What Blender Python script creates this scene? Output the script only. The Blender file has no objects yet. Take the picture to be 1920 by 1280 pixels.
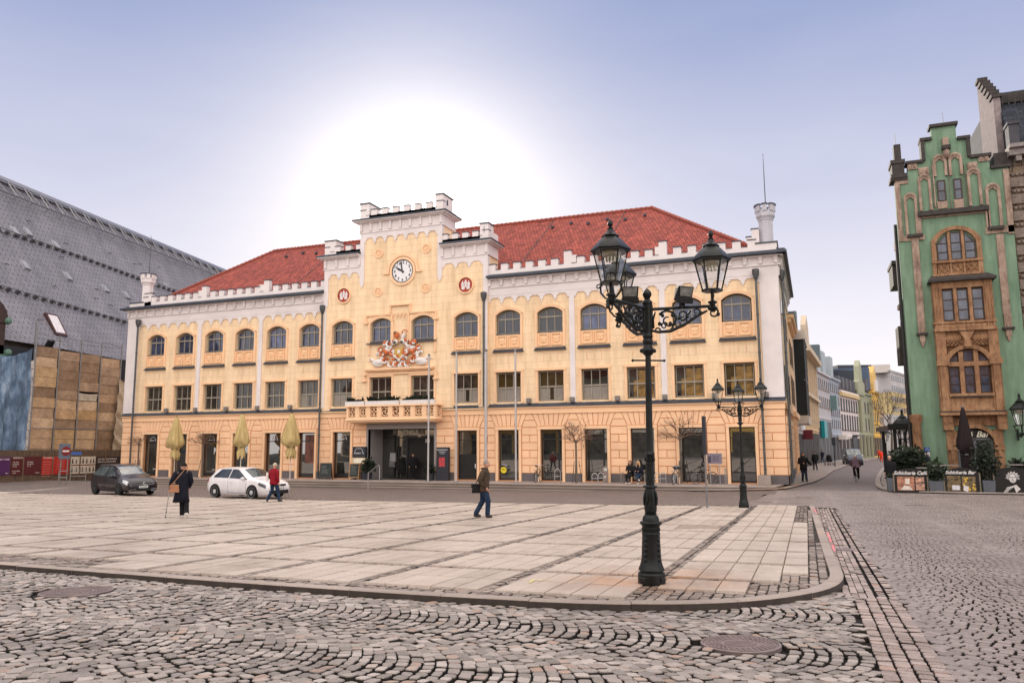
import bpy, bmesh, math, random
import numpy as np
from mathutils import Matrix, Vector
random.seed(7)
rng = np.random.default_rng(11)
SC = bpy.context.scene
COL = SC.collection
PI = math.pi
F, PITCH, ROLL, YAW, CZ = 1434.13, 0.1326, -0.0059, 0.3625, 2.35
def _basis():
 cp, sp, cy, sy, cr, sr = math.cos(PITCH), math.sin(PITCH), math.cos(YAW), math.sin(YAW), math.cos(ROLL), math.sin(ROLL)
 def ray0(x, y):
  x, y = cr*x - sr*y, sr*x + cr*y
  fw, z = cp - y*sp, sp + y*cp
  return Vector((x*cy - fw*sy, x*sy + fw*cy, z))
 f = ray0(0, 0)
 return ray0(1, 0) - f, ray0(0, 1) - f, f
RV, UV_, FV = _basis()
def ray(u, v):
 return FV + RV*((u - 960)/F) + UV_*((640 - v)/F)
def on_y(u, v, Y):
 q = ray(u, v); q = q*(Y/q.y); return Vector((q.x, q.y, q.z + CZ))
def on_x(u, v, X):
 q = ray(u, v); q = q*(X/q.x); return Vector((q.x, q.y, q.z + CZ))
def pf(u, v, Z=0.0):
 q = ray(u, v); q = q*((Z - CZ)/q.z); return Vector((q.x, q.y, Z))
def T(X, Y):
 X = np.asarray(X, float); Y = np.maximum(np.asarray(Y, float), -8)
 a = .88 - .030*Y + .008*X
 b = -.15 - .31*(1 - np.exp(np.minimum(X, 0)/17)) - .006*(np.minimum(Y, 200) - 45)
 k = .09; m = np.maximum(a, b)
 return m + k*np.log(np.exp((a - m)/k) + np.exp((b - m)/k))
def Tz(x, y): return float(T(x, y))
def gp(u, v, h=0.):
 q = ray(u, v); t = 10.
 for _ in range(80):
  e = CZ + q.z*t - Tz(q.x*t, q.y*t) - h
  t += e/(-q.z + .03)*.7
 return Vector((q.x*t, q.y*t, Tz(q.x*t, q.y*t) + h))
def face_cam(p):                      # rotation about Z that turns local -Y to the photographer
 return math.atan2(p.x, -p.y) if False else math.atan2(-p.x, p.y)*1.0
def tag(o, label=None, cat=None, group=None, kind=None):
 if label: o['label'] = label
 if cat: o['category'] = cat
 if group: o['group'] = group
 if kind: o['kind'] = kind
 return o
def empty(name, loc=(0, 0, 0), rz=0., label=None, cat=None, group=None, scale=1.):
 o = bpy.data.objects.new(name, None); COL.objects.link(o)
 o.location = loc; o.rotation_euler = (0, 0, rz); o.scale = (scale,)*3
 o.empty_display_size = .2
 return tag(o, label, cat, group)
def kids(o): return [c for c in bpy.data.objects if c.parent == o]
def copy_tree(o, parent=None):
 c = o.copy(); COL.objects.link(c); c.parent = parent
 for ch in kids(o): copy_tree(ch, c)
 return c
def place(o, loc, rz=0., label=None, group=None, scale=None):
 o.location = loc; o.rotation_euler = (0, 0, rz)
 if scale: o.scale = (scale,)*3 if not isinstance(scale, tuple) else scale
 if label: o['label'] = label
 if group: o['group'] = group
 return o
AUTO_SPLIT = set('rustication frieze battlement gutter coping quoins bay_roof dark_ledge slate_ledge roof_vent lightning_cable window_ledge post side_consoles side_oriel column sandstone_trim tower_trim carved_panel string_course brick_panel window balcony tracery hood_moulding lightning_rod side_rustication notice cornice crest_panel window_grid dormer copper_ball floodlight'.split())
class MB:
 def __init__(s): s.v = []; s.f = []; s.m = []; s.mi = 0; s.M = None
 def add(s, vs, fs, mi=None):
  n = len(s.v); M = s.M
  s.v += [tuple(M @ Vector(p)) for p in vs] if M is not None else [tuple(p) for p in vs]
  s.f += [tuple(i + n for i in f) for f in fs]
  s.m += [s.mi if mi is None else mi]*len(fs)
  return s
 def box(s, x0, x1, y0, y1, z0, z1, mi=None):
  return s.add([(x0,y0,z0),(x1,y0,z0),(x1,y1,z0),(x0,y1,z0),(x0,y0,z1),(x1,y0,z1),(x1,y1,z1),(x0,y1,z1)],
                     [(0,3,2,1),(4,5,6,7),(0,1,5,4),(1,2,6,5),(2,3,7,6),(3,0,4,7)], mi)
 def cbox(s, c, d, mi=None):
  return s.box(c[0]-d[0]/2, c[0]+d[0]/2, c[1]-d[1]/2, c[1]+d[1]/2, c[2]-d[2]/2, c[2]+d[2]/2, mi)
 def quad(s, a, b, c, d, mi=None): return s.add([a, b, c, d], [(0, 1, 2, 3)], mi)
 def poly(s, pts, mi=None): return s.add(pts, [tuple(range(len(pts)))], mi)
 def prism(s, pts, fn, d0, d1, mi=None):
  """2-D outline pts (counter-clockwise) extruded from d0 to d1; fn(a, b, d) gives the point."""
  n = len(pts)
  vs = [fn(a, b, d0) for a, b in pts] + [fn(a, b, d1) for a, b in pts]
  fs = [tuple(range(n))[::-1], tuple(range(n, 2*n))] + [(i, (i+1) % n, (i+1) % n + n, i + n) for i in range(n)]
  return s.add(vs, fs, mi)
 def prismY(s, pts, y0, y1, mi=None): return s.prism(pts, lambda a, b, d: (a, d, b), y1, y0, mi)
 def prismZ(s, pts, z0, z1, mi=None): return s.prism(pts, lambda a, b, d: (a, b, d), z0, z1, mi)
 def prismX(s, pts, x0, x1, mi=None): return s.prism(pts, lambda a, b, d: (d, a, b), x0, x1, mi)
 def tube(s, pts, r, n=8, mi=None, closed=False, flat=1.):
  P = [Vector(p) for p in pts]; m = len(P)
  R = r if isinstance(r, (list, tuple)) else [r]*m
  vs = []; prev = None
  for i in range(m):
   a, b = (P[(i-1) % m], P[(i+1) % m]) if closed else (P[max(i-1, 0)], P[min(i+1, m-1)])
   d = (b - a); d = d.normalized() if d.length > 1e-9 else Vector((0, 0, 1))
   if prev is None:
    u = d.cross(Vector((0, 0, 1)) if abs(d.z) < .9 else Vector((1, 0, 0))).normalized()
   else:
    u = prev - d*prev.dot(d); u = u.normalized() if u.length > 1e-6 else d.orthogonal().normalized()
   prev = u; w = d.cross(u)
   for k in range(n):
    t = 2*PI*k/n; vs.append(P[i] + (u*math.cos(t) + w*math.sin(t)*flat)*R[i])
  fs = []
  for i in range(m if closed else m-1):
   for k in range(n):
    j = (i+1) % m; fs.append((i*n+k, i*n+(k+1) % n, j*n+(k+1) % n, j*n+k))
  if not closed: fs += [tuple(range(n))[::-1], tuple(range((m-1)*n, m*n))]
  return s.add(vs, fs, mi)
 def lathe(s, prof, n=20, c=(0, 0, 0), mi=None, rot=0., cap=True, sx=1., sy=1.):
  vs = []
  for r, z in prof:
   for k in range(n):
    t = 2*PI*k/n + rot; vs.append((c[0]+r*sx*math.cos(t), c[1]+r*sy*math.sin(t), c[2]+z))
  m = len(prof)
  fs = [(i*n+k, i*n+(k+1) % n, (i+1)*n+(k+1) % n, (i+1)*n+k) for i in range(m-1) for k in range(n)]
  if cap: fs += [tuple(range(n))[::-1], tuple(range((m-1)*n, m*n))]
  return s.add(vs, fs, mi)
 def ball(s, c, r, n=10, m=7, mi=None):
  r = (r,)*3 if not isinstance(r, (tuple, list)) else r
  vs = [(c[0], c[1], c[2]-r[2])]
  for i in range(1, m):
   a = -PI/2 + PI*i/m
   for k in range(n):
    t = 2*PI*k/n
    vs.append((c[0]+r[0]*math.cos(a)*math.cos(t), c[1]+r[1]*math.cos(a)*math.sin(t), c[2]+r[2]*math.sin(a)))
  vs.append((c[0], c[1], c[2]+r[2])); L = len(vs)-1
  fs = [(0, 1+(k+1) % n, 1+k) for k in range(n)]
  for i in range(m-2):
   for k in range(n):
    a, b = 1+i*n+k, 1+i*n+(k+1) % n; fs.append((a, b, b+n, a+n))
  fs += [(L, 1+(m-2)*n+k, 1+(m-2)*n+(k+1) % n) for k in range(n)]
  return s.add(vs, fs, mi)
 def mesh(s, name, mats, smooth=False, fix=True):
  me = bpy.data.meshes.new(name)
  me.from_pydata(s.v, [], s.f)
  for m in (mats if isinstance(mats, (list, tuple)) else [mats]): me.materials.append(m)
  me.polygons.foreach_set('material_index', s.m)
  if fix:
   bm = bmesh.new(); bm.from_mesh(me); bmesh.ops.recalc_face_normals(bm, faces=bm.faces); bm.to_mesh(me); bm.free()
  if smooth:
   me.polygons.foreach_set('use_smooth', [True]*len(me.polygons))
   if smooth != 'all': me.set_sharp_from_angle(angle=math.radians(38 if smooth is True else smooth))
  me.update()
  return me
 def clusters(s, gap):
  par = list(range(len(s.v)))
  def fd(a):
   while par[a] != a: par[a] = par[par[a]]; a = par[a]
   return a
  for f in s.f:
   for v in f[1:]: par[fd(v)] = fd(f[0])
  V = np.array(s.v); r = np.array([fd(i) for i in range(len(V))]); roots = sorted({fd(f[0]) for f in s.f}); lo = np.array([V[r == k].min(0) for k in roots]); hi = np.array([V[r == k].max(0) for k in roots])
  n = len(roots); c = list(range(n))
  def fc(a):
   while c[a] != a: c[a] = c[c[a]]; a = c[a]
   return a
  for i in range(n):
   for j in np.nonzero(((lo - gap <= hi[i]) & (hi + gap >= lo[i])).all(1))[0]: c[fc(int(j))] = fc(i)
  ci = {k: fc(i) for i, k in enumerate(roots)}; out = {}
  for i, f in enumerate(s.f): out.setdefault(ci[fd(f[0])], []).append(i)
  return list(out.values())
 def build(s, name, mats, parent=None, smooth=False, world=False, loc=(0, 0, 0), bevel=0., fix=True):
  """One mesh object; with world=True the vertices are world points and the parents have no rotation."""
  if world:
   off = Vector((0, 0, 0)); p = parent
   while p is not None: off += p.location; p = p.parent
   off += Vector(loc)
   s.v = [(x-off.x, y-off.y, z-off.z) for x, y, z in s.v]
  if name in AUTO_SPLIT and parent is not None:
   g = s.clusters(.3)
   if len(g) > 1:
    for fi in g:
     q = MB(); used = sorted({v for i in fi for v in s.f[i]}); ix = {v: k for k, v in enumerate(used)}
     q.v = [s.v[v] for v in used]; q.f = [tuple(ix[v] for v in s.f[i]) for i in fi]; q.m = [s.m[i] for i in fi]
     o = q.build(name, mats, parent, smooth, False, loc, bevel, fix)
    return o
  me = s.mesh(name, mats, smooth, fix)
  o = bpy.data.objects.new(name, me); COL.objects.link(o); o.parent = parent; o.location = loc
  if bevel:
   b = o.modifiers.new('bevel', 'BEVEL'); b.width = bevel; b.segments = 2; b.limit_method = 'ANGLE'; b.angle_limit = math.radians(40)
  return o
def arc(cx, cz, r, a0, a1, n): return [(cx + r*math.cos(a0 + (a1-a0)*i/n), cz + r*math.sin(a0 + (a1-a0)*i/n)) for i in range(n+1)]
def arch_top(x0, x1, z1, rise, n=10):
 """points of a segmental arch from (x1, z1-rise) over the crown z1 to (x0, z1-rise)"""
 w = (x1-x0)/2; r = (w*w + rise*rise)/(2*rise); cz = z1 - r; a = math.asin(min(1, w/r))
 if rise > w: a = PI - a
 return [((x0+x1)/2 + r*math.sin(a - 2*a*i/n), cz + r*math.cos(a - 2*a*i/n)) for i in range(n+1)]
def text_mesh(s, size, mat, parent, name='lettering', loc=(0, 0, 0), rot=(PI/2, 0, 0), align='CENTER', extrude=.01, bold=0., shear=0., sx=1.):
 cu = bpy.data.curves.new(name, 'FONT'); cu.body = s; cu.size = size; cu.align_x = align; cu.align_y = 'CENTER'
 cu.extrude = extrude; cu.offset = bold; cu.shear = shear; cu.resolution_u = 3
 o = bpy.data.objects.new(name, cu); COL.objects.link(o)
 dg = bpy.context.evaluated_depsgraph_get()
 me = bpy.data.meshes.new_from_object(o.evaluated_get(dg)); bpy.data.objects.remove(o)
 me.materials.clear(); me.materials.append(mat)
 o = bpy.data.objects.new(name, me); COL.objects.link(o); o.parent = parent; o.location = loc; o.rotation_euler = rot; o.scale = (sx, 1, 1)
 return o
MATS = {}
def srgb(r, g, b):
 f = lambda c: ((c/255+.055)/1.055)**2.4 if c/255 > .04045 else c/255/12.92
 return (f(r), f(g), f(b), 1)
class NT:
 def __init__(s, name):
  m = bpy.data.materials.new(name); m.use_nodes = True; s.m = m; s.t = m.node_tree; s.n = s.t.nodes
  s.b = s.n['Principled BSDF']; s.out = s.n['Material Output']
 def new(s, t, ins=None, **kw):
  x = s.n.new(t)
  for k, v in kw.items(): setattr(x, k, v)
  for k, v in (ins or {}).items():
   if isinstance(v, bpy.types.NodeSocket): s.t.links.new(v, x.inputs[k])
   else: x.inputs[k].default_value = v
  return x
 def link(s, a, b): s.t.links.new(a, b)
 def math(s, op, a, b=0., c=None):
  ins = {0: a, 1: b}
  if c is not None: ins[2] = c
  return s.new('ShaderNodeMath', ins, operation=op).outputs[0]
 def obj(s): return s.new('ShaderNodeTexCoord').outputs['Object']
 def pos(s): return s.new('ShaderNodeNewGeometry').outputs['Position']
 def mapping(s, vec, scale=(1, 1, 1), rot=(0, 0, 0), loc=(0, 0, 0)):
  return s.new('ShaderNodeMapping', {'Vector': vec, 'Scale': scale, 'Rotation': rot, 'Location': loc}).outputs[0]
 def noise(s, vec, sc, det=4, rough=.55): return s.new('ShaderNodeTexNoise', {'Vector': vec, 'Scale': sc, 'Detail': det, 'Roughness': rough}).outputs['Fac']
 def ramp(s, fac, stops):
  r = s.new('ShaderNodeValToRGB', {'Fac': fac}); e = r.color_ramp.elements
  while len(e) < len(stops): e.new(.5)
  for x, (p, c) in zip(e, stops): x.position = p; x.color = c
  return r.outputs[0]
 def mix(s, fac, a, b, mode='MIX'):
  x = s.new('ShaderNodeMix', data_type='RGBA', blend_type=mode)
  for k, v in ((0, fac), (6, a), (7, b)):
   if isinstance(v, bpy.types.NodeSocket): s.t.links.new(v, x.inputs[k])
   else: x.inputs[k].default_value = v
  return x.outputs[2]
 def bump(s, h, strength=.3, dist=.02, normal=None):
  ins = {'Height': h, 'Strength': strength, 'Distance': dist}
  if normal is not None: ins['Normal'] = normal
  return s.new('ShaderNodeBump', ins).outputs[0]
 def set(s, **kw):
  names = dict(color='Base Color', rough='Roughness', metal='Metallic', normal='Normal', spec='Specular IOR Level', ior='IOR', trans='Transmission Weight', coat='Coat Weight', alpha='Alpha', sheen='Sheen Weight')
  for k, v in kw.items():
   i = s.b.inputs[names[k]]
   if isinstance(v, bpy.types.NodeSocket): s.t.links.new(v, i)
   else: i.default_value = v
  return s
def mul(c, k): return (min(c[0]*k, 1), min(c[1]*k, 1), min(c[2]*k, 1), 1)
def mat(name, col, rough=.7, var=.12, sc=3., bump=.0, bsc=40., metal=0., spec=.4, coat=0., island=0.):
 """plain procedural material: colour with two scales of soft variation, optional grain"""
 if name in MATS: return MATS[name]
 n = NT(name); P = n.obj()
 f1 = n.noise(P, sc, 5, .6)
 c = n.ramp(f1, [(.3, mul(col, 1-var)), (.7, mul(col, 1+var))])
 if island:
  r = n.new('ShaderNodeNewGeometry').outputs['Random Per Island']
  c = n.mix(1., c, n.ramp(r, [(0, (1-island,)*3+(1,)), (1, (1+island*.6,)*3+(1,))]), 'MULTIPLY')
 n.set(color=c, rough=n.math('MULTIPLY_ADD', f1, .2, rough-.1) if rough > .15 else rough, metal=metal, spec=spec, coat=coat)
 if bump: n.set(normal=n.bump(n.noise(P, bsc, 3), bump, .01))
 MATS[name] = n.m
 return n.m
# ================================================================== GROUND
M_SIDESHADE = mat('stone_side_shade', (.022, .018, .016, 1), .95, .3, 8)  # near-black put on the stone sides in place of their shade
def inside(poly, x, y):
 x = np.asarray(x); y = np.asarray(y); r = np.zeros(x.shape, bool); n = len(poly)
 for i in range(n):
  x1, y1 = poly[i]; x2, y2 = poly[(i+1) % n]
  if y1 == y2: continue
  c = ((y1 > y) != (y2 > y)) & (x < (x2-x1)*(y-y1)/(y2-y1) + x1)
  r ^= c
 return r
def granite(name, base, spread, dark=.75, rough=.62, sc=1., odd=True, rust=False):
 n = NT(name); P = n.obj()
 isl = n.new('ShaderNodeNewGeometry').outputs['Random Per Island']
 c = n.ramp(isl, [(0, mul(base, 1-spread)), (.35, mul(base, 1-.3*spread)), (.7, mul(base, 1+.35*spread)), (.9, mul(base, 1+spread)), (.97, mul((base[0]*1.1, base[1]*.86, base[2]*.72, 1), 1) if odd else base), (1, mul((base[0]*.8, base[1]*.82, base[2]*.9, 1), 1) if odd else base)])
 g = n.noise(P, 90*sc, 4, .75)
 c = n.mix(1., c, n.ramp(g, [(.3, (.5, .49, .5, 1)), (.5, (1, 1, 1, 1)), (.72, (1.35, 1.33, 1.3, 1))]), 'MULTIPLY')
 d = n.noise(P, .55, 5, .6)
 c = n.mix(1., c, n.ramp(d, [(.32, (dark, dark*.98, dark*.97, 1)), (.6, (1.05, 1.04, 1.03, 1))]), 'MULTIPLY')
 if rust:
  dd = n.new('ShaderNodeVectorMath', {0: P, 1: (-1.95, 10.0, .5)}, operation='DISTANCE').outputs['Value']
  f = n.math('MULTIPLY', n.new('ShaderNodeMapRange', {0: dd, 1: .15, 2: 1.5, 3: 1., 4: 0.}).outputs[0], n.ramp(n.noise(P, 2.2, 5, .7), [(.38, (0, 0, 0, 1)), (.62, (1, 1, 1, 1))]))
  c = n.mix(f, c, n.mix(1., c, (1.0, .60, .34, 1), 'MULTIPLY'))
  s2 = n.noise(n.mapping(P, (1, .5, 1)), .9, 7, .72)
  c = n.mix(1., c, n.ramp(s2, [(.34, (.72, .69, .66, 1)), (.5, (.97, .97, .97, 1)), (.7, (1.05, 1.05, 1.05, 1))]), 'MULTIPLY')
  sp = n.noise(P, 9., 2, .5); c = n.mix(1., c, n.ramp(sp, [(.70, (1, 1, 1, 1)), (.74, (.72, .70, .68, 1))]), 'MULTIPLY')
 n.set(color=c, rough=n.math('MULTIPLY_ADD', g, .25, rough-.12), normal=n.bump(g, .35, .012), spec=.45)
 return n.m
M_COB = granite('granite_setts_rough', (.325, .29, .27, 1), .40)
M_COBR = granite('granite_setts_smooth', (.27, .23, .22, 1), .16, .8, .6, 1., False)
M_BAND = granite('granite_setts_band', (.35, .285, .265, 1), .25, .8)
M_PSET = granite('granite_setts_plaza', (.285, .24, .212, 1), .45, rust=True)
M_SLAB = granite('granite_slabs', (.50, .43, .375, 1), .05, .86, .52, 1., False, True)
M_KERB = granite('granite_kerb', (.35, .295, .262, 1), .1, .8)
M_KFACE = mat('dark_kerb_face', (.055, .045, .04, 1), .9, .3, 6)  # darker colour for the upright kerb faces
M_STEP = granite('granite_steps', (.15, .12, .10, 1), .08, .75)
nt = NT('joint_soil'); Pn = nt.obj()
nt.set(color=nt.ramp(nt.noise(Pn, 5, 6, .7), [(.35, (.006, .005, .005, 1)), (.66, (.014, .012, .010, 1)), (.8, (.02, .024, .008, 1))]), rough=.95)
M_SOIL = nt.m
def road_mat(name, chord, sag, along_x, size, base, gap=.010):
 """setts laid in segmental arcs, as a shader for the distant road"""
 n = NT(name); P = n.obj()
 sep = n.new('ShaderNodeSeparateXYZ', {0: P})
 a, b = (sep.outputs[0], sep.outputs[1]) if along_x else (sep.outputs[1], sep.outputs[0])
 t = n.math('FRACT', n.math('DIVIDE', a, chord))
 off = n.math('MULTIPLY', n.math('MULTIPLY', t, n.math('SUBTRACT', 1., t)), sag*4)
 vv = n.math('ADD', b, off)
 cmb = n.new('ShaderNodeCombineXYZ', {0: a, 1: vv})
 br = n.new('ShaderNodeTexBrick', {'Vector': cmb.outputs[0], 'Scale': 1., 'Mortar Size': gap, 'Mortar Smooth': .3, 'Bias': 0., 'Brick Width': size*1.15, 'Row Height': size,
                                      'Color1': mul(base, .82), 'Color2': mul(base, 1.18), 'Mortar': (.035, .03, .028, 1)})
 c = n.mix(1., br.outputs[0], n.ramp(n.noise(P, .4, 6, .6), [(.3, (.8, .79, .78, 1)), (.7, (1.08, 1.06, 1.05, 1))]), 'MULTIPLY')
 g = n.noise(P, 60, 3, .7)
 h = n.math('MULTIPLY_ADD', br.outputs[1], -1., n.math('MULTIPLY', g, .3))
 n.set(color=c, rough=.62, normal=n.bump(h, .6, .02), spec=.4)
 return n.m
M_ROADFAR = road_mat('cobbles_far', 1.9, .42, True, .14, (.31, .25, .235, 1), .03)
M_STREET = road_mat('cobbles_street', 1.6, .35, True, .11, (.23, .185, .175, 1))
def slab_mat(name, w, h, base, gap=.006, rot=0.):
 n = NT(name); P = n.mapping(n.obj(), rot=(0, 0, rot))
 br = n.new('ShaderNodeTexBrick', {'Vector': P, 'Scale': 1., 'Mortar Size': gap, 'Mortar Smooth': .2, 'Brick Width': w, 'Row Height': h, 'Color1': mul(base, .88), 'Color2': mul(base, 1.1), 'Mortar': mul(base, .25)})
 c = n.mix(1., br.outputs[0], n.ramp(n.noise(P, .8, 6, .6), [(.3, (.78, .77, .76, 1)), (.7, (1.06, 1.05, 1.04, 1))]), 'MULTIPLY')
 n.set(color=c, rough=.7, normal=n.bump(n.math('MULTIPLY', br.outputs[1], -1.), .5, .01))
 return n.m
M_PAVE = slab_mat('pavement_slabs', .6, .4, (.33, .275, .25, 1))
M_TERR = slab_mat('terrace_slabs', .8, .45, (.36, .30, .275, 1))
def grid_mesh(name, xs, ys, m, dz=0., poly=None, zfn=None, kind='structure'):
 X, Y = np.meshgrid(np.asarray(xs, float), np.asarray(ys, float)); Z = (T(X, Y) if zfn is None else zfn(X, Y)) + dz
 nx, ny = len(xs), len(ys)
 V = np.stack([X, Y, Z], -1).reshape(-1, 3)
 i = np.arange(nx*ny).reshape(ny, nx)
 Fq = np.stack([i[:-1, :-1], i[:-1, 1:], i[1:, 1:], i[1:, :-1]], -1).reshape(-1, 4)
 if poly is not None:
  c = V[Fq].mean(1); Fq = Fq[inside(poly, c[:, 0], c[:, 1])]
 me = bpy.data.meshes.new(name); me.from_pydata(V.tolist(), [], Fq.tolist()); me.materials.append(m)
 me.polygons.foreach_set('use_smooth', [True]*len(me.polygons)); me.update()
 o = bpy.data.objects.new(name, me); COL.objects.link(o); tag(o, kind=kind)
 return o
def axis(*segs):
 r = []
 for a, b, st in segs: r += list(np.arange(a, b, st))
 return r + [segs[-1][1]]
grid_mesh('ground', axis((-320, -90, 20), (-90, -14, 2), (-14, 14, .5), (14, 60, 2), (60, 320, 20)), axis((-80, -8, 8), (-8, 34, .5), (34, 60, 1), (60, 200, 5), (200, 420, 20)), M_SOIL, -.05)
KERB = [(-60, 9.6), (-30, 8.9), (-16, 8.48), (-11.35, 8.29), (-8.93, 8.14), (-6.88, 8.02), (-5.19, 7.96), (-4.06, 7.94), (-2.67, 8.0), (-1.81, 8.16), (-1.24, 8.36), (-.76, 8.66), (-.4, 9.0), (-.1, 9.42), (.16, 9.93), (.32, 10.5), (.38, 11.1), (.385, 11.7), (.36, 13.0), (.32, 16.96), (.27, 22.), (.2, 28.6), (.17, 29.9)]
def smooth_path(P, k=3):
 P = np.array(P, float)
 for _ in range(k):
  Q = [P[0]]
  for a, b in zip(P[:-1], P[1:]): Q += [a*.75+b*.25, a*.25+b*.75]
  P = np.array(Q + [P[-1]])
 return P
KP = smooth_path(KERB, 2)
def offset_path(P, d):
 t = np.gradient(P, axis=0); t /= np.linalg.norm(t, axis=1)[:, None]
 return P + np.stack([-t[:, 1], t[:, 0]], -1)*d      # left of travel = into the plaza
PLAZA = [tuple(p) for p in offset_path(KP, .2)] + [(-.1, 29.95), (-12, 28.9), (-20, 29.2), (-30, 30.2), (-44, 31.9), (-60, 33.5)]
INNER = [tuple(p) for p in offset_path(KP, .325)] + [(-.1, 29.95), (-12, 28.9), (-20, 29.2), (-30, 30.2), (-44, 31.9), (-60, 33.5)]
def stones(name, Q, m, lod, h=0., jit=.004, kind='structure', tilt=.02, crown=.004, zfn=None, dist=0., side_shade=True):
 """Q: N x 4 x 2 corner array (counter-clockwise); one mesh with a separate rounded block per stone"""
 Q = np.asarray(Q, float); N = len(Q)
 if N == 0: return None
 Q = Q + rng.normal(0, dist, Q.shape) if dist else Q
 C = Q.mean(1, keepdims=True)
 if lod:
  a = .15
  nx, pv = np.roll(Q, -1, 1), np.roll(Q, 1, 1)
  R = np.stack([Q + a*(pv-Q), Q + a*(nx-Q)], 2).reshape(N, 8, 2); k = 8
 else: R = Q; k = 4
 zc = (T if zfn is None else zfn)(C[:, 0, 0], C[:, 0, 1]) + h + rng.normal(0, jit, N)
 sx, sy = rng.normal(0, tilt, N), rng.normal(0, tilt, N)
 def ring(s, dz):
  P = C + (R-C)*s
  z = (T if zfn is None else zfn)(P[..., 0], P[..., 1]) - (T if zfn is None else zfn)(C[..., 0], C[..., 1])
  z = z + zc[:, None] + dz + sx[:, None]*(P-C)[..., 0] + sy[:, None]*(P-C)[..., 1]
  return np.concatenate([P, z[..., None]], -1)
 rings = [ring(1., -.07), ring(.975, -.010), ring(.92, -.0015)] if lod else [ring(1., -.04), ring(.972, 0.)]
 V = np.concatenate(rings, 1); per = V.shape[1]
 if lod:
  ctr = np.concatenate([C, (zc+crown)[:, None, None]], -1); V = np.concatenate([V, ctr], 1); per += 1
 fs = []
 L = len(rings)
 for r in range(L-1):
  for j in range(k): fs.append((r*k+j, r*k+(j+1) % k, (r+1)*k+(j+1) % k, (r+1)*k+j))
 base = np.arange(N)[:, None, None]*per
 quads = (np.array(fs)[None] + base).reshape(-1, 4).tolist()
 if lod: quads += (np.array([(2*k+j, 2*k+(j+1) % k, 3*k) for j in range(k)])[None] + base).reshape(-1, 3).tolist()
 else: quads += (np.array([[k, k+1, k+2, k+3]])[None] + base).reshape(-1, 4).tolist()
 me = bpy.data.meshes.new(name); me.from_pydata(V.reshape(-1, 3).tolist(), [], quads); me.materials.append(m); me.materials.append(M_SIDESHADE)
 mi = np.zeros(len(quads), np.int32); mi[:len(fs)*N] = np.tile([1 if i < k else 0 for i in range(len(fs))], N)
 if side_shade: me.polygons.foreach_set('material_index', mi)
 if lod:
  me.polygons.foreach_set('use_smooth', [True]*len(me.polygons)); me.set_sharp_from_angle(angle=math.radians(50))
 me.update()
 o = bpy.data.objects.new(name, me); COL.objects.link(o); tag(o, kind=kind)
 return o
def arcs(a0, a1, b0, b1, chord, sag, size, gap, along_x, flip=1, da=0., vary=.22):
 """setts in segmental arcs; 'a' runs across the bands of width chord, rows stack along 'b'"""
 out = []
 nb = int(math.ceil((a1-a0)/chord))
 for i in range(nb):
  s0 = a0 + i*chord + da
  b = b0 - sag - rng.uniform(0, size)
  while b < b1 + sag:
   hrow = size*rng.uniform(.92, 1.1)
   t = rng.uniform(-.03, 0.)
   wob = rng.normal(0, .010)
   while t < 1.:
    w = size*rng.uniform(1-vary, 1+vary)/chord
    f = lambda q: sag*4*q*(1-q)
    t2 = min(t + w, 1.02)
    if t2 - t < .35*size/chord: break
    g = gap*.8/chord/2
    ta, tb = t+g, t2-g
    sl = lambda q: -sag*4*(1-2*q)/chord*.55*hrow/chord
    pts = [(ta, b+f(ta)+gap/2), (tb, b+f(tb)+gap/2), (tb+sl(tb), b+f(tb)+hrow-gap/2), (ta+sl(ta), b+f(ta)+hrow-gap/2)]
    q = [(s0 + p*chord, b0+(z-b0) if flip > 0 else b1-(z-b0)) for p, z in pts]
    out.append(q if flip > 0 else q[::-1]); t = t2
   b += hrow
 Q = np.array(out)
 if not along_x: Q = Q[..., ::-1][:, ::-1]
 return Q
MANH = [(-8.39, 7.12, .42), (-.6, 6.98, .33), (3.78, 32.49, .4), (-1.75, 33.23, .4), (-.24, 36.8, .4), (.66, 15.5, .18)]
def clear_of(Q, extra=0.):
 c = Q.mean(1); ok = np.ones(len(Q), bool)
 for x, y, r in MANH: ok &= np.hypot(c[:, 0]-x, c[:, 1]-y) > r + extra
 return ok
FORE = [(-20, 2.8), (.40, 2.8), (.40, 9.9)] + [tuple(p) for p in KP[::-1] if -20 < p[0] < .40 and p[1] < 10.3]
Q = arcs(2.55, 9.9, -20.2, .9, 1.7, .44, .109, .026, False, 1)
c = Q.mean(1); Q = Q[inside(FORE, c[:, 0], c[:, 1]) & clear_of(Q, .05)]
stones('cobbled_road', Q, M_COB, True, 0., .005, tilt=.04, dist=.005, crown=.002)
def rows_y(x0, x1, y0, y1, n, ln, gap=.012):
 out = []; w = (x1-x0)/n
 for i in range(n):
  y = y0 - rng.uniform(0, ln)
  while y < y1:
   l = ln*rng.uniform(.75, 1.3)
   out.append([(x0+i*w+gap/2, y+gap/2), (x0+(i+1)*w-gap/2, y+gap/2), (x0+(i+1)*w-gap/2, y+l-gap/2), (x0+i*w+gap/2, y+l-gap/2)]); y += l
 return np.array(out)
def rows_x(x0, x1, y0, y1, n, ln, gap=.012):
 return rows_y(y0, y1, x0, x1, n, ln, gap)[..., ::-1][:, ::-1]
Q = np.concatenate([rows_y(.42, .90, 4.5, 9.85, 4, .10)])
stones('cobble_band', Q, M_BAND, True, 0., .004, tilt=.03, dist=.003)
Q = np.concatenate([rows_y(.16, .66, 9.2, 29.5, 6, .26, .008)]); c = Q.mean(1); Q = Q[clear_of(Q) & ~inside([tuple(p) for p in KP] + [(-60, 34)], c[:, 0], c[:, 1]) & ~((c[:, 1] < 9.9) & (c[:, 0] > .4))]
stones('gutter', Q, M_BAND, False, -.015, .003, tilt=.02, dist=.003)
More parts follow.
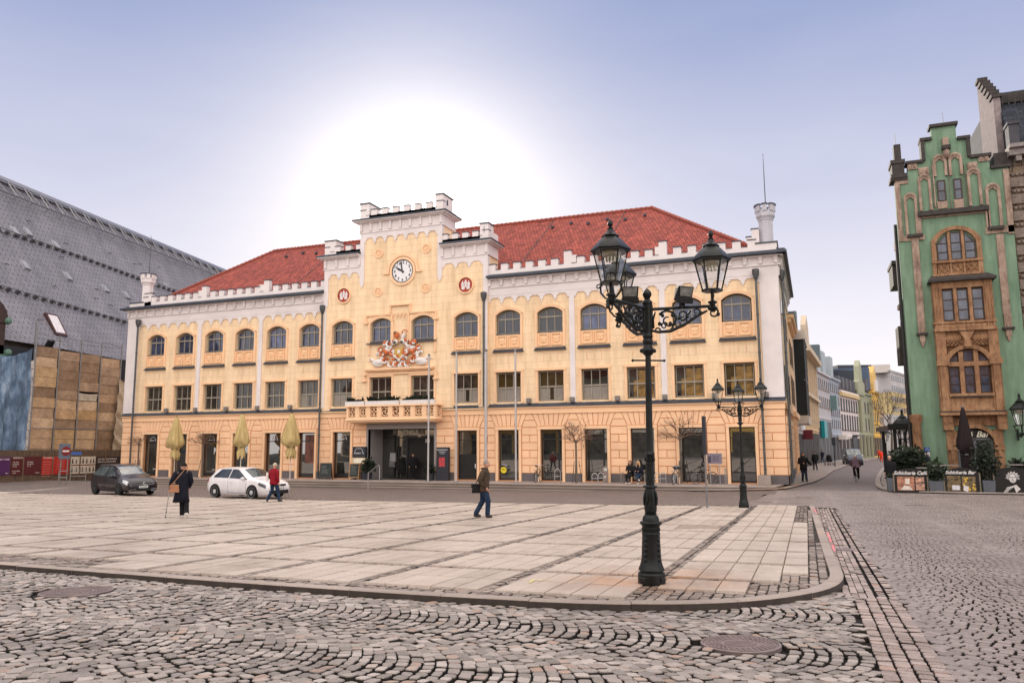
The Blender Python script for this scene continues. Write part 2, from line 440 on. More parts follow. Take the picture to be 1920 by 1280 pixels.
Q = np.concatenate([rows_y(.685, .78, 9.9, 29.5, 1, .16), rows_y(.80, .90, 9.9, 29.5, 1, .13)]); Q = Q[clear_of(Q)]
stones('gutter_edge_setts', Q, M_BAND, False, 0., .004, tilt=.03, dist=.003)
RIGHT = [(.91, 4.5), (6, 4.5), (14, 43.), (4.0, 44.2), (-1.5, 43.4), (-2.5, 29.9), (.91, 29.9)]
Q = arcs(.91-2.2*2, 14, 4.4, 44.6, 2.2, .52, .106, .020, True, -1)
c = Q.mean(1); Q = Q[inside(RIGHT, c[:, 0], c[:, 1]) & clear_of(Q, .03)]
c = Q.mean(1)
near = c[:, 1] < 22
stones('cobbled_street_corner', Q, M_COBR, True, 0., .002, tilt=.015, dist=.003, crown=.001)
FARROAD = [(-75, 28), (-60, 33.4), (-44, 31.8), (-30, 30.1), (-20, 29.1), (-12, 28.8), (-2.45, 29.8), (-1.45, 43.4), (-1.45, 47), (-75, 47)]
grid_mesh('cobbled_road_by_steps', axis((-75, -1.45, .5)), axis((26, 47.2, .3)), M_ROADFAR, .001, FARROAD)
STREETL = [(-1.5, 43.2), (.2, 53), (1.0, 62), (1.9, 76), (4.2, 100), (8, 130), (12, 155), (18, 185)]
STREETR = [(3.9, 44.1), (4.0, 50), (5.2, 64), (8.0, 92), (13.2, 130), (19, 170), (24, 190)]
grid_mesh('cobbled_street', axis((-3, 30, .5)), axis((42.9, 80, .5), (80, 200, 2)), M_STREET, .002, STREETL + [(18, 200), (30, 200)] + STREETR[::-1])
def kerb(name, P, w, h, drop, m, seg=1.05, kind='structure', zfn=None):
 """a row of kerb stones along path P (left edge = inside); each stone its own island"""
 d = np.r_[0, np.cumsum(np.linalg.norm(np.diff(P, axis=0), axis=1))]
 L = d[-1]; mb = MB(); s = 0
 def at(t, off):
  x, y = np.interp(t, d, P[:, 0]), np.interp(t, d, P[:, 1])
  e = .05; tx, ty = np.interp(t+e, d, P[:, 0]) - np.interp(t-e, d, P[:, 0]), np.interp(t+e, d, P[:, 1]) - np.interp(t-e, d, P[:, 1])
  q = math.hypot(tx, ty) or 1
  return x - ty/q*off, y + tx/q*off
 while s < L - .05:
  e = min(s + seg*random.uniform(.8, 1.15), L); n = max(2, int((e-s)/.2)); jit = random.uniform(-.004, .004)
  vs = []; 
  for i in range(n+1):
   t = s + .004 + (e-s-.008)*i/n
   for off, dz in ((0, -drop), (0.0, h-.014), (.014, h), (w-.006, h), (w, h-.05)):
    x, y = at(t, off); vs.append((x, y, (Tz(x, y) if zfn is None else zfn(x, y)) + dz + (jit if dz > 0 else 0)))
  fs = [(i*5+j, (i+1)*5+j, (i+1)*5+j+1, i*5+j+1) for i in range(n) for j in range(4)] + [(0, 1, 2, 3, 4), tuple(n*5+j for j in (4, 3, 2, 1, 0))]
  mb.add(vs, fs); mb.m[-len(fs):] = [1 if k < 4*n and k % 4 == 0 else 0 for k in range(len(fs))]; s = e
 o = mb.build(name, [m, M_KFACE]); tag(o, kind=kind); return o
HK = .075
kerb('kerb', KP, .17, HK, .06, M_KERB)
cols = [(-.03 - .12, -1.78)]
x = -1.86
strips = [-1.83 - 1.75*i for i in range(34)]
rows = [8.42] + [10.26 + 1.86*i for i in range(14)]
slab, sett = [], []
xe = [-.05] + strips
for i in range(len(xe)-1):
 xr = xe[i] - (.10 if i else .0); xl = xe[i+1] + .10
 nc = 5
 for j in range(-1, len(rows)):
  y0 = (rows[j] + .10) if j >= 0 else 6.7; y1 = (rows[j+1] - .10) if j+1 < len(rows) else rows[j] + 1.8
  for cidx in range(nc):
   for h2 in range(2):
    xa, xb = xr - (xr-xl)*cidx/nc, xr - (xr-xl)*(cidx+1)/nc
    ya, yb = y0 + (y1-y0)*h2/2, y0 + (y1-y0)*(h2+1)/2
    g = .004
    slab.append([(xb+g, ya+g), (xa-g, ya+g), (xa-g, yb-g), (xb+g, yb-g)])
slab = np.array(slab)
okc = np.ones(len(slab), bool)
for k in range(4): okc &= inside(INNER, slab[:, k, 0], slab[:, k, 1])
anyin = np.zeros(len(slab), bool)
for k in range(4): anyin |= inside(PLAZA, slab[:, k, 0], slab[:, k, 1])
stones('plaza_paving', slab[okc], M_SLAB, False, HK-.004, .0015, tilt=.002, side_shade=False)
for q in slab[anyin & ~okc]:                                 # cut slabs along the kerb become setts
 x0, y0 = q[0]; x1, y1 = q[2]
 n1, n2 = max(1, round((x1-x0)/.13)), max(1, round((y1-y0)/.105))
 for a in range(n1):
  for b in range(n2):
   g = .006
   sett.append([(x0+(x1-x0)*a/n1+g, y0+(y1-y0)*b/n2+g), (x0+(x1-x0)*(a+1)/n1-g, y0+(y1-y0)*b/n2+g), (x0+(x1-x0)*(a+1)/n1-g, y0+(y1-y0)*(b+1)/n2-g), (x0+(x1-x0)*a/n1+g, y0+(y1-y0)*(b+1)/n2-g)])
parts_ = [np.array(sett)]
for r in rows: parts_.append(rows_x(-60, -.05, r-.105, r+.105, 2, .15, .024))
for s_ in strips: parts_.append(rows_y(s_-.105, s_+.105, 6.8, 34, 2, .12, .02))
parts_.append(rows_y(-.045, .19, 8.5, 29.9, 2, .17, .012))
Q = np.concatenate(parts_); c = Q.mean(1)
Q = Q[inside(PLAZA, c[:, 0], c[:, 1])]; c = Q.mean(1)
far = c[:, 1] > 15
stones('plaza_sett_rows', Q[~far], M_PSET, True, HK-.018, .004, tilt=.04, dist=.004)
stones('plaza_sett_rows', Q[far], M_PSET, False, HK-.018, .003, tilt=.03, dist=.004)
nt = NT('joint_sand'); Pn = nt.obj()
nt.set(color=nt.ramp(nt.noise(Pn, 6, 6, .7), [(.35, (.02, .017, .014, 1)), (.65, (.05, .042, .035, 1))]), rough=.95)
grid_mesh('plaza_bed', axis((-60, .2, .2)), axis((7.6, 34, .2)), nt.m, HK-.04, [tuple(p) for p in offset_path(KP, .12)] + PLAZA[len(KP):])
M_IRON = mat('cast_iron', (.27, .215, .205, 1), .5, .2, 8, .2, 60, .55)
def manhole(p, r, label, grp='manhole covers in the paving', onplaza=0., conc=True):
 z = Tz(p[0], p[1])
 a = .03*math.atan(1)
 root = empty('manhole_cover', (p[0], p[1], z+onplaza), 0, label, 'manhole cover', grp)
 sl = (Tz(p[0], p[1]+.3)-Tz(p[0], p[1]-.3))/.6; sx = (Tz(p[0]+.3, p[1])-Tz(p[0]-.3, p[1]))/.6
 root.rotation_euler = (math.atan(sl), -math.atan(sx), .4)
 f = MB(); f.lathe([(r, -.03), (r, .004), (r*.985, .007), (r*.93, .007), (r*.925, -.002)], 40, cap=False); f.build('frame', M_IRON, root, smooth=True)
 m = MB(); m.lathe([(r*.915, -.03), (r*.915, .002), (.001, .002)], 40, cap=False)
 for rr, nn in ((.84, 36), (.74, 32), (.64, 28), (.54, 24)):
  for k in range(nn):
   t = 2*PI*k/nn; t2 = t + 2*PI/nn*.62; q = .04
   pts = [(r*(rr-q)*math.cos(t), r*(rr-q)*math.sin(t)), (r*(rr+q)*math.cos(t), r*(rr+q)*math.sin(t)), (r*(rr+q)*math.cos(t2), r*(rr+q)*math.sin(t2)), (r*(rr-q)*math.cos(t2), r*(rr-q)*math.sin(t2))]
   m.prismZ(pts, .0, .008)
 for k in range(-2, 3):
  w = r*.40*math.sqrt(max(0, 1-(k/2.9)**2)); m.box(-w, w, k*r*.13-r*.035, k*r*.13+r*.035, .0, .008)
 m.build('lid', M_IRON, root)
 return root
manhole((-8.39, 7.12), .41, 'round cast iron manhole cover near the front kerb among rough cobbles, beyond bottom left cobbles')
manhole((-.6, 6.98), .33, 'round patterned manhole cover in the foreground cobbles below the lamp post')
manhole((3.78, 32.49), .4, 'dark manhole cover in the smooth cobbles before the café boards')
manhole((-1.75, 33.23), .38, 'dark manhole cover in the road just right of the smaller lamp post')
manhole((-.24, 36.8), .38, 'dark manhole cover in the road nearest the town hall corner')
g = gp(1310, 989, HK)
r_ = empty('drain_cover', (g.x, g.y, g.z), 0, 'rectangular worn cover plate set flush in the pale plaza slabs', 'drain cover')
m = MB(); m.box(-.45, .45, -.55, .55, -.02, .006); m.build('plate', mat('worn_plate', (.3, .24, .19, 1), .7, .3, 6, .3, 40), r_)
m = MB()
for s1 in (-1, 1): m.box(s1*.45, s1*.5 if s1 > 0 else -.5, -.6, .6, -.02, .003) if s1 > 0 else m.box(-.5, -.45, -.6, .6, -.02, .003)
m.build('rim', M_IRON, r_)
r_ = empty('gutter_drain', (.56, 15.5, Tz(.56, 15.5)), 0, 'small iron drain grate in the gutter beside the plaza kerb', 'drain grate')
m = MB(); m.box(-.16, .22, -.18, .18, -.03, -.008)
for k in range(6): m.box(-.13+k*.06, -.10+k*.06, -.15, .15, -.02, .002)
m.build('grate', M_IRON, r_)
M_PINK = mat('pink_spray', (.75, .22, .25, 1), .8, .3, 30); M_YEL = mat('yellow_spray', (.72, .66, .2, 1), .8, .3, 30)
def spray(name, pts, w, m, dz, label, cat='paint mark'):
 mb = MB()
 for (u0, v0), (u1, v1) in pts:
  a, b = gp(u0, v0), gp(u1, v1); d = (b-a).normalized()*1.; n = Vector((-d.y, d.x, 0))*w
  for i in range(10):
   if random.random() < .2: continue
   p, q = a.lerp(b, i/10), a.lerp(b, (i+.8)/10)
   k = [p-n*random.uniform(.6, 1), p+n*random.uniform(.6, 1), q+n*random.uniform(.6, 1), q-n*random.uniform(.6, 1)]
   mb.poly([(x.x, x.y, Tz(x.x, x.y)+dz) for x in k])
 tag(mb.build(name, m), label, cat, None)
spray('spray_mark', [((1552, 1005), (1566, 1042))], .025, M_PINK, HK+.006, 'thin pink sprayed line along the kerb at the plaza edge')
spray('spray_mark', [((1525, 957), (1533, 968))], .03, M_PINK, HK+.006, 'short pink sprayed line at the far end of the kerb')
spray('spray_mark', [((993, 1104), (1003, 1097)), ((1003, 1098), (1040, 1099))], .02, M_YEL, HK+.006, 'faint yellow sprayed corner mark on a plaza slab')
TER = [(-49.5, 46.2), (-49.5, 45.2)]
def front_y(x): return 42.85 - .02*(x+25) - (.0 if x < -3 else 0)
def terrace_outline(k):
 d = .36*k
 P = [(-1.2 + .05*k, 46.2), (-1.6+.05*k, 43.3 - d*.35), (-4, 42.55 - d*.8), (-10, 42.5 - d), (-25, 42.85 - d), (-47.2, 43.3 - d)]
 c = (-47.2, 45.0)
 r = 1.7 + d
 P += [(c[0] + r*math.cos(a), c[1] + r*math.sin(a)) for a in np.linspace(-PI/2, -PI, 9)] + [(-47.2-r, 46.2)]
 return P[::-1]
for k in range(4):
 o_ = MB(); P = terrace_outline(k)
 o_.prismZ(P[::-1], -.75, -.135*k); o_.m = [0, 0] + [1]*(len(o_.f)-2)
 tag(o_.build('terrace' if k == 0 else 'steps', [M_TERR if k == 0 else M_KERB, M_STEP], bevel=.02), kind='structure')
def strip(name, A, B, m, h, fine=1.0):
 mb = MB(); n = max(len(A), 2)
 d = lambda P: np.r_[0, np.cumsum([math.dist(a, b) for a, b in zip(P[:-1], P[1:])])]
 dA, dB = d(A), d(B); N = 60
 for i in range(N):
  q = []
  for t in (i/N, (i+1)/N):
   for P, dd in ((A, dA), (B, dB)):
    x = np.interp(t*dd[-1], dd, [p[0] for p in P]); y = np.interp(t*dd[-1], dd, [p[1] for p in P]); q.append((x, y, Tz(x, y)+h))
  mb.quad(q[0], q[1], q[3], q[2])
 o = mb.build(name, m, smooth='all'); tag(o, kind='structure'); return o
WALLS_L = [(-1.4, 45.5), (-.8, 60), (-.5, 70), (.1, 92), (1.78, 114), (3.9, 128), (5.7, 138.5), (9.36, 155), (14.9, 178)]
strip('pavement', [(-2.2, 43.0), (-1.0, 46.5)] + STREETL[1:], [(-2.2, 46)] + [(a-.6, b) for a, b in WALLS_L], M_PAVE, .1)
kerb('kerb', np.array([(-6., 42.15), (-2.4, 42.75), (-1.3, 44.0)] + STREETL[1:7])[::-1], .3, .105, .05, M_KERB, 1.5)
strip('pavement', STREETR, [(a+9, b) for a, b in STREETR], M_PAVE, .09)
kp = smooth_path([(13, 41.9), (8, 41.6), (5, 42.2), (4.1, 43.1), (3.75, 44.4), (3.95, 50), (5.15, 64), (7.95, 92), (13.15, 130)], 2)
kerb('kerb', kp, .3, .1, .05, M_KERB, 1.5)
grid_mesh('cafe_pavement', axis((3.6, 16, .4)), axis((41.6, 47, .3)), M_PAVE, .085, [(3.8, 44.2), (4.3, 43.0), (5.1, 42.3), (8, 41.8), (16, 42), (16, 47), (3.8, 47)])
# ================================================================== TOWN HALL
YF = 46.0
def plaster(name, col, row=.47, wid=1.15, line=.26, gap=.010):
 n = NT(name); P = n.obj()
 sep = n.new('ShaderNodeSeparateXYZ', {0: P}); cmb = n.new('ShaderNodeCombineXYZ', {0: n.math('ADD', sep.outputs[0], sep.outputs[1]), 1: sep.outputs[2]})
 br = n.new('ShaderNodeTexBrick', {'Vector': cmb.outputs[0], 'Scale': 1., 'Mortar Size': gap, 'Mortar Smooth': .6, 'Brick Width': wid, 'Row Height': row, 'Color1': mul(col, .97), 'Color2': mul(col, 1.03), 'Mortar': mul(col, 1-line)})
 st = n.noise(n.mapping(P, (2.4, 2.4, .3)), 1.1, 7, .68)
 c = n.mix(1., br.outputs[0], n.ramp(st, [(.3, (.80, .77, .72, 1)), (.56, (1.0, 1.0, 1.0, 1)), (.75, (1.05, 1.04, 1.03, 1))]), 'MULTIPLY')
 n.set(color=c, rough=.85, normal=n.bump(n.math('MULTIPLY_ADD', br.outputs[1], -1., n.math('MULTIPLY', n.noise(P, 40, 3), .15)), .6, .012), spec=.25)
 return n.m
APR = (.88, .665, .44, 1); APR2 = (.87, .58, .36, 1)
M_WALL = plaster('apricot_plaster_ashlar', APR)
M_APR = mat('apricot_plaster_smooth', APR2, .85, .05, 1.2, .08, 60, spec=.25)
M_RUST = mat('apricot_rustication', (.87, .565, .355, 1), .85, .07, .9, .1, 50, spec=.25, island=.05)
M_JOINT = mat('rustication_joint', (.52, .24, .11, 1), .9, .08)  # shade of the grooves put into a darker orange behind the blocks
M_WHITE = mat('white_stucco', (.75, .69, .685, 1), .85, .08, .8, .08, 50, spec=.25)
M_LEAD = mat('slate_grey_sheet', (.055, .065, .085, 1), .5, .25, 2., .1, 20, .35)
M_PLINTH = mat('plinth_grey', (.13, .115, .12, 1), .8, .12, 2)
M_PIPE = mat('zinc_pipe', (.10, .105, .11, 1), .45, .2, 4, 0, 40, .6)
M_FRAME = mat('window_frame_beige', (.30, .265, .215, 1), .55, .1, 6)
M_DARKFR = mat('dark_window_frame', (.02, .02, .022, 1), .4, .1)
def glass_mat(name, base, refl=.5, rough=.03, ior=1.75, wav=.02, wsc=1.1, rnd=None):
 n = NT(name); P = n.obj()
 isl = n.new('ShaderNodeObjectInfo').outputs['Random']
 P = n.new('ShaderNodeVectorMath', {0: P, 1: n.new('ShaderNodeCombineXYZ', {0: n.math('MULTIPLY', isl, 57.), 2: n.math('MULTIPLY', isl, 31.)}).outputs[0]}, operation='ADD').outputs[0]
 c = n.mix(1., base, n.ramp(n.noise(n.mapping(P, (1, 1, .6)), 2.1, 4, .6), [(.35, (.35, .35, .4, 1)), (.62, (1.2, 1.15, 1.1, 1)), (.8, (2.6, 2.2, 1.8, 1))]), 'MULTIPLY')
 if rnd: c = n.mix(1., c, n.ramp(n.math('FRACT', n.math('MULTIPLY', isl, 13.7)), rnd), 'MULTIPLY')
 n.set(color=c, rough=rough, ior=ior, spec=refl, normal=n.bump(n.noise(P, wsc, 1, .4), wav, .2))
 return n.m
M_GLASS = glass_mat('window_glass', (.04, .052, .10, 1), .5, .03, 1.6, .025, 1.1, [(0, (.25, .22, .2, 1)), (.35, (.7, .7, .75, 1)), (.7, (1.2, 1.3, 1.5, 1)), (1, (1.7, 1.8, 2.1, 1))])  # blue base and brightness varied per window stand in for reflected sky
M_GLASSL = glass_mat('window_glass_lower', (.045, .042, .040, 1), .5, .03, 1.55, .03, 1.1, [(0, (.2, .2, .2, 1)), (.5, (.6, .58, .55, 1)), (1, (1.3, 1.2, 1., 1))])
M_CURT = mat('net_curtain', (.26, .235, .21, 1), .8, .15, 3)
M_SHOP = glass_mat('shop_glass', (.03, .033, .03, 1), .8, .015, 2.1, .012, .6)
def tile_roof(name, col, row, wid, dark=.6, var=.18):
 n = NT(name); P = n.obj(); sep = n.new('ShaderNodeSeparateXYZ', {0: P})
 cmb = n.new('ShaderNodeCombineXYZ', {0: sep.outputs[0], 1: n.math('MULTIPLY', sep.outputs[2], 1.6)})
 br = n.new('ShaderNodeTexBrick', {'Vector': cmb.outputs[0], 'Scale': 1., 'Mortar Size': .022, 'Mortar Smooth': .7, 'Brick Width': wid, 'Row Height': row, 'Color1': mul(col, 1-var), 'Color2': mul(col, 1+var), 'Mortar': mul(col, 1-dark)})
 c = n.mix(1., br.outputs[0], n.ramp(n.noise(n.mapping(P, (2.5, 2.5, .5)), .8, 6, .7), [(.3, (.66, .66, .68, 1)), (.68, (1.18, 1.12, 1.08, 1))]), 'MULTIPLY')
 n.set(color=c, rough=.8, normal=n.bump(br.outputs[1], -.8 if False else .6, .03), spec=.3)
 return n.m
M_TILE = tile_roof('red_roof_tiles', (.30, .068, .052, 1), .33, .24, .75, .25)
WX = [-47.417, -44.549, -41.68, -38.812, -35.943, -33.07, -30.14, -27.026, -23.811, -20.597, -17.709, -14.84, -11.972, -9.103, -6.2345, -3.366]
hall = empty('town_hall', (-25.7, YF, 0), 0, 'long apricot town hall with white battlements, clock tower and red tiled roof', 'town hall')
def wall_holes(mb, x0, x1, z0, z1, holes, y, depth=.28, mi=0):
 """front wall in the plane Y=y with openings (xa, xb, za, zb, rise); reveals run back by depth"""
 xs = sorted({x0, x1} | {h[0] for h in holes} | {h[1] for h in holes}); zs = sorted({z0, z1} | {h[2] for h in holes} | {h[3] for h in holes})
 xs = [x for x in xs if x0 <= x <= x1]; zs = [z for z in zs if z0 <= z <= z1]
 for a, b in zip(xs[:-1], xs[1:]):
  run = None
  for c, d in zip(zs[:-1], zs[1:]):
   mx, mz = (a+b)/2, (c+d)/2
   if any(h[0] < mx < h[1] and h[2] < mz < h[3] for h in holes): continue
   mb.quad((a, y, c), (b, y, c), (b, y, d), (a, y, d), mi)
 for xa, xb, za, zb, rise in holes:
  pts = [(xa, za), (xb, za)]
  if rise:
   A = arch_top(xa, xb, zb, rise, 10); pts += A; mid = len(A)//2
   mb.poly([(xb, y, zb)] + [(p[0], y, p[1]) for p in A[:mid+1]][::-1], mi); mb.poly([(xa, y, zb)] + [(p[0], y, p[1]) for p in A[mid:]][::-1], mi)
  else: pts += [(xb, zb), (xa, zb)]
  n = len(pts)
  for i in range(n):
   p, q = pts[i], pts[(i+1) % n]; mb.quad((p[0], y, p[1]), (p[0], y+depth, p[1]), (q[0], y+depth, q[1]), (q[0], y, q[1]), mi)
UW, LW, GW = .86, .86, .71            # half widths of the structural openings
upper = lambda x, y=YF: (x-UW, x+UW, 9.40, 11.02, .34)
lower = lambda x: (x-LW, x+LW, 5.0, 6.93, 0)
shop = lambda x: (x-GW, x+GW, .06, 3.22, 0)
RIS = [6, 7, 8, 9]
YR = 45.78                             # plane of the projecting middle
wings = [i for i in range(16) if i not in RIS]
mb = MB()
XL, XR = -50.42, -.97
XA, XB = -31.75, -19.05
for xa, xb, idx in ((XL, XA, range(0, 6)), (XB, XR, range(10, 16))):
 wall_holes(mb, xa, xb, 4.57, 13.1, [upper(WX[i]) for i in idx] + [lower(WX[i]) for i in idx], YF)
mid_holes = [upper(WX[i]) for i in RIS] + [lower(WX[i]) for i in RIS]
wall_holes(mb, XA, XB, 4.57, 13.3, mid_holes, YR, .3)
XTA, XTB = -28.78, -22.42
mb.quad((XA, YR, 13.3), (XB, YR, 13.3), (XB, YR, 14.85), (XA, YR, 14.85))
mb.quad((XTA, YR, 14.85), (XTB, YR, 14.85), (XTB, YR, 17.3), (XTA, YR, 17.3))
for x in (XA, XB): mb.quad((x, YR, 4.57), (x, YF+1.6, 4.57), (x, YF+1.6, 14.85), (x, YR, 14.85))
for x in (XTA, XTB): mb.quad((x, YR, 13.), (x, YF+1.9, 13.), (x, YF+1.9, 17.3), (x, YR, 17.3))
mb.quad((XA, YF+1.6, 13), (XB, YF+1.6, 13), (XB, YF+1.6, 14.85), (XA, YF+1.6, 14.85)); mb.quad((XTA, YF+1.9, 13), (XTB, YF+1.9, 13), (XTB, YF+1.9, 17.3), (XTA, YF+1.9, 17.3))
XR2 = -.8
mb.quad((XL, 60.6, 0), (XL, YF, 0), (XL, YF, 13.1), (XL, 60.6, 13.1))
mb.quad((XR2, 60.6, 0), (XL, 60.6, 0), (XL, 60.6, 13.1), (XR2, 60.6, 13.1))
mb.build('wall', M_WALL, hall, world=True)
fl = MB(); fd = Vector((XR2-XR, 14.6, 0)).normalized(); fn = Vector((fd.y, -fd.x, 0))
def flank(s, off, z): p = Vector((XR, YF, 0)) + fd*s + fn*off; return (p.x, p.y, z)
fl.quad(flank(0, 0, 0), flank(14.6, 0, 0), flank(14.6, 0, 13.1), flank(0, 0, 13.1))
fl.build('flank_wall', M_WALL, hall, world=True)
for s in (2.6, 5.4, 8.2, 11.):
 for z0, z1 in ((9.4, 10.95), (5., 6.9), (.6, 3.2)):
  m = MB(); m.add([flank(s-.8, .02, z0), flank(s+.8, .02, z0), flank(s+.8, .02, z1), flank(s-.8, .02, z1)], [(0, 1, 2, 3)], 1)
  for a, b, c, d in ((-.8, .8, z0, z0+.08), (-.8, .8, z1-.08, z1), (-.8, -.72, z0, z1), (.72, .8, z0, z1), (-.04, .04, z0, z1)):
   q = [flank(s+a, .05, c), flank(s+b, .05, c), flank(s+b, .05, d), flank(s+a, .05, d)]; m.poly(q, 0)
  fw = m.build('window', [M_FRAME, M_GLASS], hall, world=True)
gf = MB()
door = (-28.0, -22.95, .0, 3.83, 0)
gh = [shop(WX[i]) for i in range(16) if i not in (7, 8)] + [door]
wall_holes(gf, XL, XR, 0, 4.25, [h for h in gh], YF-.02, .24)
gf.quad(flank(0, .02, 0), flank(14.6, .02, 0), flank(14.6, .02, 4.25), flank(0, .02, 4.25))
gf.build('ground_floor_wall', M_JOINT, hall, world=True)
ru = MB()
def block(x0, x1, z0, z1, y=YF-.02, d=.045, g=.013):
 if x1-x0 < .1: return
 x0 += g; x1 -= g; z0 += g; z1 -= g; b = .02
 ru.add([(x0, y, z0), (x1, y, z0), (x1, y, z1), (x0, y, z1), (x0+b, y-d, z0+b), (x1-b, y-d, z0+b), (x1-b, y-d, z1-b), (x0+b, y-d, z1-b)],
           [(4, 5, 6, 7), (0, 1, 5, 4), (1, 2, 6, 5), (2, 3, 7, 6), (3, 0, 4, 7)])
ops = [(WX[i]-GW-.19, WX[i]+GW+.19) for i in range(16) if i not in (7, 8)]
piers = []
edges = [XL] + [e for o in sorted(ops + [(-28.0, -22.95)]) for e in o] + [XR]
piers = list(zip(edges[0::2], edges[1::2]))
ch = .4757
for (a, b) in piers:
 for k in range(6):
  z0, z1 = .5 + ch*k, .5 + ch*(k+1)
  w = b-a
  if k % 2 == 0 and w > 1.0: block(a, (a+b)/2, z0, z1); block((a+b)/2, b, z0, z1)
  else: block(a, b, z0, z1)
zb, zt = 3.44, 4.22
def fan(cx, n=7, hw=GW+.19, spread=.36):
 for k in range(n):
  t0, t1 = -1+2*k/n, -1+2*(k+1)/n; g = .013
  y = YF-.02; d = .045
  q = [(cx+hw*t0+g, zb), (cx+hw*t1-g, zb), (cx+(hw+spread)*t1-g, zt), (cx+(hw+spread)*t0+g, zt)]
  c = (sum(p[0] for p in q)/4, sum(p[1] for p in q)/4)
  i = [((p[0]-c[0])*.9+c[0], (p[1]-c[1])*.96+c[1]) for p in q]
  ru.add([(p[0], y, p[1]) for p in q] + [(p[0], y-d, p[1]) for p in i], [(4, 5, 6, 7), (0, 1, 5, 4), (1, 2, 6, 5), (2, 3, 7, 6), (3, 0, 4, 7)])
for i in range(16):
 if i not in (7, 8): fan(WX[i])
for (a, b) in piers:                        # course between the fans
 if b-a < .3: continue
 aa, bb = (a+.17 if a > XL else a), (b-.17 if b < XR else b)
 y, d, g = YF-.02, .045, .013
 for z0, z1 in ((3.36, 3.8), (3.8, 4.22)):
  f = lambda z: .36*(z-zb)/(zt-zb)
  l0, l1 = (a+max(0, f(z0)) if a > XL else a), (a+f(z1) if a > XL else a)
  r0, r1 = (b-max(0, f(z0)) if b < XR else b), (b-f(z1) if b < XR else b)
  if abs(a+22.95) < .01: l0 = l1 = a
  if abs(b+28.) < .01: r0 = r1 = b
  if r1-l1 < .15: continue
  q = [(l0+g, z0+g), (r0-g, z0+g), (r1-g, z1-g), (l1+g, z1-g)]; c = (sum(p[0] for p in q)/4, sum(p[1] for p in q)/4)
  i = [((p[0]-c[0])*.97+c[0], (p[1]-c[1])*.9+c[1]) for p in q]
  ru.add([(p[0], y, p[1]) for p in q] + [(p[0], y-d, p[1]) for p in i], [(4, 5, 6, 7), (0, 1, 5, 4), (1, 2, 6, 5), (2, 3, 7, 6), (3, 0, 4, 7)])
for k in range(7):
 z0, z1 = .5 + ch*k, .5 + ch*(k+1)
 for j in range(12):
  a, b = j*1.2, (j+1)*1.2-.03
  o = .02
  ru.add([flank(a, o, z0+.013), flank(b, o, z0+.013), flank(b, o, z1-.013), flank(a, o, z1-.013), flank(a+.02, o+.045, z0+.03), flank(b-.02, o+.045, z0+.03), flank(b-.02, o+.045, z1-.03), flank(a+.02, o+.045, z1-.03)],
               [(4, 5, 6, 7), (0, 1, 5, 4), (1, 2, 6, 5), (2, 3, 7, 6), (3, 0, 4, 7)])
ru.build('rustication', M_RUST, hall, world=True)
pl = MB()
for (a, b) in piers: pl = MB(); pl.box(a+.0, b-.0, YF-.075, YF-.021, 0, .49); pl.build('plinth', M_PLINTH, hall, world=True)
pl = MB()
q = [flank(0, .07, 0), flank(14.6, .07, 0), flank(14.6, .07, .49), flank(0, .07, .49)]; pl.poly(q)
pl.build('plinth', M_PLINTH, hall, world=True)
bd = MB(); bd.box(XL-.02, XR+.02, YF-.10, YF+.1, 4.25, 4.57); bd.box(XL-.06, XR+.06, YF-.19, YF+.1, 4.57, 4.66); bd.box(XL-.03, XR+.03, YF-.13, YF+.1, 4.22, 4.262)
bd.poly([flank(0, .1, 4.25), flank(14.6, .1, 4.25), flank(14.6, .1, 4.66), flank(0, .1, 4.66)])
bd.build('string_course', M_APR, hall, world=True)
ld = MB(); ld.add([(XL-.08, YF-.24, 4.66), (XR+.08, YF-.24, 4.66), (XR+.08, YF-.24, 4.69), (XL-.08, YF-.24, 4.69), (XL-.08, YF+.02, 4.90), (XR+.08, YF+.02, 4.90)], [(0, 1, 2, 3), (3, 2, 5, 4)])
for i in range(16):
 if i in (7, 8): continue
 y = YR if i in RIS else YF; x = WX[i]; ld.add([(x-LW-.02, y-.06, 4.80), (x+LW+.02, y-.06, 4.80), (x+LW, y+.26, 5.02), (x-LW, y+.26, 5.02), (x-LW-.02, y-.06, 4.7), (x+LW+.02, y-.06, 4.7)], [(0, 1, 2, 3), (4, 5, 1, 0)])
ld.build('slate_ledge', M_LEAD, hall, world=True)
wp = MB()
for x in (-43.13, -37.40, -13.37, -7.68): wp = MB(); wp.box(x-.17, x+.17, YF-.07, YF+.01, 4.88, 12.02); wp.build('pilaster', M_WHITE, hall, world=True)
cp_ = MB(); cp_.box(-2.02, XR+.02, YF-.084, YF+.4, 4.88, 12.0); cl_ = MB(); cl_.box(XL-.02, -49.3, YF-.084, YF+.4, 4.88, 12.0); cl_.build('corner_pier', M_WHITE, hall, world=True)
cp_.poly([flank(0, .03, 4.88), flank(1.0, .03, 4.88), flank(1.0, .03, 12.0), flank(0, .03, 12.0)])
cp_.build('corner_pier', M_WHITE, hall, world=True)
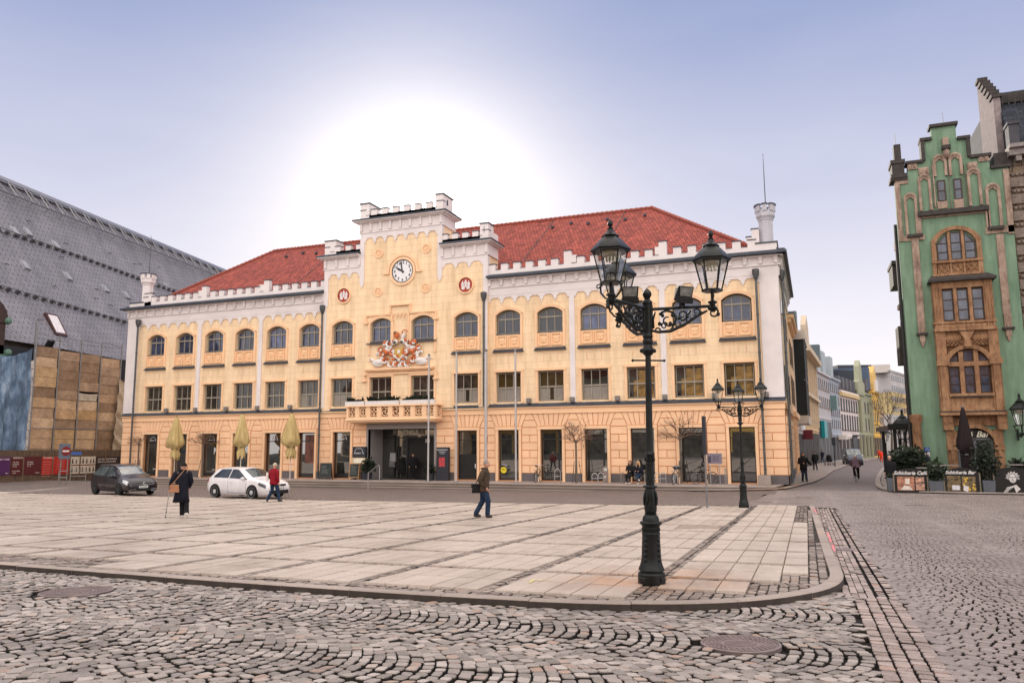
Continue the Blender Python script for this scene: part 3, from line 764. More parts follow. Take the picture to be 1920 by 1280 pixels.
def corbel(mb, x0, x1, y, zt, n, drop=.42, depth=.07, ends=(True, True)):
 """white band from zt down to a scalloped edge of n small stepped arches"""
 w = (x1-x0)/n
 zb = zt-drop
 for k in range(n):
  a = x0 + k*w; c = a + w/2
  pend = w*.13
  for q in ([(a, zb-.0), (a+pend, zb-.0), (a+pend, zt), (a, zt)], [(a+w-pend, zb), (a+w, zb), (a+w, zt), (a+w-pend, zt)],
                  [(a+pend, zb+.17), (a+pend+w*.12, zb+.17), (a+pend+w*.12, zt), (a+pend, zt)], [(a+w-pend-w*.12, zb+.17), (a+w-pend, zb+.17), (a+w-pend, zt), (a+w-pend-w*.12, zt)],
                  [(a+pend+w*.12, zb+.27), (a+w-pend-w*.12, zb+.27), (a+w-pend-w*.12, zt), (a+pend+w*.12, zt)]):
   mb.prismY(q, y-depth, y+.01)
  if k: mb.prismY([(a, zb-.2), (a+.06, zb), (a-.06, zb)], y-depth+.002, y+.01)
 return mb
fr = MB()
segs_l = [(-49.3, -43.30, 6), (-42.96, -37.57, 6), (-37.23, XA, 6)]
segs_r = [(XB, -13.54, 6), (-13.20, -7.85, 6), (-7.51, -2.02, 6)]
for a, b, n in segs_l + segs_r: corbel(fr, a, b, YF, 12.0, n)
for a, b in ((XL-.02, XA), (XB, XR+.02)):
 fr.box(a, b, YF-.09, YF, 12.0, 12.5)
 fr.box(a-.05*(a < -40), b+.05*(b > -5), YF-.17, YF, 12.5, 12.58)
 fr.box(a, b, YF-.12, YF, 12.58, 13.02)
 n = int((b-a)/.86)
 for k in range(n+1):
  x = a + .1 + (b-a-.2)*k/n; fr.box(x-.09, x+.09, YF-.24, YF-.121, 12.62, 13.02); fr.box(x-.12, x+.12, YF-.27, YF-.121, 12.9, 13.02)
 fr.box(a-.1*(a < -40), b+.12*(b > -5), YF-.34, YF, 13.02, 13.1)
for s0, s1, o, z0, z1 in ((0, 14.6, .09, 11.9, 12.5), (-.1, 14.6, .17, 12.5, 12.58), (0, 14.6, .12, 12.58, 13.02), (-.3, 14.7, .34, 13.02, 13.1)):
 fr.add([flank(s0, 0, z0), flank(s1, 0, z0), flank(s1, 0, z1), flank(s0, 0, z1), flank(s0, o, z0), flank(s1, o, z0), flank(s1, o, z1), flank(s0, o, z1)], [(4, 5, 6, 7), (0, 1, 5, 4), (3, 2, 6, 7), (0, 4, 7, 3), (1, 2, 6, 5)])
for k in range(18):
 s = .3 + k*.82; fr.add([flank(s, .12, 12.62), flank(s+.2, .12, 12.62), flank(s+.2, .12, 13.0), flank(s, .12, 13.0), flank(s, .26, 12.62), flank(s+.2, .26, 12.62), flank(s+.2, .26, 13.0), flank(s, .26, 13.0)], [(4, 5, 6, 7), (0, 1, 5, 4), (0, 4, 7, 3), (1, 2, 6, 5)])
fr.build('frieze', M_WHITE, hall, world=True)
gu = MB()
for a, b in ((XL-.45, XA-.02), (XB+.02, XR+.45)):
 gu.prismX([(YF-.62, 13.12), (YF-.02, 13.12), (YF-.02, 13.5), (YF-.06, 13.42), (YF-.62, 13.26)], a, b)
gu.add([flank(-.62, .0, 13.12), flank(14.6, 0, 13.12), flank(14.6, .55, 13.12), flank(-.62, .55, 13.12), flank(-.6, .0, 13.42), flank(14.6, 0, 13.42), flank(14.6, .55, 13.26), flank(-.62, .55, 13.26)], [(0, 1, 2, 3), (4, 5, 6, 7), (3, 2, 6, 7), (1, 2, 6, 5), (0, 3, 7, 4)])
gu.build('gutter', M_LEAD, hall, world=True)
bt = MB()
def battl(x0, x1, y, zb, zc, zm, pitch, wm, th=.34, tall=(), zt=None, first=.3):
 bt.box(x0, x1, y, y+th, zb, zc-.03, 0); 
 n = max(1, round((x1-x0-wm)/pitch)); p = (x1-x0-wm)/n
 for k in range(n+1):
  a = x0 + k*p; b = a + wm
  is_t = any(a-p*.5 < t-wm/2 < a+p*.5 for t in tall); z = zt if is_t else zm
  bt.box(a, b, y+.002, y+th-.002, zc-.03, z-.05, 0)
  bt.box(a-.03, b+.03, y-.04, y+th+.04, z-.05, z, 0 if False else 1)
  if k < n: bt.box(b+.03, a+p-.03, y-.03, y+th+.03, zc-.028, zc, 1)
battl(-49.0, XA, YF-.05, 13.42, 13.75, 14.16, .855, .47, .34, (-43.13, -37.40), 14.6)
battl(XB, -2.1, YF-.05, 13.42, 13.75, 14.16, .855, .47, .34, (-13.37, -7.68), 14.6)
for x in (-43.13, -37.40, -13.37, -7.68): bt.box(x-.34, x+.34, YF-.044, YF+.275, 13.72, 14.25, 0)
bt.box(-2.1, XR+.02, YF-.05, YF+1.2, 13.42, 13.85, 0); bt.box(-2.15, XR+.08, YF-.1, YF+1.25, 13.85, 13.93, 1)
bt.box(XL-.02, -49.0, YF-.05, YF+1.2, 13.42, 13.7, 0); bt.box(XL-.06, -48.95, YF-.1, YF+1.25, 13.7, 13.78, 1)
for k in range(9):
 s = 1.4 + k*1.4; q = [flank(s, -.3, 13.42), flank(s+.7, -.3, 13.42), flank(s+.7, 0, 13.42), flank(s, 0, 13.42)]
 bt.add(q + [(x, y, 14.1) for x, y, z in q], [(0, 1, 2, 3), (4, 5, 6, 7), (0, 1, 5, 4), (1, 2, 6, 5), (2, 3, 7, 6), (3, 0, 4, 7)], 0)
bt.box(-2.32, -1.9, YF-.05, YF+.28, 13.93, 14.75, 0); bt.box(-2.62, -2.33, YF-.05, YF+.28, 13.93, 14.3, 0); bt.box(-2.36, -1.9, YF-.08, YF+.3, 14.75, 14.81, 1); bt.box(-2.66, -2.33, YF-.08, YF+.3, 14.3, 14.36, 1)
bt.box(-48.9, -48.2, YF-.05, YF+.28, 13.42, 14.4, 0); bt.box(-48.94, -48.16, YF-.08, YF+.3, 14.4, 14.46, 1)
for a, b, lft in ((XA-.06, XTA, True), (XTB, XB+.06, False)):
 y = YR
 bt.box(a, b, y-.02, y+1.75, 15.86, 16.12, 0)
 battl(a, b, y-.02, 15.86, 16.14, 16.52, .82, .42, .34)
 e0, e1 = (a, a+.95) if lft else (b-.6, b)
 bt.box(e0-.004, e1+.004, y-.03, y+.9, 15.9, 16.92, 0); bt.box(e0-.06, e1+.06, y-.08, y+.95, 16.92, 16.99, 1)
 bt.box(e0+.28, e1-.28, y-.036, y+.5, 16.3, 16.75, 1) if not lft else None
 bt.box(a if lft else b-.34, a+.34 if lft else b, y+.32, y+1.75, 16.12, 16.5, 0)
a, b = XTA-.08, XTB+.08
bt.box(a, b, YR-.06, YR+2.1, 18.22, 18.48, 0)
battl(a, b, YR-.06, 18.2, 18.5, 18.92, .82, .45, .34)
for e0, e1 in ((a, a+.72), (b-.55, b)):
 bt.box(e0-.004, e1+.004, YR-.07, YR+1.5, 18.25, 19.34, 0); bt.box(e0-.07, e1+.07, YR-.13, YR+1.55, 19.34, 19.42, 1)
 bt.box(e0-.008, e1+.008, YR+.5, YR+.75, 18.7, 19.1, 1)
bt.build('battlement', [M_WHITE, M_LEAD], hall, world=True)
mf = MB()
def cornice(x0, x1, y, zm, zd, left, right, back):
 """moulding at zm, panel frieze, projecting slab with dark sheet up to zd"""
 l, r = (.16 if left else 0), (.16 if right else 0)
 mf.box(x0-l*.5, x1+r*.5, y-.1, y+back, zm-.08, zm, 0)
 mf.box(x0-l*.3, x1+r*.3, y-.06, y+back, zm, zd-.32, 0)
 n = max(2, int((x1-x0)/.8))
 for k in range(n+1):
  x = x0 + .08 + (x1-x0-.16)*k/n; mf.box(x-.09, x+.09, y-.16, y-.061, zm+.05, zd-.32, 0)
 mf.box(x0-l*1.5, x1+r*1.5, y-.28, y+back+.1, zd-.32, zd-.24, 0)
 mf.box(x0-l*2.6, x1+r*2.6, y-.46, y+back+.2, zd-.24, zd-.17, 0)
 mf.add([(x0-l*2.9, y-.52, zd-.168), (x1+r*2.9, y-.52, zd-.168), (x1+r*2.9, y-.52, zd-.08), (x0-l*2.9, y-.52, zd-.08), (x0-l*.2, y+.0, zd+.1), (x1+r*.2, y, zd+.1), (x0-l*2.9, y+back+.2, zd-.168), (x1+r*2.9, y+back+.2, zd-.168), (x0-l*2.9, y+back+.2, zd-.08), (x1+r*2.9, y+back+.2, zd-.08)],
           [(0, 1, 2, 3), (3, 2, 5, 4), (0, 6, 7, 1), (1, 7, 9, 2), (0, 3, 8, 6), (2, 9, 5), (3, 4, 8)], 1)
cornice(XA-.02, XTA, YR, 14.86, 15.86, True, False, 1.7)
cornice(XTB, XB+.02, YR, 14.86, 15.86, False, True, 1.7)
cornice(XTA-.04, XTB+.04, YR-.02, 17.26, 18.22, True, True, 2.0)
for x0, x1, z0, z1 in ((XA-.02, XA+.32, 12.1, 14.78), (XB-.32, XB+.02, 12.1, 14.78)): mf.box(x0, x1, YR-.06, YR+.3, z0-1.6 if False else z0, z1)
mf.box(XA+.02, XA+.20, YR-.05, YR+.2, 4.9, 12.1); mf.box(XB-.20, XB-.02, YR-.05, YR+.2, 4.9, 12.1)
mf.box(XTA-.04, XTA+.30, YR-.075, YR+.2, 13.6, 17.18); mf.box(XTB-.30, XTB+.04, YR-.075, YR+.2, 13.6, 17.18)
corbel(mf, XA+.32, XTA-.04, YR, 14.78, 3, .62, .05); corbel(mf, XTB+.04, XB-.32, YR, 14.78, 3, .62, .05)
corbel(mf, XTA+.30, XTB-.30, YR, 17.18, 7, .62, .07)
for x in (XTA+.13, XTB-.13): mf.prismY([(x-.17, 13.6), (x, 13.25), (x+.17, 13.6)], YR-.07, YR)
mf.build('tower_trim', [M_WHITE, M_LEAD], hall, world=True)
def arch_window_proto():
 w, h, rise = .80, 1.52, .33       # clear frame, local origin at sill centre, y = frame plane
 f = MB(); y0, y1 = -.05, .03; b = .055
 outer = [(-w, 0), (w, 0)] + arch_top(-w, w, h, rise, 10); inner_ = [(-w+b, b), (w-b, b)] + arch_top(-w+b, w-b, h-b, rise-.01, 10)
 n = len(outer)
 for i in range(n):
  j = (i+1) % n; a, c, d, e = outer[i], outer[j], inner_[j], inner_[i]
  f.quad((a[0], y0, a[1]), (c[0], y0, c[1]), (d[0], y0, d[1]), (e[0], y0, e[1])); f.quad((e[0], y0, e[1]), (d[0], y0, d[1]), (d[0], y1, d[1]), (e[0], y1, e[1]))
 f.box(-w+b, w-b, y0-.02, y1, .93, 1.02)
 for x in (-w/3, w/3): f.box(x-.028, x+.028, y0-.005, y1, b, .93); f.box(x-.022, x+.022, y0-.005, y1, 1.02, h-.10)
 g = MB(); pts = [(-w+b*.5, b*.5), (w-b*.5, b*.5)] + arch_top(-w+b*.5, w-b*.5, h-b*.5, rise, 10); g.poly([(p[0], .0, p[1]) for p in pts])
 s = MB()                            # apricot moulding round the opening
 o2 = [(-.93, -.35), (-.80, -.35), (-.80, 1.17)] ; 
 A1 = arch_top(-.86, .86, 1.58, .36, 10); A2 = arch_top(-1.0, 1.0, 1.76, .42, 10)
 for i in range(10):
  a, c, d, e = A1[i], A1[i+1], A2[i+1], A2[i]
  s.quad((a[0], -.33, a[1]), (e[0], -.36, e[1]), (d[0], -.36, d[1]), (c[0], -.33, c[1])); s.quad((e[0], -.36, e[1]), (e[0], -.2, e[1]), (d[0], -.2, d[1]), (d[0], -.36, d[1])); s.quad((a[0], -.33, a[1]), (c[0], -.33, c[1]), (c[0], -.2, c[1]), (a[0], -.2, a[1]))
 for q in (-1, 1):
  x0, x1 = sorted((q*.865, q*1.0)); s.box(x0, x1, -.34, -.2, -.98, 1.27)
 k = MB(); k.add([(-.84, -.30, -.07), (.84, -.30, -.07), (.84, -.30, -.02), (-.84, -.30, -.02), (.82, .0, .03), (-.82, .0, .03)], [(0, 1, 2, 3), (3, 2, 4, 5)])
 p = MB()                            # carved panel with two squares
 p.box(-.865, .865, -.285, -.2, -.98, -.08)
 for q in (-.43, .43):
  for x0, x1, z0, z1 in ((q-.33, q+.33, -.19, -.13), (q-.33, q+.33, -.91, -.85), (q-.33, q-.27, -.85, -.19), (q+.27, q+.33, -.85, -.19)): p.box(x0, x1, -.36, -.28, z0, z1)
  for t in range(4):
   a = PI/4 + t*PI/2; cx, cz = q + .12*math.cos(a), -.52 + .12*math.sin(a)
   p.ball((cx, -.30, cz), (.11, .035, .085), 8, 5)
  p.ball((q, -.305, -.52), (.05, .05, .05), 8, 5); p.tube([(q-.1, -.31, -.74), (q, -.325, -.68), (q+.1, -.31, -.74)], .025, 6)
 p.box(-.03, .03, -.335, -.28, -.95, -.1)
 l = MB()                            # sloping slate under the panel
 l.add([(-1.06, -.42, -1.20), (1.06, -.42, -1.20), (1.06, -.42, -1.16), (-1.06, -.42, -1.16), (1.0, -.2, -.98), (-1.0, -.2, -.98), (-1.06, -.2, -1.20), (1.06, -.2, -1.20)], [(0, 1, 2, 3), (3, 2, 4, 5), (0, 6, 7, 1), (1, 7, 4, 2), (0, 3, 5, 6)])
 t = MB()                            # relief tracery below
 for q in range(4):
  a, b2 = -.92 + q*.46, -.92 + (q+1)*.46; m = (a+b2)/2
  t.tube([(a, -.235, -1.95), (a, -.24, -1.55), (a+.06, -.245, -1.38), (m, -.25, -1.23)], .022, 5); t.tube([(b2, -.235, -1.95), (b2, -.24, -1.55), (b2-.06, -.245, -1.38), (m, -.25, -1.23)], .022, 5)
 return f, g, s, k, p, l, t
f, g, s, k, p, l, t = arch_window_proto()
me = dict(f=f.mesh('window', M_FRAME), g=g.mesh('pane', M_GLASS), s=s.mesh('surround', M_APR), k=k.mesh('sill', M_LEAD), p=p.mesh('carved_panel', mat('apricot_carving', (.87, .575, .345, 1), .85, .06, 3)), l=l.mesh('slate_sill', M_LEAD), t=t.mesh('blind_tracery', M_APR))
def mk(name, mesh, parent, loc=(0, 0, 0)):
 o = bpy.data.objects.new(name, mesh); COL.objects.link(o); o.parent = parent; o.location = loc; return o
H0 = hall.location
for i, x in enumerate(WX):
 y = YR if i in RIS else YF
 wobj = mk('window', me['f'], hall, (x-H0.x, y+.25-H0.y, 9.43))
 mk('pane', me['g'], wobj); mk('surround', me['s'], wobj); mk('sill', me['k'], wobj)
 if i not in (7, 8): mk('carved_panel', me['p'], wobj); mk('slate_sill', me['l'], wobj); mk('blind_tracery', me['t'], wobj)
f = MB(); w, h, b = .81, 1.85, .055
for x0, x1, z0, z1 in ((-w, w, 0, b), (-w, w, h-b, h), (-w, -w+b, b, h-b), (w-b, w, b, h-b)): f.box(x0, x1, -.05, .03, z0, z1)
f.box(-w+b, w-b, -.07, .03, .84, .93)
for x in (-w/3, w/3): f.box(x-.03, x+.03, -.055, .03, b, .84); f.box(x-.026, x+.026, -.055, .03, .93, h-b)
g = MB(); g.quad((-w+.02, 0, .02), (w-.02, 0, .02), (w-.02, 0, h-.02), (-w+.02, 0, h-.02))
s = MB()
for q in (-1, 1): x0, x1 = sorted((q*.865, q*1.0)); s.box(x0, x1, -.30, -.2, -.14, 2.02)
s.box(-1.03, 1.03, -.33, -.2, 1.9, 2.06); s.box(-.865, .865, -.28, -.2, 1.88, 1.9)
mef, meg, mes = f.mesh('window', M_FRAME), g.mesh('pane', M_GLASSL), s.mesh('surround', M_APR)
for i, x in enumerate(WX):
 y = YR if i in RIS else YF
 wobj = mk('window', mef, hall, (x-H0.x, y+.25-H0.y, 5.04)); mk('pane', meg, wobj); mk('surround', mes, wobj)
 if i in (5, 6, 9, 10, 11, 12):
  m = MB(); vs = []
  for q in range(25): xx = -.75+1.5*q/24; vs += [(xx, -.012+.006*math.sin(q*1.9), .06), (xx, -.012+.006*math.sin(q*1.9), (.82, .95, 1.3, .9, .85, .8)[i % 6])]
  m.add(vs, [(2*q, 2*q+2, 2*q+3, 2*q+1) for q in range(24) if not (i % 2 and 9 < q < 14)]); m.build('curtain', M_CURT, wobj)
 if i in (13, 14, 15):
  m = MB(); m.box(-.5, .72, -.011, -.006, .06, 1.1); m.box(-.2, .72, -.011, -.006, 1.1, 1.7); m.build('house_reflection', mat('ochre_reflection', (.20, .115, .03, 1), .3, .9, 2.2), wobj)  # ochre shape paints the mirrored yellow house onto the pane
M_LOGO = mat('pale_print', (.75, .75, .78, 1), .6, .05)
for i, x in enumerate(WX):
 if i in (7, 8): continue
 f = MB(); w, h = GW-.01, 3.14
 for x0, x1, z0, z1 in ((-w, w, 0, .3 if i < 7 else .12), (-w, w, h-.05, h), (-w, -w+.04, .1, h-.05), (w-.05, w, .1, h-.05), (-w, w, 2.52, 2.58)): f.box(x0, x1, -.04, .04, z0, z1)
 if i in (10, 11, 12): f.box(w-.32, w-.22, -.035, .04, .1, h-.05)
 wobj = f.build('shop_window', M_DARKFR, hall, loc=(x-H0.x, YF+.20-H0.y, .06))
 g = MB(); g.quad((-w+.02, 0, .05), (w-.02, 0, .05), (w-.02, 0, h-.02), (-w+.02, 0, h-.02)); g.build('pane', M_SHOP, wobj)
 s = MB()
 for q in (-1, 1): x0, x1 = sorted((q*GW, q*(GW+.17))); s.box(x0, x1, -.31, -.2, -.06, 3.3)
 s.box(-GW-.19, GW+.19, -.33, -.2, 3.16, 3.36); s.build('surround', M_APR, wobj)
 if i in (0, 2, 4, 6) :
  lg = MB(); lg.tube([(-.28, -.05, 2.62), (-.2, -.05, 2.86), (-.07, -.05, 2.98), (0, -.05, 2.88), (.07, -.05, 2.98), (.2, -.05, 2.86), (.28, -.05, 2.62)], .014, 5); lg.build('mountain_emblem', M_LOGO, wobj)
  text_mesh('MARKT 1', .12, M_LOGO, wobj, loc=(0, -.05, 2.68), extrude=.004)
 if i in (0, 2, 4): text_mesh('Bistro', .16, M_LOGO, wobj, loc=(.35, -.05, .5), extrude=.004, shear=.2)
 if i == 9: text_mesh('1', .38, M_LOGO, wobj, loc=(.5, -.05, .85), extrude=.004, bold=.012); m = MB(); m.box(-w+.05, w-.05, -.046, -.042, .1, 1.6); m.build('dark_film', mat('dark_film', (.012, .013, .014, 1), .35), wobj)
 if i == 10:
  m = MB(); m.lathe([(.2, -.006), (.2, .006)], 24); o_ = m.build('yellow_sticker', mat('yellow_print', (.75, .62, .03, 1), .5), wobj, loc=(-.42, -.055, .62)); o_.rotation_euler = (PI/2, 0, 0)
  m = MB(); m.tube([(-.1, -.004, .62-.62), (.0, -.004, .06), (.1, -.004, 0)], .02, 5); m.build('sticker_print', M_DARKFR, o_, loc=(0, 0, .0)).rotation_euler = (-PI/2, 0, 0)
 if i == 5: m = MB(); m.box(-.25, .55, .0-.03, -.025, 1.0, 3.0); m.build('poster', mat('window_poster', (.13, .05, .035, 1), .6, .8, 2.5), wobj)
rf = MB(); ze, zr, ye, yb, yr = 13.3, 19.0, YF+.4, 60.4, 53.3
x0, x1, rl, rr = XL+.6, XR-.5, -42.2, -9.4
rf.add([(x0, ye, ze), (x1, ye, ze), (x1+.6, yb, ze), (x0, yb, ze), (rl, yr, zr), (rr, yr, zr)], [(0, 1, 5, 4), (1, 2, 5), (2, 3, 4, 5), (3, 0, 4)])
rf.build('roof', M_TILE, hall, world=True, fix=True)
rd = MB()
for a, b in (((rl, yr, zr), (rr, yr, zr)), ((x1, ye, ze), (rr, yr, zr)), ((x0, ye, ze), (rl, yr, zr))):
 A, B = Vector(a), Vector(b); n = int((B-A).length/.36)
 for k in range(n): rd.tube([A.lerp(B, k/n)+Vector((0, 0, .03)), A.lerp(B, (k+1.08)/n)+Vector((0, 0, .07))], [.12, .14], 7)
rd.build('ridge_tiles', mat('ridge_tile', (.27, .07, .05, 1), .8, .25, 5), hall, world=True)
vt = MB()
for k in range(14):
 x = -16.5 + k*1.35 if k < 8 else -40 + (k-8)*1.5; t = .82 + .04*(k % 2)
 y, z = ye + (yr-ye)*t, ze + (zr-ze)*t
 if rl+1 < x < rr-.3: vt.box(x-.1, x+.1, y-.16, y+.05, z, z+.14)
vt.build('roof_vent', M_LEAD, hall, world=True)
lr = MB()
for x in (-17.6, -12.2, -36.): lr.tube([(x, ye, ze+.06), (x+.9, yr, zr+.05)], .02, 5)
lr.build('lightning_cable', M_PIPE, hall, world=True)
ab = MB(); ab.box(XL+.02, XR-.02, YF+.3, 60.55, 13.05, 13.25); ab.build('parapet_floor', M_LEAD, hall, world=True)
def turret(cx, cy, zbase, name='corner_turret', ant=True, dark=False):
 m = mat('turret_grey', (.50, .49, .54, 1), .85, .1) if cx > -5 else M_WHITE
 t = MB(); r = .42
 t.lathe([(r, zbase), (r, zbase+1.45), (r*1.1, zbase+1.5), (r*1.1, zbase+1.56), (r*1.36, zbase+1.72), (r*1.36, zbase+2.0), (r*1.1, zbase+2.0)], 8, (cx, cy, 0), 0, PI/8)
 for k in range(8):
  a = k*PI/4; p = Vector((math.cos(a), math.sin(a), 0)); q = Vector((-p.y, p.x, 0)); c = Vector((cx, cy, 0)) + p*r*1.22
  vs = []
  for z in (zbase+2.0, zbase+2.38):
   for s1, s2 in ((-1, -1), (1, -1), (1, 1), (-1, 1)): w = c + q*s1*.13 + p*s2*.07; vs.append((w.x, w.y, z))
  t.add(vs, [(0, 3, 2, 1), (4, 5, 6, 7), (0, 1, 5, 4), (1, 2, 6, 5), (2, 3, 7, 6), (3, 0, 4, 7)], 0)
  vs = []
  for z in (zbase+2.38, zbase+2.44):
   for s1, s2 in ((-1, -1), (1, -1), (1, 1), (-1, 1)): w = c + q*s1*.17 + p*s2*.12; vs.append((w.x, w.y, z))
  t.add(vs, [(0, 3, 2, 1), (4, 5, 6, 7), (0, 1, 5, 4), (1, 2, 6, 5), (2, 3, 7, 6), (3, 0, 4, 7)], 1)
 o = t.build(name, [m, M_LEAD], hall, world=True)
 if ant:
  a = MB(); a.tube([(cx+.05, cy, zbase+1.9), (cx+.05, cy, zbase+4.2), (cx+.05, cy, zbase+5.6)], [.035, .03, .012], 6); a.ball((cx+.05, cy, zbase+5.6), .03, 6, 4)
  a.build('lightning_rod', M_PIPE, o, world=True)
turret(-1.52, YF+.45, 13.82); turret(-49.15, YF+.45, 13.7); 
p = flank(13.9, -.4, 0); turret(p[0], p[1], 11.9, ant=False)
def pipe(x, y, ztop, zbot=.0, r=.07, jog=0.):
 m = MB(); m.tube([(x, y, ztop), (x, y, zbot+.05)], r, 10)
 m.lathe([(.08, ztop-.1), (.2, ztop+.25), (.22, ztop+.5), (.17, ztop+.55)], 8, (x, y, 0), rot=PI/8)
 for z in np.arange(zbot+.8, ztop-.3, 2.2): m.lathe([(r*1.0, z), (r*1.35, z), (r*1.35, z+.06), (r, z+.06)], 10, (x, y, 0))
 m.build('rain_pipe', M_PIPE, hall, world=True, smooth=True)
pipe(-49.13, YF-.33, 11.75); pipe(-31.83, YF-.33, 11.7); pipe(-19.3, YF-.33, 11.7, 4.7); pipe(-2.18, YF-.33, 11.75)
q = flank(.28, .2, 0); pipe(q[0], q[1], 11.7)
for i in list(range(6)) + list(range(10, 16)):
 x = WX[i] + 1.43
 if abs(x - XA) < .5 or x > -1.2: continue
 m = MB(); m.box(x-.14, x+.14, YF-.24, YF-.04, 4.9, 5.2); m.box(x-.11, x+.11, YF-.26, YF-.24, 4.95, 5.16); m.build('ledge_spotlight', mat('spot_grey', (.2, .18, .17, 1), .5), hall, world=True, bevel=.01)
ck = empty('clock', (0, 0, 0)); ck.parent = hall; CX, CZ_ = -25.41, 14.2
ck.location = (CX-H0.x, YR-H0.y, CZ_)
def disc(mb, r0, r1, y0, y1, n=40, mi=0, sx=1., c=(0, 0)):
 for i in range(n):
  a, b = 2*PI*i/n, 2*PI*(i+1)/n
  P = [(c[0]+r*math.cos(t), c[1]+r*math.sin(t)) for r, t in ((r0, a), (r1, a), (r1, b), (r0, b))]
  mb.quad((P[0][0], y0, P[0][1]), (P[3][0], y0, P[3][1]), (P[2][0], y0, P[2][1]), (P[1][0], y0, P[1][1]), mi)
  mb.quad((P[1][0], y0, P[1][1]), (P[2][0], y0, P[2][1]), (P[2][0], y1, P[2][1]), (P[1][0], y1, P[1][1]), mi)
  if r0 > 0: mb.quad((P[0][0], y0, P[0][1]), (P[0][0], y1, P[0][1]), (P[3][0], y1, P[3][1]), (P[3][0], y0, P[3][1]), mi)
m = MB(); disc(m, 0, .79, -.05, .02); m.build('dial', mat('dial_white', (.78, .77, .8, 1), .5, .03), ck)
m = MB(); disc(m, .76, .83, -.07, .0); m.build('dial_rim', mat('clock_black', (.012, .012, .014, 1), .5), ck); M_CK = MATS['clock_black']
m = MB(); disc(m, .83, 1.0, -.09, .0)
for i in range(24):
 a0, a1 = PI*i/24 - .0, PI*(i+1)/24
 q = [(1.06*math.cos(a0), 1.06*math.sin(a0)), (1.22*math.cos(a0), 1.22*math.sin(a0)), (1.22*math.cos(a1), 1.22*math.sin(a1)), (1.06*math.cos(a1), 1.06*math.sin(a1))]; m.prismY(q, -.11, .0)
for s_ in (-1, 1): x0, x1 = sorted((s_*1.06, s_*1.5)); m.box(x0, x1, -.11, 0, -.14, .0)
m.build('clock_surround', M_APR, ck)
for hN in range(1, 13):
 a = PI/2 - hN*PI/6; text_mesh(str(hN), .27, M_CK, ck, 'numeral', (.61*math.cos(a), -.055, .61*math.sin(a)), extrude=.006, bold=.008)
for nm, ang, ln, wd in (('hour_hand', PI/2 - (9+58/60)*PI/6, .5, .075), ('minute_hand', PI/2 - 58*PI/30, .72, .05)):
 d = Vector((math.cos(ang), 0, math.sin(ang))); nrm = Vector((-d.z, 0, d.x))
 pts = [d*-.15+nrm*wd*.6, d*-.15-nrm*wd*.6, d*ln*.8-nrm*wd, d*ln, d*ln*.8+nrm*wd]
 m = MB(); y = -.075 if nm[0] == 'h' else -.09; m.prismY([(v.x, v.z) for v in pts], y, y+.01); m.build(nm, M_CK, ck)
M_MRED = mat('medallion_red', (.42, .055, .03, 1), .6, .15, 6); M_EMB = mat('emblem_white', (.72, .68, .68, 1), .7)
for cx in (-30.12, -20.63):
 m = MB(); disc(m, 0, .50, -.03, .02, 32); o = m.build('town_medallion', M_MRED, hall, loc=(cx-H0.x, YR-H0.y, 12.85))
 m = MB(); disc(m, .50, .60, -.09, .0, 32); m.build('ring', M_APR, o)
 m = MB(); disc(m, .465, .50, -.045, .0, 32); m.build('inner_ring', mat('medallion_dark', (.09, .03, .02, 1), .6), o)
 e = MB()
 for x, h in ((-.22, .18), (0, .27), (.22, .18)):
  e.box(x-.075, x+.075, -.055, -.03, -.28, h-.1); e.prismY([(x-.1, h-.1), (x+.1, h-.1), (x, h+.12)], -.055, -.03); e.box(x-.1, x+.1, -.058, -.03, h-.17, h-.09)
 e.box(-.28, .28, -.05, -.03, -.30, -.1); e.build('castle_emblem', M_EMB, o)
 e = MB(); e.prismY([(-.07, -.3), (.07, -.3), (.07, -.2), (0, -.12), (-.07, -.2)], -.062, -.05); e.build('gate', M_MRED, o)
for cx, cz in ((-27.33, 15.64), (-23.60, 15.64), (-27.33, 12.89), (-23.61, 12.9)):
 m = MB(); disc(m, .24, .34, -.06, .0, 24); disc(m, 0, .24, -.01, .0, 24)
 for k in range(6):
  a = 2*PI*k/6; m.ball((.13*math.cos(a), -.03, .13*math.sin(a)), (.075, .03, .075), 6, 4)
 m.ball((0, -.03, 0), (.07, .05, .07), 6, 4); m.build('relief_medallion', M_APR, hall, loc=(cx-H0.x, YR-H0.y, cz))
hm = MB(); y = YR
def bar(x0, x1, z0, z1, d=.12): hm.box(x0, x1, y-d, y, z0, z1)
bar(-26.36, -24.72, 11.80, 11.92, .16); bar(-26.36, -26.24, 11.3, 11.8); bar(-24.84, -24.72, 11.3, 11.8)
bar(-28.3, -26.24, 11.2, 11.32); bar(-24.84, -22.75, 11.2, 11.32); bar(-28.3, -28.18, 10.75, 11.2); bar(-22.87, -22.75, 10.75, 11.2); bar(-28.42, -28.06, 10.66, 10.77, .16); bar(-22.99, -22.63, 10.66, 10.77, .16)
for x in (-26.2, -24.9): bar(x-.06, x+.06, 9.4, 11.3, .08)
bar(-26.2, -24.9, 9.3, 9.42, .1)
for q in range(4):
 a, b2 = -26.1 + q*.28, -26.1 + (q+1)*.28; mm = (a+b2)/2
 hm.tube([(a, y-.04, 10.9), (a+.03, y-.06, 11.1), (mm, y-.07, 11.28)], .025, 5); hm.tube([(b2, y-.04, 10.9), (b2-.03, y-.06, 11.1), (mm, y-.07, 11.28)], .025, 5)
bar(-28.2, -22.9, 7.38, 7.52, .3); bar(-28.1, -23.0, 7.28, 7.38, .18)
bar(-28.35, -22.72, 7.08, 7.2); bar(-28.35, -28.23, 6.72, 7.08); bar(-22.84, -22.72, 6.72, 7.08); bar(-28.47, -28.11, 6.63, 6.74, .16); bar(-22.96, -22.6, 6.63, 6.74, .16)
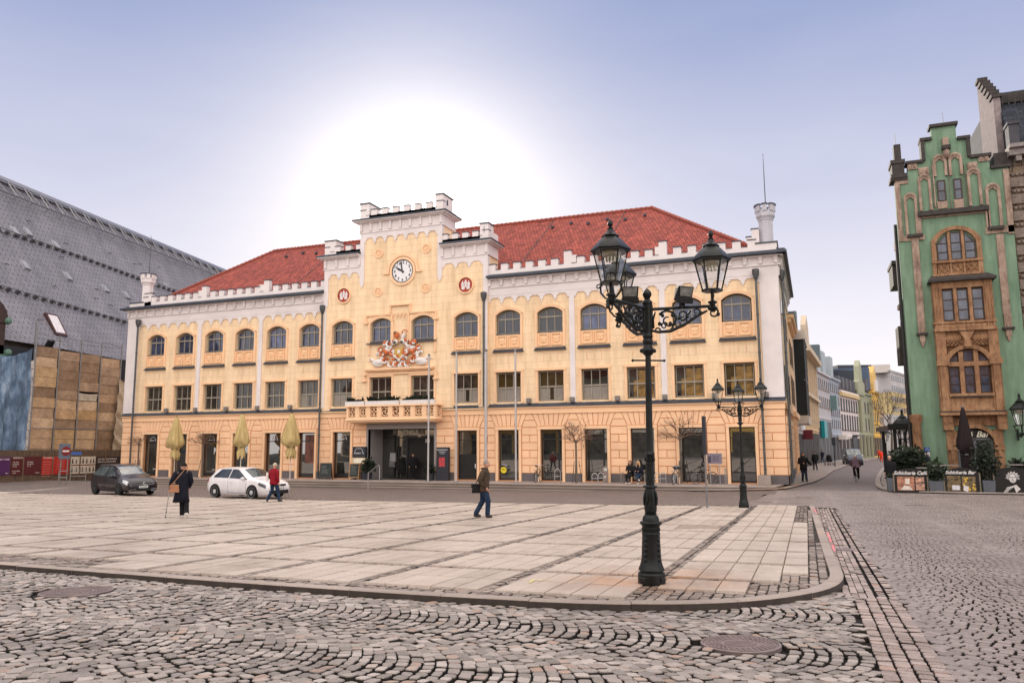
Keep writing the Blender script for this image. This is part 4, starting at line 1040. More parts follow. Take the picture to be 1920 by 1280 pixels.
hm.build('hood_moulding', M_APR, hall, world=True)
sl_ = MB()
for i in (7, 8):
 x = WX[i]; sl_.add([(x-1.12, y-.2, 9.2), (x+1.12, y-.2, 9.2), (x+1.12, y-.2, 9.25), (x-1.12, y-.2, 9.25), (x+.9, y+.2, 9.43), (x-.9, y+.2, 9.43)], [(0, 1, 2, 3), (3, 2, 4, 5)])
sl_.build('window_ledge', M_LEAD, hall, world=True)
M_CW = mat('crest_white', (.72, .68, .66, 1), .7, .12, 6); M_CR = mat('crest_rust', (.52, .13, .04, 1), .7, .25, 6); M_CG = mat('crest_gold', (.55, .33, .07, 1), .6, .2, 6); M_CD = mat('crest_dark', (.10, .09, .06, 1), .6, .2)
arms = empty('coat_of_arms'); arms.parent = hall; arms.location = (-25.5-H0.x, YR-H0.y, 7.52)
def spiral(cx, cz, r, a0, turns, n=14, y=-.16, shrink=.12, flip=1): return [(cx + flip*r*(1-(1-shrink)*i/n)*math.cos(a0+turns*2*PI*i/n), y - .03*math.sin(PI*i/n), cz + r*(1-(1-shrink)*i/n)*math.sin(a0+turns*2*PI*i/n)) for i in range(n+1)]
mw, mr = MB(), MB()
R_ = random.Random(5)
for sgn in (-1, 1):
 sw = MB(); bx = sgn*1.68
 sw.ball((bx, -.15, .34), (.46, .16, .27), 12, 7); sw.ball((bx-sgn*.12, -.22, .42), (.36, .12, .2), 10, 6)
 sw.tube([(bx-sgn*.25, -.16, .45), (bx-sgn*.32, -.18, .75), (bx-sgn*.16, -.2, 1.0), (bx+sgn*.02, -.2, 1.02), (bx+sgn*.1, -.2, .92)], [.13, .1, .085, .08, .06], 8)
 sw.tube([(bx+sgn*.3, -.14, .5), (bx+sgn*.6, -.12, .7), (bx+sgn*.72, -.1, .55), (bx+sgn*.62, -.1, .45)], [.12, .06, .04, .02], 6)
 sw.build('swan', M_CW, arms, smooth=True)
 spots = [(1.05, .42, .30, .6), (.62, .25, .26, 2.4), (1.25, .95, .26, 1.2), (.95, 1.15, .28, .2), (1.45, 1.25, .2, 1.), (.75, 1.6, .27, 2.), (1.1, 1.62, .2, .5), (.45, 1.75, .2, 2.8), (.5, 1.0, .26, 1.6), (.35, .55, .22, .0), (1.32, .62, .2, 3.), (.28, .2, .2, 1.2)]
 for j, (cx, cz, r, a0) in enumerate(spots):
  tgt = mw if j % 2 else mr
  tgt.tube(spiral(sgn*cx, cz, r, a0, .85, 14, -.14-.03*(j % 3), .25, 1), [.035+.055*math.sin(PI*min(1, q/14+.08)) for q in range(15)], 7)
  tgt2 = mr if j % 2 else mw
  tgt2.tube(spiral(sgn*cx*1.02, cz+.04, r*.62, a0+2.2, .7, 10, -.2-.03*(j % 2), .3, 1), [.025+.05*math.sin(PI*min(1, q/10+.08)) for q in range(11)], 6)
 mr.tube([(sgn*.05, -.2, .4), (sgn*.3, -.2, .22), (sgn*.62, -.18, .04)], [.03, .1, .04], 6)
 mw.tube([(sgn*.02, -.19, .5), (sgn*.3, -.2, .75), (sgn*.62, -.16, .98)], [.06, .17, .05], 8, flat=.6)
 h = MB(); h.ball((sgn*.27, -.26, 1.72), (.2, .17, .17), 10, 7, 0); h.ball((sgn*.27, -.40, 1.70), (.13, .06, .11), 8, 5, 1); h.build('helmet', [M_CW, M_CD], arms, smooth=True)
 mw.ball((sgn*.95, -.2, 1.28), (.16, .1, .15), 8, 5); mr.ball((sgn*1.02, -.24, 1.05), (.2, .1, .16), 8, 5); mr.ball((sgn*1.15, -.18, 1.7), (.17, .1, .17), 8, 5)
 for q in range(3): mw.ball((sgn*(.62+q*.1), -.22, 1.38-.1*q), (.08, .06, .09), 6, 4)
mw.ball((0, -.2, .5), (.12, .1, .14), 8, 5); mw.ball((0, -.16, .12), (.17, .1, .14), 8, 5)
mr.tube([(-.1, -.22, 2.05), (-.3, -.24, 2.2), (-.42, -.24, 2.4)], [.14, .12, .05], 7); mr.ball((-.2, -.24, 2.25), (.24, .12, .2), 8, 5); mr.ball((-.12, -.25, 2.12), (.12, .1, .2), 8, 5)
mw.tube([(.22, -.2, 1.9), (.32, -.22, 2.15), (.42, -.2, 2.3)], [.1, .14, .06], 7)
mr.tube(spiral(.35, 2.35, .25, .3, .8, 10, -.14, .3), .035, 6)
mw.build('white_mantling', M_CW, arms, smooth=True); mr.build('rust_mantling', M_CR, arms, smooth=True)
hd = MB(); hd.ball((-.27, -.28, 2.36), (.11, .1, .12), 8, 6); hd.build('black_crest_head', M_CD, arms, smooth=True)
sh = MB()
sh.prismY([(-.33, 1.32), (-.33, .85), (0, .55), (.33, .85), (.33, 1.32)], -.26, -.1, 0); sh.prismY([(-.1, 1.2), (-.1, .95), (.1, .95), (.1, 1.2)], -.29, -.25, 1); sh.prismY([(-.3, .8), (0, .62), (0, .85)], -.285, -.25, 2)
for sgn in (-1, 1): sh.prismY([(sgn*.5-.28, 1.3), (sgn*.5-.24, .95), (sgn*.5, .8), (sgn*.5+.24, .95), (sgn*.5+.28, 1.3)], -.2, -.08, 3 if sgn < 0 else 2); sh.prismY([(sgn*.5-.15, 1.25), (sgn*.5-.15, 1.08), (sgn*.5+.15, 1.08), (sgn*.5+.15, 1.25)], -.23, -.19, 1)
sh.build('shields', [M_CG, M_CW, M_CR, mat('crest_brown', (.2, .07, .04, 1), .7)], arms)
bal = empty('balcony'); bal.parent = hall; bal.location = (0, 0, 0)
BX0, BX1, BY = -29.12, -22.35, 44.86
b = MB()
b.box(BX0-.08, BX1+.08, BY-.08, YR, 4.86, 4.97)
b.box(BX0+.03, BX1-.03, BY+.03, YR, 3.86, 4.1)
b.add([(BX0, BY, 4.1), (BX1, BY, 4.1), (BX1, YR, 4.1), (BX0, YR, 4.1), (BX0-.06, BY-.06, 3.98), (BX1+.06, BY-.06, 3.98), (BX1+.06, YR, 3.98), (BX0-.06, YR, 3.98)], [(0, 1, 5, 4), (1, 2, 6, 5), (3, 0, 4, 7), (4, 5, 6, 7)])
b.add([(BX0-.06, BY-.06, 3.98), (BX1+.06, BY-.06, 3.98), (BX1+.06, YR, 3.98), (BX0-.06, YR, 3.98), (BX0+.25, BY+.3, 3.78), (BX1-.25, BY+.3, 3.78), (BX1-.25, YR, 3.78), (BX0+.25, YR, 3.78)], [(0, 1, 5, 4), (1, 2, 6, 5), (3, 0, 4, 7), (4, 5, 6, 7)])
b.box(BX0+.02, BX1-.02, BY+.02, BY+.2, 4.1, 4.2); 
n = 8; wb = (BX1-BX0)/n
pier_x = [BX0 + wb*k for k in range(n+1)]
for k, x in enumerate(pier_x): b.box(x-.17 if k else BX0, x+.17 if k < n else BX1, BY, BY+.22, 4.1, 4.86)
for s_ in (0, 1):
 x = (BX0, BX1)[s_]; sx = (0, .22) if s_ == 0 else (-.22, 0)
 b.box(x+sx[0], x+sx[1], BY+.22, BY+.3, 4.1, 4.86); b.box(x+sx[0], x+sx[1], YR-.1, YR, 4.1, 4.86); b.box(x+sx[0]*.6, x+sx[1]*.6, BY+.3, YR-.1, 4.1, 4.2)
b.build('balcony_body', M_APR, bal, world=True, bevel=.012)
tr = MB(); bk = MB()
def roundel(fn, r, kind):
 N = 24
 tr.tube([fn(r*math.cos(2*PI*i/N), r*math.sin(2*PI*i/N)) for i in range(N)], .03, 6, closed=True)
 if kind == 0:
  for q in range(4):
   a = q*PI/2 + PI/4; pts = [fn(r*.46*math.cos(a)+r*.42*math.cos(2*PI*i/14), r*.46*math.sin(a)+r*.42*math.sin(2*PI*i/14)) for i in range(14)]; tr.tube(pts, .026, 5, closed=True)
 elif kind == 1:
  for q in range(4):
   a = q*PI/2; P = [(r*.95*math.cos(a), r*.95*math.sin(a)), (r*.28*math.cos(a+PI/4), r*.28*math.sin(a+PI/4)), (r*.95*math.cos(a+PI/2), r*.95*math.sin(a+PI/2))]; tr.tube([fn(*p) for p in P], .03, 5)
 else:
  for q in range(3):
   a = q*2*PI/3; tr.tube([fn(r*t*math.cos(a+1.9*t), r*t*math.sin(a+1.9*t)) for t in np.linspace(0, 1, 8)], .034, 5)
for k in range(n):
 cx = BX0 + wb*(k+.5); roundel(lambda a, c: (cx+a, BY+.1, 4.53+c), .27, [1, 0, 1, 2, 2, 1, 0, 0][k])
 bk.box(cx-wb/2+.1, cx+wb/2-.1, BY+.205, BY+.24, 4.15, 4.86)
for s_, x in ((0, BX0+.1), (1, BX1-.1)): roundel(lambda a, c: (x, (BY+.3+YR-.1)/2+a, 4.53+c), .23, 2)
tr.build('tracery', M_APR, bal, world=True)
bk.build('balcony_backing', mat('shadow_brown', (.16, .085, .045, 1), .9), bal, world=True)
M_CONC = mat('portal_grey', (.30, .275, .27, 1), .8, .08, 1.5, .05)
po = MB(); PD = 47.9
po.quad((-28.0, YF-.06, 0), (-28.0, YF-.06, 3.83), (-28.0, PD, 3.83), (-28.0, PD, 0)); po.quad((-22.95, YF-.06, 0), (-22.95, PD, 0), (-22.95, PD, 3.83), (-22.95, YF-.06, 3.83))
po.box(-28.12, -22.83, YF-.12, YF+.5, 3.38, 3.83); po.box(-28.14, -28.0, YF-.12, YF-.0, 0, 3.38); po.box(-22.95, -22.81, YF-.12, YF, 0, 3.38)
po.quad((-28, YF+.5, 3.42), (-22.95, YF+.5, 3.42), (-22.95, PD, 3.42), (-28, PD, 3.42))
po.build('portal', M_CONC, hall, world=True)
M_INT = mat('dark_interior', (.02, .019, .018, 1), .7, .4, 1.2)
dr = MB(); dr.quad((-28, PD+.02, 0), (-22.95, PD+.02, 0), (-22.95, PD+.02, 3.42), (-28, PD+.02, 3.42)); dr.build('doorway', M_INT, hall, world=True)
dd = MB()
for x0, x1, z0, z1 in ((-28, -22.95, 2.78, 2.84), (-26.75, -26.69, 0, 2.78), (-26.10, -25.98, 0, 2.78), (-24.0, -23.92, 0, 2.78)): dd.box(x0, x1, PD-.06, PD, z0, z1)
df = dd.build('door_frame', M_DARKFR, hall, world=True)
gp_ = MB(); gp_.quad((-28, PD-.02, .02), (-26.0, PD-.02, .02), (-26.0, PD-.02, 2.78), (-28, PD-.02, 2.78)); gp_.quad((-23.95, PD-.02, .02), (-22.95, PD-.02, .02), (-22.95, PD-.02, 2.78), (-23.95, PD-.02, 2.78)); gp_.quad((-28, PD-.02, 2.84), (-22.95, PD-.02, 2.84), (-22.95, PD-.02, 3.4), (-28, PD-.02, 3.4))
gp_.build('door_glass', M_SHOP, df, world=True)
M_LET = mat('letter_ivory', (.92, .86, .70, 1), .5)
pc = on_y(765, 810, PD-.1)
text_mesh('RATHAUS', .40, M_LET, hall, 'lettering', (pc.x+.12-H0.x, PD-.2-H0.y, pc.z), extrude=.03, bold=.008, sx=.86)
m = MB(); m.box(pc.x-1.2, pc.x-.9, PD-.1, PD-.06, pc.z-.17, pc.z+.17); m.prismY([(pc.x+.98, pc.z-.15), (pc.x+1.25, pc.z-.15), (pc.x+1.25, pc.z+.15), (pc.x+1.05, pc.z+.2)], PD-.1, PD-.06); m.build('crest_panel', mat('sign_stone', (.35, .31, .25, 1), .7, .3, 9), hall, world=True)
m = MB(); m.box(-27.4, -26.95, PD-.05, PD-.03, 1.15, 1.75)
for k in range(3): m.box(-27.45, -27.0, PD-.05, PD-.03, 1.05-.12*k, 1.1-.12*k)
m.build('notice', mat('notice_grey', (.4, .4, .4, 1), .6, .4, 20), df, world=True)
m = MB(); m.box(-24.6, -24.25, PD-.08, PD-.03, 2.45, 2.72); m.build('wall_notice', mat('notice_pale', (.5, .48, .44, 1), .6), df, world=True)
an = MB(); 
A0, A1 = (XR2+.02, 60.6), (-.6, 70.)
an.add([(A0[0], A0[1], 0-.3), (A1[0], A1[1], -.3), (A1[0], A1[1], 11.9), (A0[0], A0[1], 11.9), (A0[0]-12, A0[1], -.3), (A1[0]-12, A1[1], -.3), (A1[0]-12, A1[1], 11.9), (A0[0]-12, A0[1], 11.9)], [(0, 1, 2, 3), (1, 5, 6, 2), (0, 4, 7, 3), (3, 2, 6, 7)], 0)
def afl(s, o, z):
 t = s/9.43; d = Vector((A1[0]-A0[0], A1[1]-A0[1], 0)).normalized(); return (A0[0]+(A1[0]-A0[0])*t + d.y*o, A0[1]+(A1[1]-A0[1])*t - d.x*o, z)
for z0, z1, o, mi in ((4.2, 4.6, .3, 0), (11.3, 11.55, .25, 0), (11.6, 11.9, .45, 0), (11.9, 12.0, .5, 1)):
 an.add([afl(0, 0, z0), afl(9.4, 0, z0), afl(9.4, 0, z1), afl(0, 0, z1), afl(0, o, z0), afl(9.4, o, z0), afl(9.4, o, z1), afl(0, o, z1)], [(4, 5, 6, 7), (0, 1, 5, 4), (3, 2, 6, 7), (0, 4, 7, 3), (1, 2, 6, 5)], mi)
aw = an.build('side_wing', [M_APR, M_LEAD, M_TILE], hall, world=True)
for s in (1.5, 4.2, 6.9):
 for z0, z1 in ((8.2, 10.2), (5.2, 7.4), (.5, 3.4)):
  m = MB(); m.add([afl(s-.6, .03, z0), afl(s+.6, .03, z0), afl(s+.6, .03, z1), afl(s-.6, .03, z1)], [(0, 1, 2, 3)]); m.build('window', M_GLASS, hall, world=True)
for (a, b), (o0, o1) in (((0, 9.4), (.0, .0)),):
 for k in range(9):
  z0, z1 = k*.46, k*.46+.42; m = None
rw_ = MB()
for k in range(9):
 for j in range(3): rw_.add([afl(j*3.1, 0, k*.46), afl(j*3.1+1.0, 0, k*.46), afl(j*3.1+1.0, 0, k*.46+.42), afl(j*3.1, 0, k*.46+.42), afl(j*3.1, .16, k*.46), afl(j*3.1+1., .16, k*.46), afl(j*3.1+1., .16, k*.46+.42), afl(j*3.1, .16, k*.46+.42)], [(4, 5, 6, 7), (0, 1, 5, 4), (3, 2, 6, 7), (0, 4, 7, 3), (1, 2, 6, 5)])
rw_.build('side_rustication', M_RUST, hall, world=True)
# ================================================================== LEFT: CONCERT HALL UNDER REPAIR
ZR = 28.6
P1, P2 = pf(0, 338, ZR), pf(430, 514, ZR)
rdir = (P2-P1).normalized(); rper = Vector((rdir.y, -rdir.x, 0))
RUN, DROP = 10.9, 17.6
P0 = P1 - rdir*26; P3 = P2 + rdir*8
ch_ = empty('concert_hall', (P1.x, P1.y, 0), 0, 'big hall with a huge steep grey slate roof, partly wrapped for repairs', 'hall')
e_s = (rper*RUN + Vector((0, 0, -DROP))).normalized()      # down the slope
e_n = rdir.cross(e_s); e_n = e_n if e_n.z > 0 else -e_n
SL = math.hypot(RUN, DROP)
def slate(name, col):
 n = NT(name); P = n.mapping(n.obj(), rot=(0, 0, math.radians(-38)))
 br = n.new('ShaderNodeTexBrick', {'Vector': P, 'Scale': 1., 'Mortar Size': .05, 'Mortar Smooth': .6, 'Brick Width': .8, 'Row Height': .40, 'Color1': mul(col, .9), 'Color2': mul(col, 1.12), 'Mortar': mul(col, .38)})
 c = n.mix(1., br.outputs[0], n.ramp(n.noise(n.mapping(n.obj(), (.35, .1, 1)), 1., 6, .65), [(.3, (.7, .7, .74, 1)), (.7, (1.15, 1.13, 1.12, 1))]), 'MULTIPLY')
 n.set(color=c, rough=.6, normal=n.bump(br.outputs[1], -.5 if False else .5, .03), spec=.45)
 return n.m
M_SLATE = slate('hall_slate', (.215, .208, .24, 1))
M_STEEL = mat('galvanised_steel', (.22, .22, .23, 1), .45, .25, 5, 0, 40, .6)
Mroof = Matrix(((rdir.x, e_s.x, e_n.x, 0), (rdir.y, e_s.y, e_n.y, 0), (rdir.z, e_s.z, e_n.z, 0), (0, 0, 0, 1)))
if Mroof.to_3x3().determinant() < 0: pass
def roof_xy(u, v):
 q = ray(u, v); o = Vector((0, 0, CZ)); t = (P1-o).dot(e_n)/q.dot(e_n); p = o + q*t - P1
 return p.dot(rdir), p.dot(e_s)
LR = (P3-P1).length
sub = [(-26+(LR+26)*i/40, 0) for i in range(41)]
m = MB()
NX, NY = 50, 14
vs = []
for j in range(NY+1):
 for i in range(NX+1):
  x, y = -26+(LR+26)*i/NX, SL*j/NY
  vs.append((x, y, .12*math.sin(x*.23)*math.sin(y*.2) - .35*math.sin(PI*min(1, j/NY*1.0))))
m.add(vs, [(j*(NX+1)+i, j*(NX+1)+i+1, (j+1)*(NX+1)+i+1, (j+1)*(NX+1)+i) for j in range(NY) for i in range(NX)])
roof = m.build('roof', M_SLATE, ch_, smooth='all'); roof.matrix_local = Mroof; roof.location = (0, 0, ZR)
def rz(x, y): return .12*math.sin(x*.23)*math.sin(y*.2) - .35*math.sin(PI*min(1, max(0, y/SL)))
def rbuild(mb, name, mt, **k): return mb.build(name, mt, roof, **k)
m = MB(); m.box(-26, LR, -.5, .35, -.05, .22); rbuild(m, 'ridge_cap', mat('ridge_sheet', (.20, .20, .24, 1), .4, .15, 1.5, 0, 40, .4))
m = MB(); y0, y1 = .5, 2.25
m.tube([(-26, y1, .55), (LR, y1, .55)], .08, 5); m.tube([(-26, y0, .5), (LR, y0, .5)], .07, 5)
k = 0; x = -25.
while x < LR-1:
 m.tube([(x, y0, .5), (x+.25, y1, .55)], .08, 4); m.tube([(x+1.2, y1, .55), (x+.5, y0, .5)], .05, 4); m.tube([(x+.25, y1, .55), (x+.25, y1, -.1)], .03, 4); x += 2.1
rbuild(m, 'ridge_truss', M_STEEL)
for (ua, va), (ub, vb) in (((0, 428), (350, 551)), ((0, 536), (250, 606))):
 xa, ya = roof_xy(ua, va); xb, yb = roof_xy(ub, vb); sl = (yb-ya)/(xb-xa); m = MB(); x = xa-10
 while x < xb+9:
  y = ya + sl*(x-xa); z = rz(x, y); m.box(x-.16, x+.16, y-.1, y+.12, z, z+.34); m.tube([(x, y, z+.3), (x+.55, y+.02, z+.05)], .04, 4); x += 1.0
 m.tube([(xa-10, ya-sl*10, .12), (xb+9, yb+sl*9, .0)], .035, 5); rbuild(m, 'snow_guard', mat('guard_dark', (.06, .06, .065, 1), .6))
M_HATCH = mat('hatch_sheet', (.30, .30, .33, 1), .4, .2, 3, 0, 40, .5)
for u, v in ((32, 430), (55, 432), (107, 457), (53, 493), (130, 515), (200, 538), (240, 550), (317, 533)):
 x, y = roof_xy(u, v); z = rz(x, y); m = MB(); m.add([(x-.35, y-.55, z), (x+.35, y-.55, z), (x+.4, y+.6, z), (x-.4, y+.6, z), (x-.3, y-.5, z+.06), (x+.3, y-.5, z+.06), (x+.36, y+.5, z+.2), (x-.36, y+.5, z+.2)], [(4, 5, 6, 7), (0, 1, 5, 4), (1, 2, 6, 5), (2, 3, 7, 6), (3, 0, 4, 7)])
 rbuild(m, 'roof_hatch', M_HATCH)
x, y = roof_xy(105, 609); z = rz(x, y)
m = MB(); m.box(x-.75, x+.75, y-1.2, y+1.2, z-.1, z+.22); o = rbuild(m, 'skylight', mat('skylight_frame', (.06, .025, .025, 1), .6))
m = MB(); m.box(x-.55, x+.55, y-1., y+.95, z+.2, z+.24); m.build('pane', mat('skylight_pane', (.7, .66, .68, 1), .2), o)
for i in range(26):
 u = R_.uniform(5, 330); v = R_.uniform(0, 1)
 x, y = roof_xy(u, 380+u*.35+v*(230-u*.35)); z = rz(x, y)
 if 3 < y < SL-1.5: m = MB(); m.tube([(x, y, z), (x+.1, y+.1, z+.2), (x+.3, y+.2, z+.22)], .045, 4); rbuild(m, 'roof_hook', MATS['guard_dark'])
m = MB()
for u in (84, 91):
 x, y = roof_xy(u, 654); z = rz(x, y); m.tube([(x, y, z), (x-.1, y-.35, z+.75)], [.2, .17], 10)
rbuild(m, 'vent_pipe', mat('pipe_black', (.012, .012, .014, 1), .5))
m = MB(); A, B = P0 + rper*(RUN-1.0), P3 + rper*(RUN-1.0); C, D = P3 - rper*RUN, P0 - rper*RUN
m.add([(p.x, p.y, z) for z in (-1.5, ZR-DROP+.6) for p in (A, B, C, D)] + [(P0.x, P0.y, ZR-.2), (P3.x, P3.y, ZR-.2)], [(0, 1, 5, 4), (1, 2, 6, 5), (2, 3, 7, 6), (3, 0, 4, 7), (6, 7, 8, 9), (5, 6, 9), (7, 4, 8)])
m.build('hall_body', mat('hall_wall', (.16, .14, .13, 1), .85, .2), ch_, world=True)
m = MB(); a = Vector((P0.x, P0.y, ZR-.2)); b = Vector((P3.x, P3.y, ZR-.2)); m.quad((a.x, a.y, a.z), (b.x, b.y, b.z), (C.x, C.y, ZR-DROP), (D.x, D.y, ZR-DROP)); m.build('rear_roof', M_SLATE, ch_, world=True)
dp = on_x(-4, 640, -61.); 
dm = MB(); dm.box(dp.x-1.2, dp.x+.4, dp.y-3., dp.y+.25, dp.z-1.2, dp.z+1.5); dm.prism([(-.2+1.0*math.cos(t)*1.6-1.0, dp.z+1.5+2.0*math.sin(t)) for t in np.linspace(0, PI, 12)], lambda a, b, d: (d, dp.y+a, b), dp.x-1.2, dp.x+.5)
do = dm.build('dormer', mat('dormer_brown', (.045, .026, .024, 1), .7, .4, 4), ch_, world=True)
dm = MB(); dm.ball((dp.x+.5, dp.y+.35, dp.z+1.7), .3, 10, 7); dm.ball((dp.x+.5, dp.y+.55, dp.z-.9), .32, 10, 7); dm.box(dp.x+.4, dp.x+.6, dp.y-3, dp.y+.5, dp.z-1.3, dp.z-1.05)
dm.build('copper_ball', mat('copper_green', (.09, .17, .13, 1), .7, .3, 6), do, world=True, smooth=True)
SX = -60.2
bay_u = [57, 103, 144.5, 183, 221]
bay_top = [(644, 654), (655.5, 661), (660.5, 667), (669, 674)]
by = [on_x(u, 760, SX).y for u in bay_u]
sc_ = empty('scaffold', (SX, by[0], Tz(SX, by[0])), 0, 'tall scaffold clad in weathered brown boards in four bays', 'scaffold')
nt = NT('scaffold_board'); Pn = nt.obj(); isl = nt.math('FRACT', nt.math('MULTIPLY_ADD', nt.new('ShaderNodeObjectInfo').outputs['Random'], 7.31, nt.new('ShaderNodeNewGeometry').outputs['Random Per Island']))
cB = nt.ramp(isl, [(0, (.21, .145, .10, 1)), (.3, (.33, .24, .175, 1)), (.55, (.42, .30, .21, 1)), (.75, (.38, .25, .12, 1)), (.88, (.48, .36, .26, 1)), (1, (.66, .55, .42, 1))])
cB = nt.mix(1., cB, nt.ramp(nt.noise(nt.mapping(Pn, (1, 1.2, 9)), 2.2, 6, .7), [(.3, (.72, .70, .66, 1)), (.7, (1.5, 1.46, 1.44, 1))]), 'MULTIPLY')
cB = nt.mix(1., cB, nt.ramp(nt.noise(Pn, 1.1, 5, .7), [(.35, (.72, .7, .68, 1)), (.65, (1.1, 1.1, 1.1, 1))]), 'MULTIPLY')
nt.set(color=cB, rough=.8, spec=.25); M_BOARD = nt.m
gz = Tz(SX, by[2])
for k in range(4):
 ya, yb = by[k], by[k+1]; za = on_x(bay_u[k], bay_top[k][0], SX).z; zb_ = on_x(bay_u[k+1], bay_top[k][1], SX).z; zt_ = (za+zb_)/2
 m = MB(); n = 12; h = (zt_-(gz+.9))/n
 for j in range(n):
  z0 = gz+.9+j*h
  if k == 2 and j == 7: continue
  yo = R_.uniform(-.04, .04); m.box(SX-.05+yo, SX+yo, ya+.05, yb-.05, z0+.012, z0+h-.012)
 o = m.build('board_bay', M_BOARD, sc_, world=True)
 if k == 2:
  m = MB(); zz = gz+.9+7*h; vs = []
  for a in range(9):
   for b in range(5): vs.append((SX-.02+.05*math.sin(a*1.4+b*.8), ya+.1+(yb-ya-.2)*a/8, zz+h*.05+(h*.8)*b/4-.08*math.sin(PI*a/8)*(b/4)))
  m.add(vs, [(a*5+b, (a+1)*5+b, (a+1)*5+b+1, a*5+b+1) for a in range(8) for b in range(4)]); m.build('patch_sheet', mat('patch_pale', (.42, .37, .31, 1), .8, .2, 3), o, world=True, smooth='all')
for k in range(5):
 y = by[k]; zt_ = on_x(bay_u[k], (bay_top[min(k, 3)][0]), SX).z + (1.25 if k else 1.9)
 m = MB(); m.tube([(SX+.07, y, gz+.2), (SX+.07, y, zt_)], .055 if k else .11, 8); m.build('pole', M_STEEL, sc_, world=True)
m = MB()
for k in range(4):
 for z in (gz+4.35, gz+11.9): m.tube([(SX+.12, by[k], z), (SX+.12, by[k+1], z)], .03, 6)
 m.tube([(SX+.1, by[k], gz+12.3), (SX+.1, by[k+1], gz+12.1)], .03, 6)
m.build('guard_rail', M_STEEL, sc_, world=True)
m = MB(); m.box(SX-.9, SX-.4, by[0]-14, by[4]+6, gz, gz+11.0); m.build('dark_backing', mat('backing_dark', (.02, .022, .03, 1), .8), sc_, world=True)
def tarp(name, corners, m_, label, amp, fold, nx=26, nz=30, vert=True, cat='tarpaulin'):
 (ya, za), (yb, zb), (yc, zc), (yd, zd) = corners          # bottom-near, bottom-far, top-far, top-near
 m = MB(); vs = []
 for i in range(nx+1):
  s = i/nx
  for j in range(nz+1):
   t = j/nz
   y = (ya*(1-s)+yb*s)*(1-t) + (yd*(1-s)+yc*s)*t; z = (za*(1-s)+zb*s)*(1-t) + (zd*(1-s)+zc*s)*t
   if vert: dx = amp*(math.sin(s*fold*6.28+math.sin(t*5)*1.2) + .5*math.sin(s*fold*13+t*9)); z -= .9*math.sin(PI*s)*t*t
   else: dx = amp*(math.sin(t*fold*6.28+s*3.1) + .5*math.sin(t*fold*11+s*5)); z -= .35*math.sin(PI*s)
   vs.append((SX+.35+dx+R_.uniform(-.012, .012), y, z))
 m.add(vs, [(i*(nz+1)+j, (i+1)*(nz+1)+j, (i+1)*(nz+1)+j+1, i*(nz+1)+j+1) for i in range(nx) for j in range(nz)])
 o = m.build(name, m_, None, smooth='all'); return tag(o, label, cat)
nt = NT('blue_tarp'); Pn = nt.obj()
cT = nt.ramp(nt.noise(nt.mapping(Pn, (1, 1, .35)), 1.6, 7, .72), [(.3, (.03, .05, .085, 1)), (.46, (.08, .135, .22, 1)), (.58, (.17, .26, .39, 1)), (.7, (.36, .44, .54, 1))])
nt.set(color=cT, rough=.55, spec=.4, normal=nt.bump(nt.noise(Pn, 4, 6, .7), .6, .08)); M_BLUE = nt.m
y0 = on_x(-60, 760, SX+.35).y; y1 = on_x(51, 760, SX+.35).y
tarp('blue_tarpaulin', [(y0, gz+1.6), (y1, gz+1.5), (y1+.25, gz+11.0), (y0, gz+10.9)], M_BLUE, 'crumpled dark blue tarpaulin hanging in front of the scaffolded hall', .16, 4, 30, 34)
m = MB(); 
for j in range(12):
 z0 = gz+1.3+j*.72; y = y1+.28; m.add([(SX+.2+R_.uniform(0, .1), y-.1-R_.uniform(0, .12), z0), (SX+.3, y+.1, z0+.05), (SX+.25, y+.06+R_.uniform(0, .08), z0+.75), (SX+.2, y-.16, z0+.65)], [(0, 1, 2, 3)])
tag(m.build('torn_sheet', mat('torn_pale', (.5, .45, .42, 1), .8, .3, 3)), 'narrow torn pale plastic sheet beside the blue tarpaulin', 'plastic sheet')
nt = NT('beige_tarp'); Pn = nt.obj()
nt.set(color=nt.ramp(nt.noise(Pn, 1.3, 6, .65), [(.3, (.30, .235, .17, 1)), (.6, (.46, .375, .285, 1)), (.8, (.56, .47, .38, 1))]), rough=.75, normal=nt.bump(nt.noise(Pn, 5, 4, .6), .4, .05)); M_BEIGE = nt.m
ya_, yb_ = on_x(216, 780, SX+.35).y, on_x(252, 780, SX+.35).y
tarp('beige_tarpaulin', [(ya_-.1, gz+1.7), (yb_, gz+1.5), (yb_, gz+8.9), (ya_+.25, gz+9.1)], M_BEIGE, 'rumpled beige tarpaulin sagging between the boards and town hall', .07, 5, 16, 60, False)
HX = -59.2
hz = lambda y: Tz(HX, y)
ho = empty('hoarding', (HX, 44, Tz(HX, 44)), 0, 'dark wooden site hoarding along the foot of the scaffold', 'fence')
m = MB()
for k in range(22):
 a = 34 + k*1.1; m.box(HX-.06, HX, a+.01, a+1.08, hz(a)-.05, hz(a)+2.5)
m.build('panel', mat('hoarding_wood', (.10, .065, .045, 1), .8, .35, 3), ho, world=True)
m = MB()
for k in range(9): a = 34 + k*2.6; m.box(HX+.0, HX+.07, a, a+.1, hz(a), hz(a)+2.45)
m.build('post', mat('hoarding_post', (.13, .09, .06, 1), .8, .3, 3), ho, world=True)
M_TXT = mat('poster_print_white', (.7, .62, .6, 1), .6); M_TXTP = mat('poster_print_pink', (.62, .28, .26, 1), .6)
def poster(u0, v0, u1, v1, m_, label, build):
 a, b = on_x(u0, v0, HX+.02), on_x(u1, v1, HX+.02); w = b.y-a.y
 zt_ = a.z; zb_ = on_x(u0, v1, HX+.02).z; h = zt_-zb_
 r = empty('poster', (HX+.02, a.y, zb_), PI/2, label, 'poster', 'posters on the site hoarding')   # local x along the fence, -y out to the square
 m = MB(); m.box(0, w, -.03, -.0, 0, h); m.build('sheet', m_, r); build(r, w, h); return r
